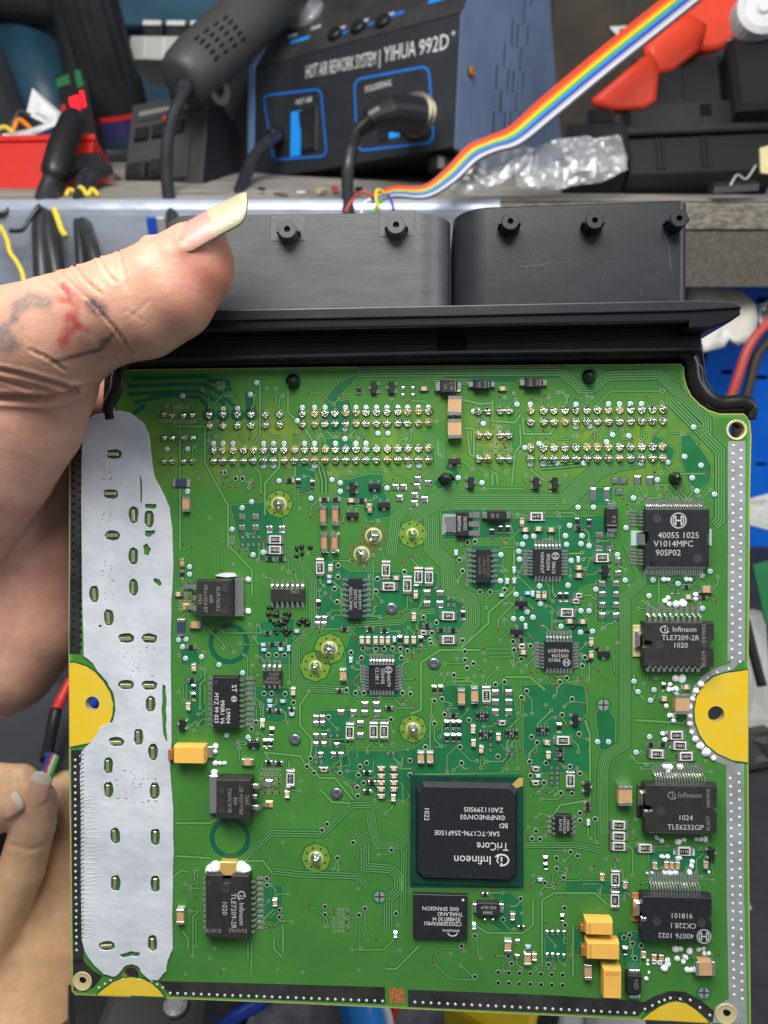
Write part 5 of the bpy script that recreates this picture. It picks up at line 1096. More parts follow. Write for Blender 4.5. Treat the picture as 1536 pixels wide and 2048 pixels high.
# rubber gasket that follows the board edge
gk = MB()
G1 = catmull([(*bp(x, y, -1), -1.2) for x, y in ((225, 840), (222, 812), (236, 780), (240, 752), (252, 728), (320, 720), (900, 712), (1300, 704), (1362, 704), (1382, 724), (1388, 760), (1408, 792), (1440, 808), (1480, 806), (1500, 812))], 8)
gk.tube([tuple(p) for p in G1], 2.1, 'rubber', 10); gk.build('gasket', hs, smooth=True)
lip = MB(); G2 = catmull([(*bp(x, y, 0), -0.6) for x, y in ((1372, 715), (1398, 735), (1402, 764), (1420, 790), (1450, 803), (1490, 804), (1506, 814), (1503, 838))], 8); lip.tube([tuple(p) for p in G2], [1.2] * len(G2), 'rubber', 8); lip.build('gasket_lip', hs, smooth=True)
slab('clip_tab', [(1456, 803), (1500, 800), (1511, 806), (1509, 822), (1494, 846), (1474, 826), (1458, 822)], -1, -8, -.9, 'rubber', .5)
# locating pegs that come up through the board
for x, y, a in ((587, 764, 0.4), (1180, 755, -0.5), (893, 957, 1.8), (1352, 956, 0.2)):
    X, Y = bp(x, y, 1); b = MB(); b.lathe(0, 0, [(1.55, -5), (1.55, .6), (1.25, 1.8), (.7, 2.9), (.35, 3.1), (0, 3.1)], 'rubber', 8); q = link('locating_peg', b.mesh('locating_peg'), hs, loc=(X, Y, 0), rz=a)

# ================================================================== HANDS
def smin(a, b, k):
    h = np.clip(.5 + .5 * (b - a) / k, 0, 1); return b * (1 - h) + a * h - k * h * (1 - h)
def sdf_mesh(chains, step, k=4.0, pad=4.0):
    """chains: lists of (x,y,z,r) in mm. smooth union of round cones, meshed with surface nets"""
    A = np.array([p for c_ in chains for s_ in (c_ if isinstance(c_[0], list) else [c_]) for p in s_]); lo = (A[:, :3] - A[:, 3:4]).min(0) - pad; hi = (A[:, :3] + A[:, 3:4]).max(0) + pad
    n = np.ceil((hi - lo) / step).astype(int) + 1
    ax = [lo[i] + step * np.arange(n[i]) for i in range(3)]
    D = np.full(tuple(n), 99.0)
    for c_ in chains:
        dc = None; subs = c_ if isinstance(c_[0], list) else [c_]
        ca_ = np.array([p for s_ in subs for p in s_]); mg = ca_[:, 3].max() + k + 2.5
        i0 = np.maximum(0, ((ca_[:, :3].min(0) - mg - lo) / step).astype(int)); i1 = np.minimum(n, ((ca_[:, :3].max(0) + mg - lo) / step).astype(int) + 2)
        sl = tuple(slice(i0[t], i1[t]) for t in range(3)); X, Y, Z = np.meshgrid(*[ax[t][sl[t]] for t in range(3)], indexing='ij', sparse=True)
        for p, q in [pq for s_ in subs for pq in zip(s_, s_[1:])]:
            a = np.array(p[:3]); ba = np.array(q[:3]) - a; L2 = max(1e-6, ba.dot(ba))
            h = np.clip(((X - a[0]) * ba[0] + (Y - a[1]) * ba[1] + (Z - a[2]) * ba[2]) / L2, 0, 1)
            d = np.sqrt((X - a[0] - h * ba[0]) ** 2 + (Y - a[1] - h * ba[1]) ** 2 + (Z - a[2] - h * ba[2]) ** 2) - (p[3] + (q[3] - p[3]) * h)
            dc = d if dc is None else smin(dc, d, 0.8)
        D[sl] = smin(D[sl], dc, k)
    ins = D < 0
    cx_ = np.zeros(tuple(n - 1), int)
    for i in (0, 1):
        for j in (0, 1):
            for l in (0, 1): cx_ += ins[i:n[0] - 1 + i, j:n[1] - 1 + j, l:n[2] - 1 + l]
    act = (cx_ > 0) & (cx_ < 8); idx = -np.ones(act.shape, int); I = np.argwhere(act); idx[act] = np.arange(len(I))
    acc = np.zeros((len(I), 3)); cnt = np.zeros(len(I))
    cor = [(0, 0, 0), (1, 0, 0), (0, 1, 0), (1, 1, 0), (0, 0, 1), (1, 0, 1), (0, 1, 1), (1, 1, 1)]
    for a in range(8):
        for b_ in range(a + 1, 8):
            if sum(abs(cor[a][t] - cor[b_][t]) for t in range(3)) != 1: continue
            ca, cb_ = np.array(cor[a]), np.array(cor[b_]); da = D[tuple((I + ca).T)]; db = D[tuple((I + cb_).T)]
            m = (da < 0) != (db < 0); t = np.where(m, da / np.where(m, da - db, 1), 0)[:, None]
            acc += np.where(m[:, None], ca + (cb_ - ca) * t, 0); cnt += m
    V = lo + (I + acc / cnt[:, None]) * step
    F = []
    for axn in range(3):
        u, v = [(1, 2), (2, 0), (0, 1)][axn]; e = [0, 0, 0]; e[axn] = 1
        s0 = ins[tuple(slice(0, n[t] - 1) if t == axn else slice(1, n[t] - 1) for t in range(3))]; s1 = ins[tuple(slice(1, n[t]) if t == axn else slice(1, n[t] - 1) for t in range(3))]
        for pos, fl in ((s0 & ~s1, False), (~s0 & s1, True)):
            Q = np.argwhere(pos)
            if not len(Q): continue
            off = np.array([0 if t == axn else 1 for t in range(3)]); Q = Q + off
            def cell(du, dv):
                c_ = Q.copy(); c_[:, u] -= du; c_[:, v] -= dv; return idx[tuple(c_.T)]
            q = np.stack([cell(1, 1), cell(0, 1), cell(0, 0), cell(1, 0)], 1)
            F.append(q[:, ::-1] if fl else q)
    return V, np.concatenate(F)
def seg_dist(P, a, b):
    a = np.array(a, float); b = np.array(b, float); d = b - a; t = np.clip(((P - a) @ d) / max(1e-9, d @ d), 0, 1); return np.linalg.norm(P - a - t[:, None] * d, axis=1)
def poly_dist(P, L):
    return np.min([seg_dist(P, a, b) for a, b in zip(L, L[1:])], axis=0)
def hand_object(name, chains_px, step, k, paint, creases, label, cat):
    ch = [[[(*cp(x, y, d), r) for x, y, d, r in s_] for s_ in c_] if isinstance(c_[0], list) else [(*cp(x, y, d), r) for x, y, d, r in c_] for c_ in chains_px]
    V, F = sdf_mesh(ch, step, k)
    for _ in range(2):                                            # light smoothing
        E = np.concatenate([F[:, [0, 1]], F[:, [1, 2]], F[:, [2, 3]], F[:, [3, 0]]]); s_ = np.zeros_like(V); c_ = np.zeros(len(V))
        np.add.at(s_, E[:, 0], V[E[:, 1]]); np.add.at(c_, E[:, 0], 1); V = V * .5 + .5 * s_ / np.maximum(c_, 1)[:, None]
    N = np.zeros_like(V); fn = np.cross(V[F[:, 2]] - V[F[:, 0]], V[F[:, 3]] - V[F[:, 1]])
    for j in range(4): np.add.at(N, F[:, j], fn)
    N /= np.maximum(1e-9, np.linalg.norm(N, axis=1))[:, None]
    PX = np.stack([CX + V[:, 0] / -V[:, 2] * FPX, CY - V[:, 1] / -V[:, 2] * FPX], 1)
    front = np.clip(N[:, 2] * 2 + .6, 0, 1)
    for L, wd, dep in creases:
        d = poly_dist(PX, L); V = V - N * (dep * np.exp(-(d / wd) ** 2) * front - dep * .35 * np.exp(-((d - wd * 2.2) / (wd * 1.2)) ** 2) * front)[:, None]
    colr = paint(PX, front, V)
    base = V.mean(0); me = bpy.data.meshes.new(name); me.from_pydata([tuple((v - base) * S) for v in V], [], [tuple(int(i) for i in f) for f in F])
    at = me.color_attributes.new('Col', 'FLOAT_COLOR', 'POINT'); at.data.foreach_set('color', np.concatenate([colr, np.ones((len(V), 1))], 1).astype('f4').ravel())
    me.polygons.foreach_set('use_smooth', [True] * len(me.polygons)); me.materials.append(MAT['skin']); me.update()
    o = link(name, me, None, CW @ to_m(Matrix.Translation(Vector(base))), label=label, cat=cat); o['_base'] = tuple(base); return o
SK = np.array([0.60, 0.325, 0.235])
def paint_main(PX, front, V):
    C_ = np.tile(SK, (len(PX), 1))
    def mixc(mask, col): 
        m = mask[:, None]; C_[:] = C_ * (1 - m) + np.array(col) * m
    g = lambda x, y, sx, sy, a: a * np.exp(-((PX[:, 0] - x) / sx) ** 2 - ((PX[:, 1] - y) / sy) ** 2)
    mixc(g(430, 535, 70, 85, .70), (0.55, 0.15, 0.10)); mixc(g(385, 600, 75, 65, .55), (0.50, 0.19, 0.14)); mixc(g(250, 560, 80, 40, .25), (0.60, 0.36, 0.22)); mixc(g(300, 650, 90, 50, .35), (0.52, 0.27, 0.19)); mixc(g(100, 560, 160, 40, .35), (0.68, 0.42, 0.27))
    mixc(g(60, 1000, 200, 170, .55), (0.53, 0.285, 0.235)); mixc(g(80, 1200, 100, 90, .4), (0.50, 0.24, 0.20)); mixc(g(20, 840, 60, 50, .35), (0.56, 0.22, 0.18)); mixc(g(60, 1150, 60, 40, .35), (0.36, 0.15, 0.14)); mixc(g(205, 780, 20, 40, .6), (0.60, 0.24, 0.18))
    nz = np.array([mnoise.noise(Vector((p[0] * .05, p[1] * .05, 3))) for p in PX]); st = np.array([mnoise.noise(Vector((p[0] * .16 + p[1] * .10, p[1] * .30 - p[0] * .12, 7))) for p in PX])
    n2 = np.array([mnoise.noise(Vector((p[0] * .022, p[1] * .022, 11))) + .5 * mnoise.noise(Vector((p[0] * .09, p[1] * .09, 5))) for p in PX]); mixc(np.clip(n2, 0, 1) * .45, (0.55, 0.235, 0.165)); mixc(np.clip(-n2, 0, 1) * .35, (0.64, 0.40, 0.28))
    def ink(L, wd, col, a, rough=.5):
        d = poly_dist(PX, L); m = np.clip(1.45 - d / wd / 1.1, 0, 1) * np.clip(1 - rough + rough * 1.8 * (st * .8 + nz * .6 + .35), 0, 1) * front; mixc(np.clip(m * a, 0, 1), col)
    gy, rd, bk = (0.13, 0.145, 0.16), (0.46, 0.045, 0.05), (0.055, 0.06, 0.075)
    ink([(40, 612), (62, 598), (90, 606)], 14, gy, .75); ink([(32, 616), (28, 640)], 9, gy, .6); ink([(5, 660), (18, 680), (26, 690)], 14, gy, .75); ink([(0, 690), (15, 698)], 10, gy, .6); ink([(8, 650), (30, 636)], 6, gy, .5)
    ink([(184, 610), (206, 622)], 12, bk, .8); ink([(180, 604), (210, 614)], 6, bk, .5)
    ink([(128, 572), (140, 592), (152, 612), (150, 640)], 7, rd, .75); ink([(118, 597), (140, 604)], 6, rd, .7); ink([(140, 636), (148, 650), (136, 660), (126, 684)], 12, rd, .8, .4); ink([(150, 650), (172, 658)], 7, rd, .7); ink([(130, 575), (155, 588)], 6, (0.55, 0.12, 0.17), .6)
    ink([(104, 724), (135, 716), (165, 708), (198, 700), (212, 686), (226, 668)], 4.2, bk, .85, .35); ink([(205, 684), (212, 676)], 6, bk, .7)
    ink([(60, 640), (45, 655), (30, 668)], 3, (0.35, 0.33, 0.16), .35)
    return C_
cre = [([(150, 532), (165, 556), (190, 578), (206, 590)], 2.4, .65), ([(196, 513), (212, 545), (232, 566)], 2.4, .65), ([(237, 503), (246, 540), (258, 585)], 2.2, .5), ([(120, 545), (150, 575), (180, 600), (215, 640), (240, 670), (262, 705)], 2.4, .5), ([(70, 560), (110, 585)], 2.5, .2), ([(95, 553), (135, 590)], 2.5, .25),
       ([(-10, 738), (40, 748), (90, 762), (140, 776), (185, 772)], 4.0, .7), ([(-20, 795), (40, 797), (90, 800), (125, 794), (150, 782)], 6.0, 1.3), ([(60, 700), (95, 716), (130, 740)], 3, .3), ([(250, 620), (285, 640)], 2.5, .15), ([(255, 640), (300, 600)], 2.5, .12), ([(0, 760), (60, 778)], 3, .35)]
hand_chains = [[
  [(-90, 732, 180, 14.5), (-20, 700, 176, 13.2), (110, 662, 171, 11.6), (248, 618, 167.5, 11.2), (318, 580, 167, 10.2), (388, 527, 166.5, 8.6)],       # thumb
  [(285, 626, 167, 10.0), (342, 594, 166.5, 9.4), (384, 543, 166.5, 8.4)], [(335, 548, 168.5, 6.8), (418, 482, 166.5, 4.0)], [(298, 489, 163.0, 2.0), (308, 507, 161.0, 2.0), (335, 512, 159.8, 1.8), (370, 501, 159.2, 1.7), (404, 484, 159.6, 1.5)]],                                                                   # thumb pad
  [(110, 700, 172, 11), (78, 760, 180, 13.2), (38, 830, 184, 15.2), (-25, 930, 187, 15.5), (-95, 1030, 190, 16)],                             # ball of the thumb
  [(60, 880, 205, 13), (62, 1010, 212, 15), (62, 1110, 213, 16), (52, 1240, 213, 16.5), (-5, 1310, 212, 17)],                                  # heel of the hand
  [(-90, 1030, 205, 20), (-80, 1200, 210, 20), (-95, 1300, 212, 20)],
  [(90, 880, 206, 10), (150, 850, 205, 8.2), (186, 805, 204, 7.2), (184, 762, 205, 7.0), (215, 735, 224, 7)],                                   # index finger behind the housing
  [(90, 960, 214, 10), (220, 930, 220, 8.5), (360, 905, 221, 7.8), (440, 900, 219, 7)],
  [(90, 1060, 216, 10), (230, 1040, 222, 8.5), (370, 1020, 222, 7.6), (445, 1012, 219, 6.8)],
  [(90, 1160, 216, 9), (220, 1150, 222, 7.5), (330, 1135, 222, 6.8), (395, 1130, 219, 6)]]
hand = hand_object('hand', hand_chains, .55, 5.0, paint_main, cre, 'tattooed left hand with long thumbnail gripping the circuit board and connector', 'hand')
# thumb nail plate
hb = Vector(hand['_base'])
def nail(name, base_c, p0, p1, d, width, nrm, curv, parent, split, tipm='nail_tip', lift=0.0, thick=.55, bedm='nail_pink'):
    A = cp(*p0, d); B = cp(*p1, d - lift); a = (B - A); L = a.length; a.normalize(); n = Vector(nrm); n = (n - a * n.dot(a)).normalized(); wv = a.cross(n)
    nu, nv = 22, 13; V = []; F = []; mi = []
    for side in (0, 1):
        for i in range(nu + 1):
            u = i / nu; ww = width * (0.78 + .30 * min(1, u * 3.2)) if u < .75 else width * 1.08 * math.sqrt(max(.0, 1 - ((u - .75) / .2516) ** 2)) * .55 + width * 1.08 * .45 * (1 - ((u - .75) / .25) ** 3)
            if u < .12: ww *= .55 + .45 * math.sqrt(u / .12)
            for j in range(nv + 1):
                v = (j / nv - .5); th = v * ww / curv
                p = A + a * (L * u) + wv * (curv * math.sin(th)) + n * (curv * (math.cos(th) - 1) - .9 * (u - .5) ** 2 * 2 - side * thick)
                V.append(tuple((p - base_c) * S))
    W_ = nv + 1; o_ = (nu + 1) * W_
    for i in range(nu):
        for j in range(nv):
            q = (i * W_ + j, i * W_ + j + 1, (i + 1) * W_ + j + 1, (i + 1) * W_ + j); F.append(q); mi.append(1 if (i + .5) / nu + .05 * (2 * abs(j / nv - .5)) ** 2 > split else 0); F.append(tuple(o_ + t for t in reversed(q))); mi.append(mi[-1])
    bd = [i * W_ for i in range(nu + 1)] + [nu * W_ + j for j in range(1, nv + 1)] + [i * W_ + nv for i in range(nu - 1, -1, -1)] + [j for j in range(nv - 1, 0, -1)]
    for s, t in zip(bd, bd[1:] + bd[:1]): F.append((s, t, t + o_, s + o_)); mi.append(1)
    me = bpy.data.meshes.new(name); me.from_pydata(V, [], F); me.materials.append(MAT[bedm]); me.materials.append(MAT[tipm]); me.polygons.foreach_set('material_index', mi); me.polygons.foreach_set('use_smooth', [True] * len(F)); me.update()
    b = bmesh.new(); b.from_mesh(me); bmesh.ops.recalc_face_normals(b, faces=b.faces); b.to_mesh(me); b.free()
    return link(name, me, parent)
nail('thumb_nail', hb, (303, 487), (490, 381), 160.4, 13.5, (-.40, .64, .655), 8.6, hand, .58, lift=0.3)
# second hand, out of focus at the lower left
def paint_2(PX, front, V):
    C_ = np.tile(np.array([0.86, 0.55, 0.32]), (len(PX), 1)); g = lambda x, y, sx, sy, a: (a * np.exp(-((PX[:, 0] - x) / sx) ** 2 - ((PX[:, 1] - y) / sy) ** 2))[:, None]
    m = g(60, 1640, 70, 60, .5); C_ = C_ * (1 - m) + np.array([0.70, 0.42, 0.32]) * m; m = g(20, 1630, 40, 30, .5); C_ = C_ * (1 - m) + np.array([0.66, 0.36, 0.29]) * m; m = g(90, 1950, 90, 160, .5); C_ = C_ * (1 - m) + np.array([0.70, 0.40, 0.20]) * m
    return C_
hand2 = hand_object('hand', [
  [(-70, 1960, 300, 12), (-10, 1850, 296, 10), (42, 1740, 292, 8.6), (68, 1650, 290, 7.8), (78, 1600, 290, 6.6)],
  [(-120, 1600, 300, 9), (-30, 1566, 300, 8), (40, 1566, 298, 7), (70, 1590, 297, 6)],
  [(-120, 1690, 288, 9), (-40, 1650, 288, 7.5), (22, 1612, 287, 5.6)],
  [(190, 1720, 318, 13), (170, 1640, 318, 10), (130, 1580, 314, 7.5), (106, 1590, 308, 6.5)],
  [(160, 1730, 320, 18), (120, 1860, 318, 22), (80, 2000, 316, 25), (60, 2140, 316, 27)],
  [(40, 1880, 308, 14), (-10, 2000, 312, 20), (-40, 2120, 316, 24)]], 1.1, 3.0, paint_2, [([(25, 1600), (60, 1570), (90, 1600)], 4, .6), ([(35, 1545), (44, 1575)], 4, .6), ([(20, 1690), (60, 1700), (90, 1690)], 4, .5)],
  'tan hand pinching thin wires behind the lower left corner of the board', 'hand')
hb2 = Vector(hand2['_base'])
nail('thumb_nail', hb2, (64, 1612), (83, 1545), 283.2, 8.0, (.05, .25, .95), 6, hand2, .70, 'nail_warm_tip', 0, bedm='nail_warm')
nail('finger_nail', hb2, (0, 1626), (38, 1594), 281.6, 7.5, (-.1, .35, .93), 5.5, hand2, .72, 'nail_warm_tip', 0, bedm='nail_warm')
# ================================================================== WORKSHOP BEHIND THE BOARD
UPC = CW.to_3x3().inverted() @ Vector((0, 0, 1)); FWC = CW.to_3x3().inverted() @ Vector((0, 1, 0))     # world up / forward in camera space
def lframe(px, py, depth, yaw=0.0, pitch=0.0, roll=0.0):
    """camera-space frame standing upright in the world: x right, y up, z towards the camera"""
    p = cp(px, py, depth); x = Vector((1, 0, 0)); y = UPC; z = x.cross(y)
    m = Matrix(((x.x, y.x, z.x, p.x), (x.y, y.y, z.y, p.y), (x.z, y.z, z.z, p.z), (0, 0, 0, 1)))
    return m @ Matrix.Rotation(math.radians(yaw), 4, 'Y') @ Matrix.Rotation(math.radians(pitch), 4, 'X') @ Matrix.Rotation(math.radians(roll), 4, 'Z')
def uv(fr, px, py, h=0.0):
    v = on_frame(fr.inverted(), px, py, h); return (v.x, v.y)
# ---- setting
SH = lframe(768, 404, 430)                           # shelf front edge
b = MB(); b.box(-420, 420, -45, 0, -300, 0, 'shelf_wood')
sh = b.build('shelf', None, CW @ to_m(SH), kind='structure')
b = MB(); b.box(-420, 420, 0.4, 1.0, -300, .6, 'shelf_top'); b.build('shelf_surface', sh)
b = MB(); b.box(-420, 420, -46, -15, .3, 3.0, 'shelf_edge'); b.build('edge_board', sh)
b = MB(); b.box(-420, 420, -14, -.5, .3, 4.0, 'shelf_wood', .4); b.build('edge_strip', sh)
BF = lframe(768, 100, 760)
b = MB(); b.box(-900, 900, -700, 700, -20, 0, 'wall_teal'); b.build('wall', None, CW @ to_m(BF), kind='structure')
b = MB(); b.box(-1500, 1500, -300, 1200, -30, 0, 'bench_dark'); b.build('workbench_top', None, Matrix.Translation((0, 0, BENCH_Z)), kind='structure')
# metal channel along the left of the shelf front
b = MB(); P = [(-.5, 8), (1.5, 7.5), (3.2, 6), (4.6, 3.5), (5.0, 0), (5.2, -60)]
for (z0, y0), (z1, y1) in zip(P, P[1:]): b.add([(-420, y0 - 6, z0 + 4), (64, y0 - 6, z0 + 4), (64, y1 - 6, z1 + 4), (-420, y1 - 6, z1 + 4)], [(0, 1, 2, 3)], 'sheet_metal')
b.add([(-420, -66, 9.2), (64, -66, 9.2), (64, -66, 7), (-420, -66, 7)], [(0, 1, 2, 3)], 'sheet_metal')
o = b.build('metal_channel', None, CW @ to_m(SH), smooth=True, label='pale sheet-metal channel along the front edge of the shelf', cat='metal channel')
# ---- rework station
ST, W_, H_ = frame3(cp(506, 360, 542), cp(915, 292, 455), cp(468, 150, 542))
st = thing('rework_station', 'black and blue hot air rework station with text and sockets on its front', 'rework station', ST)
def prof_box(b, x0, x1, prof, m):
    n = len(prof); b.loft([[(x0, y, z) for y, z in prof], [(x1, y, z) for y, z in prof]], m)
PR = [(0, 0), (H_, 0), (H_ + 75, -48), (H_ + 75, -200), (0, -200)]
b = MB(); prof_box(b, 1, W_ - 1, PR, 'station_black'); b.build('body', st, fix=True)
SA = math.atan2(48, 75)
SLOPE = Matrix.Translation((0, H_, 0)) @ Matrix.Rotation(-SA, 4, 'X')
b = MB(); b.box(1, W_ - 1, 0.8, 86, -.4, .6, 'station_dusty'); sp = b.build('control_panel', st, to_m(SLOPE))
RIM = [(-2, 2.0), (H_ + 1, 2.0), (H_ + 77, -47), (H_ + 77, -204), (-2, -204)]
b = MB(); prof_box(b, -3.5, .9, RIM, 'station_rim'); b.build('side_panel', st, fix=True)
# right side panel with its vent slots cut through
side_fr = Matrix(((0, 0, 1, W_ - .9), (0, 1, 0, 0), (-1, 0, 0, 2.0), (0, 0, 0, 1)))      # local x -> -z, y -> y, z -> +x
out = [(0, -2), (0, H_ - 1), (4, H_ + 4), (49, H_ + 77), (206, H_ + 77), (206, -2)]
vs = []
random.seed(4)
for u_, va, vb_ in ((365, 0, 120), (395, 0, 30), (305, 95, 230), (330, 120, 230), (380, 130, 220), (268, 210, 330), (345, 240, 345), (230, 315, 435), (285, 340, 450), (310, 340, 450), (358, 350, 450), (250, 440, 545), (325, 450, 545), (215, 540, 650), (270, 545, 640), (297, 540, 640), (340, 545, 600)):
    (xa_, ya_), (xb_, yb_) = uv(ST @ side_fr, 900 + u_ / 2.415, va / 2.415, .5), uv(ST @ side_fr, 898 + u_ / 2.415, vb_ / 2.415, .5); vs.append([(xa_ - 1.5, ya_), (xa_ + 1.5, ya_), (xb_ + 1.5, yb_), (xb_ - 1.5, yb_)])
b = MB(); b.box(W_ - 1, W_ - .94, 4, H_ + 30, -190, -8, 'hole_dark'); b.build('vent_shade_sheet', st)  # black sheet added behind the slots so they read as shaded openings
me = curve_mesh('side_panel', [out] + vs + [circle(14, H_ * .62, 3.2, 14)], .5, 0, .5, ('station_blue',)); sidep = link('side_panel', me, st, to_m(side_fr))
b = MB(); b.lathe(0, 0, [(3.1, .5), (2.9, 1.6), (1.2, 2.2), (.9, 1.2), (0, 1.2)], 'copper', 14); q = b.build('screw', sidep, to_m(Matrix.Translation((14, H_ * .62, 1.0))))
STI = ST.inverted()
def sp_uv(px, py, h=0): return uv(ST, px, py, h)
def station_text(s, x0y0, x1y1, hmm, m='print_white', parent=st):
    (xa, ya), (xb, yb) = sp_uv(*x0y0), sp_uv(*x1y1); me = text_mesh(s, hmm, m, 'LEFT'); o = link('lettering', me, parent, loc=(xa, ya, .35)); L = math.hypot(xb - xa, yb - ya)
    w = max(v.co.x for v in me.vertices) / S; o.scale = (L / w, 1, 1); o.rotation_euler = (0, 0, math.atan2(yb - ya, xb - xa)); return o
station_text('HOT AIR REWORK SYSTEM', (612, 146), (752, 118), 8.2); station_text('|', (757, 116), (761, 115), 8.2); station_text('YIHUA', (768, 112), (832, 98), 9); station_text('992D', (838, 98), (898, 84), 8.6); station_text('+', (902, 70), (912, 66), 4.5)
station_text('HOT AIR', (592, 206), (625, 199), 3.4); station_text('SOLDERING', (730, 180), (783, 166), 3.6)
def rrect(name, corners, r, t, m, parent):
    C = [Vector((*sp_uv(*c),)) for c in corners]; path = []
    for i in range(4):
        p, a, n_ = C[i], C[i - 1], C[(i + 1) % 4]; d0 = (a - p).normalized(); d1 = (n_ - p).normalized(); s, e = p + d0 * r, p + d1 * r
        for k in range(6): u = k / 5; path.append(tuple(s * (1 - u) ** 2 + p * 2 * u * (1 - u) + e * u * u))
    b = MB(); b.strip(path + [path[0]], t, .3, m); return b.build(name, parent)
rrect('frame_line', [(527, 192), (642, 178), (654, 312), (548, 320)], 5, 1.15, 'print_blue', st); rrect('frame_line', [(709, 160), (858, 132), (868, 285), (715, 302)], 6, 1.3, 'print_blue', st)
(xa, ya), (xb, yb) = sp_uv(584, 224), sp_uv(611, 301)
b = MB(); xl_, yl_ = sp_uv(604, 222); b.bbox(xl_, xl_ + 13.5, yl_ - 27, yl_, 0, 1.2, 'plastic_black', .4); sw = b.build('switch', st)
b = MB(); x0, y0 = xl_ + 1.6, yl_ - 25.5; b.loft([[(x0, y0, 1), (x0 + 10.5, y0, 1), (x0 + 10.5, y0, 2.2), (x0, y0, 2.2)], [(x0, y0 + 11.5, 1), (x0 + 10.5, y0 + 11.5, 1), (x0 + 10.5, y0 + 11.5, 2.6), (x0, y0 + 11.5, 2.6)], [(x0, y0 + 23, 1), (x0 + 10.5, y0 + 23, 1), (x0 + 10.5, y0 + 23, 6.0), (x0, y0 + 23, 6.0)]], 'plastic_black_dusty'); b.build('rocker', sw, fix=True)
b = MB(); xl2, _ = sp_uv(583, 224); b.box(xl2, xl_ - .3, yl_ - 28, yl_ + .6, 0, .4, 'cyan_label'); b.build('label', st)
x, y = sp_uv(558, 272); b = MB(); b.lathe(0, 0, [(5.6, 0), (5.6, 2), (4.9, 4.5), (3.2, 6), (2.2, 9), (0, 9)], 'plastic_black', 18); q = b.build('cable_gland', st, to_m(Matrix.Translation((x, y, 0))), smooth=True)
x, y = sp_uv(838, 232); b = MB(); b.lathe(0, 0, [(12.5, 0), (12.5, 1.5), (11.5, 2), (11.5, 3.2), (12.3, 3.4), (12.3, 5), (10.5, 5.5), (10.5, 8)], 'steel_dirty', 26, False, True); sk_ = b.build('socket', st, to_m(Matrix.Translation((x, y, 0))), smooth=False)
xq, yq = sp_uv(775, 270); b = MB(); b.box(xq - 7, xq + 1, yq - 3, yq + 4, 0, .8, 'plastic_black'); b.box(xq + 1.4, xq + 9, yq - 2.5, yq + 4, 0, .4, 'cyan_label'); b.build('label', st)
# control panel: knob, buttons, blue marks
def spx(px, py): return uv(ST @ SLOPE, px, py, .6)
for px, py in ((672, 72), (718, 58), (768, 46)):
    x, y = spx(px, py); b = MB(); b.lathe(0, 0, [(5.2, 0), (5.2, 2.6), (4.4, 3.6), (0, 3.8)], 'plastic_black', 18); b.build('button', sp, to_m(Matrix.Translation((x, y, .5))), smooth=False)
    b = MB(); b.box(-4.5, 4.5, 5.5, 8.5, 0, .3, 'print'); b.build('marking', sp, to_m(Matrix.Translation((x, y, .6))))
x, y = spx(612, 30); b = MB(); b.lathe(0, 0, [(14, 0), (14, 2), (11, 2.4), (10.5, 17), (9.5, 19), (0, 19.5)], 'silver_paint', 24); b.build('knob', sp, to_m(Matrix.Translation((x, y, .5))))
for px, py, w_, m in ((600, 80, 16, 'cyan_label'), (585, 72, 8, 'print'), (632, 55, 8, 'print'), (690, 65, 4, 'print_blue'), (742, 48, 4, 'print_blue'), (795, 28, 9, 'print_blue'), (875, 0, 12, 'cyan_label')):
    x, y = spx(px, py); b = MB(); b.box(-w_ / 2, w_ / 2, -1.6, 1.6, 0, .25, m); b.build('marking', sp, to_m(Matrix.Translation((x, y, .6))))
for x in (18, W_ - 18): b = MB(); b.lathe(x, 0, [(9, -9), (9, -1), (8, 0)], 'plastic_black', 14, True, True); b.build('foot', st, to_m(Matrix.Rotation(math.radians(-90), 4, 'X') @ Matrix.Translation((0, 14, 0))), fix=True)
# soldering plug on the socket
PX_ = ST @ Vector((*sp_uv(838, 232), 8))
def plug():
    b = MB(); P = [cp(838, 232, 447), cp(800, 226, 440), cp(772, 226, 434), cp(752, 232, 430), cp(738, 240, 430)]; base = P[0]
    b.tube([p - base for p in P], [10, 10.2, 9.6, 6.8, 6.0], 'plastic_black', 18)
    for k in range(5):
        t = .25 + k * .16; q = P[3] + (cp(716, 262, 432) - P[3]) * t; q2 = P[3] + (cp(716, 262, 432) - P[3]) * (t + .09); b.tube([q - base, q2 - base], [5.6 - k * .25, 5.4 - k * .25], 'plastic_black', 14)
    return b.build('soldering_plug', None, CW @ to_m(Matrix.Translation(base)), smooth=False, label='black round plug pushed into the soldering socket of the station', cat='plug')
plug()
cable('soldering_cable', [(740, 240, 431), (716, 262, 432), (702, 300, 436), (695, 350, 436), (697, 425, 424), (700, 500, 420)], 3.6, 'cable', 'black cable hanging from the soldering socket past the shelf edge')
cable('hot_air_cable', [(556, 272, 519), (535, 285, 506), (508, 315, 494), (488, 360, 478), (474, 410, 450), (468, 470, 424)], 4.0, 'cable', 'black cable leaving the left gland of the station behind the thumb')
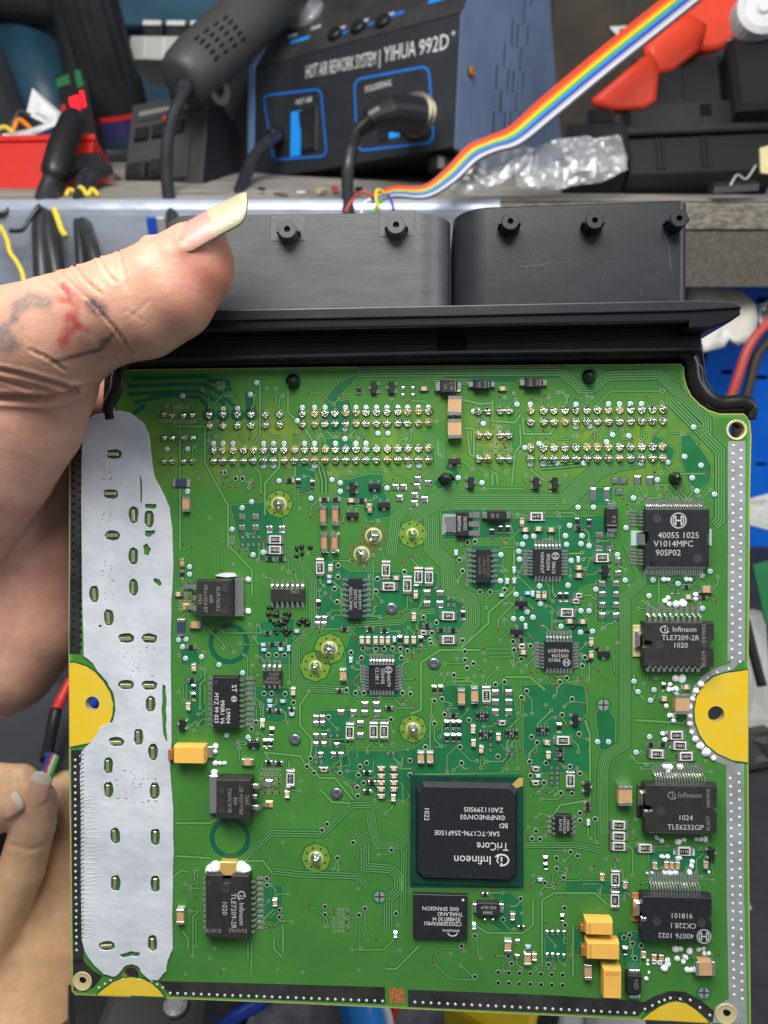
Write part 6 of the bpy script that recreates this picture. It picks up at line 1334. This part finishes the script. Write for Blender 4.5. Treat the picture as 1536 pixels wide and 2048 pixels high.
# ---- hot air handle
def turned(name, P, rads, m, n, label, cat, group=None):
    base = P[0]; b = MB(); b.tube([p - base for p in P], rads, m, n); return b, base
A, B_ = cp(362, 165, 470), cp(590, -50, 520); d = (B_ - A).normalized()
fr, L_, _ = frame3(A, B_, A + Vector((0, 60, 20)))
ha = thing('hot_air_gun', 'dark grey hot air gun lying beside the station', 'hot air gun', fr)
b = MB(); n = 24; prof = [(-2, 0), (-2, 12), (0, 15), (6, 17), (20, 18.4), (60, 18.4), (L_, 18)]
b.loft([[(x, r * math.cos(2 * math.pi * j / n), r * math.sin(2 * math.pi * j / n)) for j in range(n)] for x, r in prof], 'plastic_grey'); b.build('shell', ha, smooth=True, fix=True)
for i in range(4):
    for j in range(5):
        x = 19 + i * 8.5; a = math.radians(36 + j * 12 + i * 3); b = MB(); b.box(-2.2, 2.2, -.75, .75, -.4, .25, 'hole_dark')
        m_ = Matrix.Translation((x, 18.35 * math.cos(a), 18.35 * math.sin(a))) @ Matrix.Rotation(a - math.pi / 2, 4, 'X'); b.build('vent_slot', ha, to_m(m_))
b = MB(); b.loft([[(x, r * math.cos(2 * math.pi * j / 16) - 3, r * math.sin(2 * math.pi * j / 16) + 3) for j in range(16)] for x, r in ((-12, 4.4), (-3, 6.5), (0, 8))], 'plastic_black'); b.build('strain_relief', ha, smooth=True)
b = MB(); b.lathe(0, 0, [(8, -3), (8, 3), (4, 3), (4, -3)], 'plastic_grey', 18); b.build('hanging_loop', ha, to_m(Matrix.Translation((14, -15, 9))))
cable('handle_cable', [(378, 165, 466), (360, 200, 460), (342, 245, 456), (333, 310, 450), (336, 380, 440), (346, 440, 424), (352, 520, 418)], 3.6, 'cable', 'black cable curving down from the hot air gun behind the thumb')
# ---- bench power supply
PF, pw, ph = frame3(cp(244, 400, 505), cp(408, 372, 490), cp(196, 226, 530))
ps = thing('power_supply', 'dusty black bench meter box with knobs and a cable tail', 'power supply', PF)
b = MB(); b.box(0, pw, 0, ph, -90, 0, 'plastic_black'); b.build('case', ps)
b = MB(); b.bbox(1, pw - 1, 1, ph - 1, 0, 1.5, 'plastic_grey', .5); b.build('front_plate', ps)
b = MB(); b.box(4, pw - 6, ph - 16, ph - 3, 1.5, 2.2, 'slate'); b.build('display_window', ps); b = MB(); b.box(7, pw - 14, ph - 12, ph - 8.5, 2.2, 2.3, 'print_faint'); b.build('faded_print', ps)
for i in range(3):
    b = MB(); b.bbox(6 + i * 13, 16 + i * 13, ph - 32, ph - 22, 1.5, 4, 'plastic_black', .8); b.build('button', ps)
for i in range(2):
    b = MB(); b.bbox(5 + i * 16, 19 + i * 16, 10, 22, 1.5, 8, 'plastic_black_dusty', 2); b.build('terminal_block', ps)
b = MB(); b.lathe(0, 0, [(2.2, 1.5), (2, 4), (0, 4.6)], 'red_plastic', 12); b.build('red_lamp', ps, to_m(Matrix.Translation((28, ph - 19, 0))), smooth=True)
b = MB(); b.bbox(36, 48, 6, ph * .55, 1.5, 4.5, 'plastic_grey', 1.2); b.build('switch', ps)
b = MB(); b.box(-14, 1, 2, 14, 0, 10, 'steel_dirty', 1); b.build('cable_clamp', ps)
# black box behind
fr, bw, bh = frame3(cp(360, 395, 560), cp(530, 380, 545), cp(348, 130, 560)); b = MB(); b.box(0, bw, 0, bh, -80, 0, 'plastic_black'); b.build('instrument_case', None, CW @ to_m(fr), label='plain black instrument case behind the bench meter', cat='case')
# ---- column and its collar
A, B_ = cp(250, 262, 590), cp(152, -80, 520); fr, L_, _ = frame3(A, B_, A + Vector((60, 0, 0)))
col = thing('stand_column', 'ribbed black stand column with a red striped collar', 'stand', fr); n = 36
b = MB(); b.loft([[(x, (20 + (.8 if j % 2 else 0)) * math.cos(2 * math.pi * j / n), (20 + (.8 if j % 2 else 0)) * math.sin(2 * math.pi * j / n)) for j in range(n)] for x in (10, L_)], 'plastic_black_dusty'); b.build('column', col, fix=True)
for x0, x1, r, m, nm in ((0, 12, 22, 'purple', 'collar_base'), (12, 15, 22.6, 'red_plastic', 'red_ring'), (15, 36, 22.2, 'plastic_black_dusty', 'collar')):
    b = MB(); b.loft([[(x, r * math.cos(2 * math.pi * j / n), r * math.sin(2 * math.pi * j / n)) for j in range(n)] for x in (x0, x1)], m); b.build(nm, col, fix=True, smooth=False)
# thermometer display with red digits
fr, tw, tph = frame3(cp(146, 345, 555), cp(202, 326, 550), cp(84, 158, 560)); td = thing('display_module', 'dark display module with glowing red digits leaning on the column', 'display', fr)
b = MB(); b.bbox(0, tw, 0, tph, -10, 0, 'plastic_black', 1); b.build('case', td)
for x0, x1, y0, y1, m, nm in ((8, 15, 40, 53, 'red_glow', 'digit'), (-6, 4, 38, 50, 'red_plastic', 'digit'), (17, 20, 43, 55, 'red_glow', 'digit'), (0, 11, tph - 11, tph - 4, 'green_led', 'indicator'), (tw - 7, tw - 2, tph - 16, tph - 3, 'green_led', 'indicator'), (9, 13, 25, 29, 'green_led', 'indicator')):
    b = MB(); b.bbox(max(0.5, x0), x1, y0, y1, 0, .8, m, .2); b.build(nm, td)
# dark and blue things on the wall at the upper left
for nm, pts, rr, m, lab in (('wall_pipe', [(-30, 130, 720), (70, 420, 690)], 24, 'slate', 'dark round pipe slanting behind the red bin'), ('wall_rail', [(-40, 6, 700), (160, 26, 700)], 13, 'plastic_black', 'black rail across the upper left corner'), ('wall_post', [(118, 0, 690), (160, 200, 690)], 9, 'plastic_black', 'thin black post against the blue wall')):
    P = [cp(*p) for p in pts]; b = MB(); b.tube([p - P[0] for p in P], rr, m, 14); b.build(nm, None, CW @ to_m(Matrix.Translation(P[0])), label=lab, cat='pipe')
mat('blue_drum', (0.04, 0.125, 0.20), 0.4, noise=(12, .4, 3, None, one))
P = [cp(40, 20, 735), cp(130, 330, 735)]; b = MB(); b.tube([p - P[0] for p in P], 30, 'blue_drum', 18); b.build('blue_container', None, CW @ to_m(Matrix.Translation(P[0])), smooth=True, label='blue container behind the ribbed column at the upper left', cat='container')
fr = lframe(330, 20, 700); b = MB(); b.bbox(-62, 75, -14, 40, -20, 0, 'blue_drum', 3); b.build('blue_crate', None, CW @ to_m(fr), label='blue crate behind the grey connector tray', cat='crate')
# grey tray of connectors
fr, gw, gh = frame3(cp(258, 118, 600), cp(400, 120, 590), cp(246, 72, 600)); ty = thing('parts_tray', 'pale grey tray of connectors behind the hot air gun', 'tray', fr)
b = MB(); b.box(0, gw, 0, gh, -40, 0, 'grey_board'); b.build('tray', ty)
for i in range(3): b = MB(); b.box(12 + i * 16, 13.5 + i * 16, 0, gh - 1, 0, 1.2, 'white_plastic'); b.build('rib', ty)
for i in range(3):
    fr2 = fr @ Matrix.Translation((4 + i * 20, gh, -8)); c_ = thing('connector', ('black and white connector at the left end of the grey tray', 'black connector in the middle of the grey tray', 'black connector at the right end of the grey tray')[i], 'connector', fr2, 'connectors in the tray')
    b = MB(); b.bbox(0, 17, 0, 15, -12, 0, 'plastic_black', 1); b.build('shell', c_); b = MB(); b.box(1, 16, 12.5, 16, -11, .8, 'white_plastic'); b.build('latch', c_); b = MB(); b.bbox(4, 13, 3, 11, 0, 1.0, 'plastic_black_dusty', .3); b.build('opening', c_)
# ---- red bin with paper
fr, rw, rh = frame3(cp(-40, 402, 470), cp(168, 399, 470), cp(-60, 288, 478)); rb = thing('red_bin', 'bright red plastic bin at the left end of the shelf', 'bin', fr)
b = MB(); t = 2
b.loft([[(0, 0, 0), (rw, 0, 0), (rw, 0, -60), (0, 0, -60)], [(-6, rh, 5), (rw + 6, rh, 5), (rw + 6, rh, -62), (-6, rh, -62)], [(-4, rh, 3), (rw + 4, rh, 3), (rw + 4, rh, -60), (-4, rh, -60)], [(2, 3, -2), (rw - 2, 3, -2), (rw - 2, 3, -58), (2, 3, -58)]], 'red_plastic'); b.build('bin_body', rb, fix=True)
b = MB(); b.box(-6.5, rw + 6.5, rh - 3, rh + .6, 4.5, 6.5, 'red_plastic'); b.build('rim', rb)
def sheet(name, pts, depth, th, m, label, cat, bend=3, group=None):
    """slightly crumpled slab whose outline is given in pixels at a depth"""
    P = [cp(x, y, depth + (dd[0] if dd else 0)) for x, y, *dd in pts]; c0 = sum(P, Vector()) / len(P); b = MB(); F = []; B2 = []
    nrm = Vector((0, 0, 1)); rings = []
    for f in (1, .66, .33):
        rings.append([c0 + (p - c0) * f + nrm * (bend * mnoise.noise(Vector((p.x * .05 + f * 3, p.y * .05, 1))) if f < 1 else 0) for p in P])
    N_ = len(P); V = [p - c0 for r in rings for p in r] + [Vector((0, 0, 0))]; F = []
    for i in range(2):
        for j in range(N_): k = (j + 1) % N_; F.append((i * N_ + j, i * N_ + k, (i + 1) * N_ + k, (i + 1) * N_ + j))
    for j in range(N_): F.append((2 * N_ + j, 2 * N_ + (j + 1) % N_, 3 * N_))
    o_ = len(V); V2 = [v - Vector((0, 0, th)) for v in V]; F2 = [tuple(o_ + i for i in reversed(f)) for f in F]; rim = [(j, o_ + j, o_ + (j + 1) % N_, (j + 1) % N_) for j in range(N_)]
    b.add(V + V2, F + F2 + rim, m); return b.build(name, None, CW @ to_m(Matrix.Translation(c0)), fix=True, smooth=cat in ('strap', 'rag'), label=label, cat=cat, group=group)
sheet('paper_tag', [(65, 176), (122, 225), (118, 238), (96, 250), (52, 228)], 490, 1.0, 'white_paper', 'white printed tag standing in the red bin', 'paper'); sheet('paper_strip', [(4, 268), (60, 258), (112, 238), (124, 246), (70, 268), (60, 287), (8, 288)], 474, 1.2, 'white_paper', 'curled white paper strip on the rim of the red bin', 'paper')
for i, (m, P) in enumerate((('yellow_wire', [(-10, 262, 480), (10, 255, 480), (28, 268, 478)]), ('ribbon2', [(26, 262, 490), (38, 240, 490), (62, 258, 488)]), ('slate', [(20, 255, 492), (40, 225, 492), (60, 232, 490)]))): cable('loose_wire', P, 1.6, m, ('yellow wire loop at the far left inside the red bin', 'orange wire loop inside the red bin', 'dark wire loop inside the red bin beside the white tag')[i], 'wire')
# black grip and three cables beside the bin
P = [cp(150, 232, 462), cp(144, 245, 458), cp(122, 300, 448), cp(108, 345, 440), (cp(101, 360, 436))]; base = P[0]; b = MB(); b.tube([p - base for p in P], [5.5, 7.5, 8, 7.5, 3.5], 'plastic_black', 12); b.build('cable_grip', None, CW @ to_m(Matrix.Translation(base)), smooth=True, label='black tapered cable grip leaning on the red bin', cat='cable grip')
cable('grip_cable', [(101, 360, 436), (88, 395, 432), (82, 450, 424), (84, 520, 418), (88, 600, 416)], 4.8, 'cable', 'black cable running down from the tapered grip, leftmost of the hanging cables')
cable('hanging_cable', [(200, 322, 478), (165, 325, 468), (125, 350, 450), (100, 395, 434), (98, 460, 424), (108, 520, 419), (120, 590, 416)], 4.8, 'cable', 'thick black cable arching from the clamp, second of the hanging cables', group='cables hanging from the clamp')
cable('hanging_cable', [(206, 332, 476), (180, 336, 468), (160, 362, 450), (156, 410, 434), (160, 480, 424), (166, 560, 418)], 3.0, 'cable', 'thin black cable hanging from the clamp between two thicker ones', group='cables hanging from the clamp')
cable('hanging_cable', [(214, 338, 474), (186, 352, 462), (170, 395, 444), (170, 450, 428), (184, 500, 420), (200, 560, 416)], 4.2, 'cable', 'rightmost black cable hanging from the clamp over the metal channel', group='cables hanging from the clamp')
cable('yellow_wire', [(0, 452, 420), (14, 480, 415), (20, 505, 412), (34, 525, 410), (46, 552, 408), (52, 600, 406)], 1.3, 'yellow_wire', 'frayed yellow wire at the far left above the hand', 'wire')
cable('black_wire', [(-5, 430, 424), (12, 425, 424), (24, 405, 426)], 1.2, 'cable', 'short black wire over the left end of the channel', 'wire'); cable('black_wire', [(20, 462, 418), (44, 460, 417), (58, 440, 418), (78, 412, 420)], 1.2, 'cable', 'thin black wire crossing the left of the metal channel', 'wire')
cable('yellow_connector_wire', [(108, 418, 420), (116, 440, 418), (124, 462, 416), (132, 472, 415)], 1.6, 'yellow_wire', 'short yellow wire end hanging between the black cables', 'wire')
random.seed(12)
for i in range(3): cable('yellow_scrap', [(132 + i * 22 + random.uniform(-4, 4), 392 + random.uniform(-6, 3), 440), (140 + i * 22, 380 + random.uniform(-8, 4), 440), (153 + i * 22, 390 + random.uniform(-4, 4), 438)], 1.4, 'yellow_wire', ('leftmost', 'middle', 'rightmost')[i] + ' of three yellow wire scraps in front of the red bin', 'wire', 6, 'yellow scraps on the shelf')
fr = lframe(314, 466, 418); b = MB(); b.bbox(-5, 0, -8, 8, -4, 0, 'blue_cable', .6); b.bbox(.2, 5, -7, 8, -4, 0, 'silver_paint', .6); b.build('usb_plug', None, CW @ to_m(fr), label='small blue and silver plug above the thumb', cat='plug')
# small clutter under the station
random.seed(31)
SCR = [('plastic_black', 'black'), ('steel_dirty', 'tarnished'), ('white_plastic', 'white'), ('brass', 'brass'), ('red_wire', 'red')]
for i in range(10):
    x = 530 + (i % 5) * 36 + (i // 5) * 190 + random.uniform(-6, 6); p = lframe(x, random.uniform(378, 396), 440 + random.uniform(0, 20), random.uniform(0, 180)); b = MB(); m, cn = SCR[i % 5]; l, h = random.uniform(2, 7), random.uniform(1, 2.5); b.bbox(-l, l, 0, h, -1.5, 1.5, m, .4)
    b.build('metal_scrap', None, CW @ to_m(p), label='small %s scrap under the %s half of the rework station' % (cn, ('left', 'right')[i // 5]), cat='scrap', group='scraps under the station')
# ---- rainbow ribbon cable
rib = bpy.data.objects.new('ribbon_cable', None); COL.objects.link(rib); base = cp(900, 345, 405); rib.matrix_world = CW @ to_m(Matrix.Translation(base)); tag(rib, 'rainbow ribbon cable sweeping up to the right past the station', 'ribbon cable')
PTH = [(742, 398, 412, .05, 16), (790, 384, 408, .12, 20), (850, 384, 404, .2, 26), (900, 352, 402, .5, 34), (945, 308, 402, .5, 38), (985, 289, 402, .35, 36), (1030, 272, 402, .55, 44), (1090, 222, 402, .64, 50), (1200, 130, 404, .64, 52), (1320, 34, 408, .64, 54), (1440, -62, 412, .64, 54)]
for k in range(10):
    P = []
    for px, py, d, sl, w_ in PTH:
        o_ = (k - 4.5) / 10 * w_; dx, dy = sl, math.sqrt(1 - sl * sl); P.append(cp(px + dx * o_, py + dy * o_, d + .15 * k) - base)
    b = MB(); b.tube(catmull(P, 6), .74, 'ribbon%d' % k, 8); b.build('wire', rib, smooth=True)
for i, (m, P) in enumerate((('red_wire', [(752, 394, 410), (725, 384, 410), (705, 400, 412), (690, 425, 412)]), ('yellow_wire', [(770, 388, 407), (755, 380, 404), (752, 400, 402), (760, 420, 402)]), ('ribbon6', [(775, 390, 407), (782, 400, 404), (788, 422, 404)]), ('ribbon8', [(742, 398, 410), (728, 408, 410), (722, 430, 410)]), ('ribbon4', [(765, 402, 407), (757, 408, 405), (745, 428, 405)]))):
    b = MB(); P = [cp(*p) - base for p in P]; b.tube(catmull(P, 6), .85, m, 8); b.build('loose_end', rib, smooth=True)
# ---- clear bags
def bag(px, py, depth, sx, sy, sz, roll, seed, label):
    b = MB(); nu, nv = 46, 22; V = []; F = []
    for i in range(nu + 1):
        u = -1 + 2 * i / nu
        for j in range(nv):
            t = 2 * math.pi * j / nv; w_ = (1 - abs(u) ** 3.2) ** .5; x = sx * u; y = sy * math.sin(t) * (.25 + .75 * w_); z = sz * math.cos(t) * w_ * (.4 if math.sin(t) > .6 else 1)
            q = Vector((x * .06 + seed, y * .08, z * .08)); nn = mnoise.noise_vector(q) * sy * .25 + mnoise.noise_vector(q * 2.7) * sy * .14; V.append((x + nn.x, y + nn.y, z + nn.z))
    for i in range(nu):
        for j in range(nv): F.append((i * nv + j, i * nv + (j + 1) % nv, (i + 1) * nv + (j + 1) % nv, (i + 1) * nv + j))
    F += [tuple(range(nv)), tuple(reversed(range(nu * nv, nu * nv + nv)))]; b.add(V, F, 'bag'); return b.build('plastic_bag', None, CW @ to_m(Matrix.Translation(cp(px, py, depth)) @ Matrix.Rotation(math.radians(roll), 4, 'Z')), fix=True, smooth=False, label=label, cat='plastic bag', group='clear bags on the shelf')
bag(975, 338, 415, 24, 10, 3, 24, 1.3, 'crumpled clear bag under the ribbon cable'); bag(1138, 326, 418, 31, 13, 3, 9, 5.1, 'clear plastic bag lying before the black connector block')
# ---- right end of the shelf: black connector housings, red straps
fr, kw, kh = frame3(cp(1258, 352, 436), cp(1560, 340, 430), cp(1264, 208, 446)); kb = thing('connector_block', 'large black ribbed connector housing at the right end of the shelf', 'connector housing', fr)
b = MB(); b.bbox(0, kw, 0, kh * .52, -60, 0, 'plastic_black', 1); b.build('lower_body', kb)
b = MB(); b.bbox(-2, kw, kh * .52, kh * .64, -60, 3.5, 'plastic_black_dusty', 1.0); b.build('ridge', kb); b = MB(); b.bbox(2, kw, kh * .64, kh * .98, -60, 1.5, 'plastic_black_dusty', 1); b.build('upper_body', kb)
for x in (16, 19, 41, 44): b = MB(); b.bbox(x, x + 1.5, 3, kh * .5, -1, 1.2, 'plastic_black', .3); b.build('rib', kb)
b = MB(); b.box(42, 48, kh * .76, kh * .92, 1, 1.8, 'hole_dark'); b.build('slot', kb)
b = MB(); b.bbox(10, 62, kh * .98, kh * 1.85, -45, -6, 'plastic_black_dusty', 5); b.bbox(14, 36, kh * .98, kh * 1.78, -8, -3.5, 'plastic_black_dusty', 1); b.build('shroud', kb)
fr, qw, qh = frame3(cp(1475, 215, 425), cp(1600, 205, 420), cp(1490, 70, 440)); b = MB(); b.bbox(0, qw, 0, qh, -40, 0, 'plastic_black', 3); b.build('connector_shell', None, CW @ to_m(fr), label='black connector shell at the right edge above the ribbed housing', cat='connector')
fr, qw, qh = frame3(cp(1140, 295, 430), cp(1262, 292, 428), cp(1150, 225, 440)); lt = thing('latch_connector', 'black latched connector between the ribbon cable and the ribbed housing', 'connector', fr)
b = MB(); b.bbox(0, qw, -6, qh * .8, -30, 0, 'plastic_black_dusty', 3); b.build('body', lt); b = MB(); b.bbox(12, 26, qh * .7, qh * 1.05, -20, 2, 'plastic_black', 1.5); b.build('latch', lt)
fr = lframe(1215, 130, 560); b = MB(); b.bbox(-45, 40, -60, 70, -30, 0, 'cav_brown', 2); bx_ = b.build('wooden_box', None, CW @ to_m(fr), label='dark brown box behind the ribbon cable', cat='box')
sheet('tape_scrap', [(1195, 22), (1270, 40), (1262, 52), (1240, 58), (1236, 72), (1222, 58), (1212, 34)], 548, .5, 'white_paper', 'torn white tape on the dark brown box', 'tape', .5)
for i, (P, d) in enumerate((([(1360, 30), (1420, -20), (1520, -40), (1500, 20), (1484, 64), (1440, 96), (1396, 104), (1370, 70)], 470), ([(1290, 92), (1368, 22), (1415, 50), (1404, 96), (1345, 140), (1305, 150)], 452), ([(1186, 196), (1300, 102), (1318, 130), (1312, 200), (1290, 215), (1225, 218), (1196, 208)], 442))):
    sheet('red_strap', P, d, 6, 'red_fabric', ('largest red strap loop at the upper right corner', 'middle red strap fold above the black housing', 'lowest red strap fold under the ribbon cable')[i], 'strap', 2.0, 'red straps')
P = cp(1524, 18, 430); b = MB(); b.lathe(0, 0, [(14, -10), (14, 0), (11, 2), (10, 1), (4, 1), (3, 3), (0, 3)], 'white_paper', 24); b.build('metal_disc', None, CW @ to_m(Matrix.Translation(P)), smooth=False, label='worn whitish round cap at the upper right corner', cat='cap')
sheet('green_card', [(1455, 80), (1505, 62), (1500, 90), (1460, 95)], 446, 1, 'grey_board', 'pale green card behind the black housing', 'card', .5)
fr = lframe(1470, 384, 424, 8, 0, 2); sc2 = thing('flat_cable_socket', 'small socket with a row of metal pins on the shelf edge at right', 'socket', fr); b = MB(); b.bbox(-13, 13, 0, 5, -6, -.5, 'plastic_black_dusty', .5); b.build('body', sc2)
b = MB()
for k in range(20): b.box(-12.4 + k * 1.3, -11.8 + k * 1.3, .2, 3.6, -.5, 1.0, 'tin')
b.build('pins', sc2, kind='stuff')
sheet('metal_bracket', [(1520, 296), (1540, 290), (1540, 348), (1522, 345)], 418, 1.5, 'brass', 'small brass bracket at the right edge above the pin socket', 'bracket', .3)
cable('thin_wire', [(1460, 372, 420), (1474, 350, 420), (1492, 358, 420), (1512, 330, 420)], .6, 'silver_paint', 'thin silver wire curling above the pin socket', 'wire', 6)
# ---- under the shelf at right: pegboard, rag, wires
fr = lframe(1480, 1120, 600); hl = []
for i, (px, py) in enumerate(((1453, 745), (1524, 756), (1522, 930), (1425, 930), (1524, 600), (1440, 640), (1475, 850), (1560, 850))): x, y = uv(fr, px, py); hl.append([(x - 4, y - 2), (x + 4, y - 2), (x + 4, y + 2), (x - 4, y + 2)])
me = curve_mesh('panel', [[(-60, -20), (160, -20), (160, 300), (-60, 300)]] + [h for h in hl if -58 < h[0][0] and h[1][0] < 158 and -18 < h[0][1] and h[2][1] < 298], 3, .2, 0, ('pegboard',)); pgb = thing('pegboard', 'bright blue perforated board below the shelf at right', 'pegboard', fr); link('panel', me, pgb)
b = MB(); b.box(-60, 160, -20, 300, -12, -9, 'green_pcb'); b.build('backing', pgb)
sheet('rag', [(1378, 562), (1420, 572), (1460, 578), (1490, 585), (1512, 610), (1516, 640), (1508, 680), (1478, 690), (1466, 682), (1460, 676), (1448, 694), (1420, 700), (1404, 706), (1390, 690), (1372, 640)], 470, 4, 'rag', 'crumpled off-white rag beside the right end of the connector', 'rag', 9)
cable('red_wire', [(1540, 640, 450), (1500, 690, 450), (1474, 760, 452), (1452, 830, 456), (1440, 900, 462)], 2.8, 'red_wire', 'thick red wire hanging before the blue board', 'wire'); cable('dark_wire', [(1552, 670, 458), (1515, 710, 458), (1496, 780, 460), (1476, 840, 464), (1470, 900, 470)], 3.0, 'cav_brown', 'thick dark wire beside the red one', 'wire')
sheet('silver_foil', [(1515, 612), (1540, 600), (1540, 660), (1520, 650)], 480, 2, 'silver_paint', 'shiny foil lump at the right edge beside the rag', 'foil', 4)
# loose things seen past the right edge of the board
sheet('grey_paper', [(1490, 1000), (1545, 985), (1545, 1062), (1500, 1050)], 430, 1, 'grey_board', 'grey paper corner below the blue board', 'paper', 2); sheet('green_board_scrap', [(1506, 1130), (1545, 1120), (1545, 1270), (1530, 1240)], 400, 1.6, 'green_pcb', 'edge of a green circuit board at the right margin', 'circuit board', .4)
sheet('grey_casting', [(1486, 1235), (1530, 1225), (1550, 1480), (1490, 1480)], 420, 14, 'grey_board', 'pale grey cast cover at the right margin', 'cover', 5); cable('black_lever', [(1490, 1238, 395), (1510, 1320, 392), (1524, 1372, 390)], 2.4, 'plastic_black', 'black lever across the pale grey cover', 'lever')
sheet('dark_clamp', [(1492, 1470), (1545, 1460), (1545, 1530), (1500, 1540)], 400, 10, 'plastic_grey', 'dark grey clamp below the pale cover', 'clamp', 4)
for i, P in enumerate(([(1492, 1800, 340), (1520, 1860, 335), (1550, 1930, 330)], [(1494, 1870, 335), (1530, 1940, 330), (1550, 1985, 328)])): cable('tweezer_arm', P, .8, 'silver_paint', ('upper thin grey rod on the black mat at right', 'lower thin grey rod on the black mat at right')[i], 'rod', 6, 'rods on the mat')
o = bag(1525, 1945, 330, 10, 8, 3, 40, 8.2, 'small clear bag on the black mat at the lower right'); o['group'] = ''; del o['group']
# ---- lower left and bottom: things lying on the bench
def bench_thing(name, pts, h, m, label, cat, h0=0.0, bev=1.0):
    P = [gp(x, y, h) for x, y in pts]; c0 = sum(P, Vector()) / len(P); lp = [((p.x - c0.x) / S, (p.y - c0.y) / S) for p in P]
    me = curve_mesh(name, [lp], h - h0, bev, h, (m,)); o = link(name, me, None, Matrix.Translation((c0.x, c0.y, BENCH_Z)), label=label, cat=cat); return o
bench_thing('tool_case', [(-80, 1370), (150, 1370), (150, 1500), (100, 1540), (-80, 1560)], 70, 'slate', 'dark slate grey tool case behind the hands', 'case', 0, 8)
cable('case_handle', [(40, 1420, 388), (66, 1440, 386), (78, 1480, 384), (76, 1530, 384)], 4, 'plastic_black', 'black curved handle on the slate tool case', 'handle')
cable('red_lead', [(142, 1360, 330), (124, 1395, 326), (112, 1420, 322)], 2.2, 'red_plastic', 'red test lead beside the left yellow pad', 'wire'); cable('black_lead', [(112, 1420, 322), (104, 1460, 316), (92, 1520, 304)], 2.4, 'plastic_black', 'black lead running down to the pinching fingers', 'wire')
for i, m in enumerate(('blue_cable', 'red_wire', 'white_plastic', 'ribbon4')): cable('pinched_wire', [(100 + i * 5, 1505 + i * 3, 296), (86 + i * 6, 1545, 290), (72 + i * 7, 1590, 286 + i)], .9, m, ('blue', 'red', 'white', 'green')[i] + ' thin wire held between the fingers of the tan hand', 'wire', 6, 'wires held in the tan hand')
sheet('tinned_clip', [(112, 1445), (128, 1430), (140, 1450), (138, 1490), (118, 1480)], 360, 3, 'silver_paint', 'shiny metal clip beside the black lead', 'clip', 3)
cable('blue_lead', [(160, 1440, 330), (190, 1405, 330), (240, 1360, 332)], 2.4, 'blue_cable', 'blue lead seen through the left hole of the board', 'wire')
bench_thing('grey_box', [(236, 1985), (395, 1992), (380, 2080), (200, 2080)], 45, 'plastic_grey', 'grey plastic box below the lower left of the board', 'box', 0, 4); bench_thing('black_box', [(150, 1980), (238, 1985), (205, 2090), (150, 2090)], 40, 'plastic_black', 'black box beside the grey one below the board', 'box', 0, 3)
fr = gp(352, 2012, 46); b = MB(); b.lathe(0, 0, [(4, 0), (4, 1.5), (2.5, 2.2), (0, 2.2)], 'silver_paint', 14); b.build('screw', None, Matrix.Translation(fr), smooth=False, label='round screw on the grey plastic box', cat='screw')
cable('blue_cable', [(540, 1985, 300), (510, 2010, 298), (470, 2035, 296), (430, 2075, 294)], 3.2, 'blue_cable', 'blue cable emerging under the bottom edge of the board', 'cable')
bench_thing('grey_mat', [(520, 1990), (800, 1990), (960, 2010), (960, 2100), (470, 2100)], 5, 'mat_grey', 'speckled grey mat below the middle of the board', 'mat', 0, .5)
cable('blue_pipe', [(715, 1990, 292), (722, 2020, 290), (730, 2060, 288), (738, 2110, 286)], 8, 'blue_pipe', 'bright blue tube under the bottom edge of the board', 'tube', 16)
cable('white_strip', [(762, 2000, 294), (774, 2030, 292), (782, 2080, 290)], 2.0, 'white_plastic', 'white cord beside the blue tube', 'cord'); cable('thin_red_wire', [(796, 2000, 296), (786, 2030, 294), (774, 2080, 292)], 1.4, 'red_plastic', 'thin red wire beside the blue tube', 'wire')
bench_thing('yellow_tool', [(948, 2020), (985, 2018), (1060, 2026), (1054, 2060), (1040, 2090), (1000, 2050)], 20, 'yellow_plastic', 'yellow plastic tool under the bottom edge of the board', 'tool', 4, 3)
bench_thing('white_box', [(1130, 2034), (1180, 2034), (1185, 2090), (1120, 2090)], 25, 'white_plastic', 'white box under the lower right of the board', 'box', 0, 2); bench_thing('pale_bottle', [(1195, 2036), (1270, 2040), (1280, 2095), (1195, 2095)], 28, 'grey_board', 'pale bottle beside the white box at the bottom', 'bottle', 0, 5)
# tidy helper properties
for o in bpy.data.objects:
    for k in ('_top', '_c', '_base'):
        if k in o: del o[k]
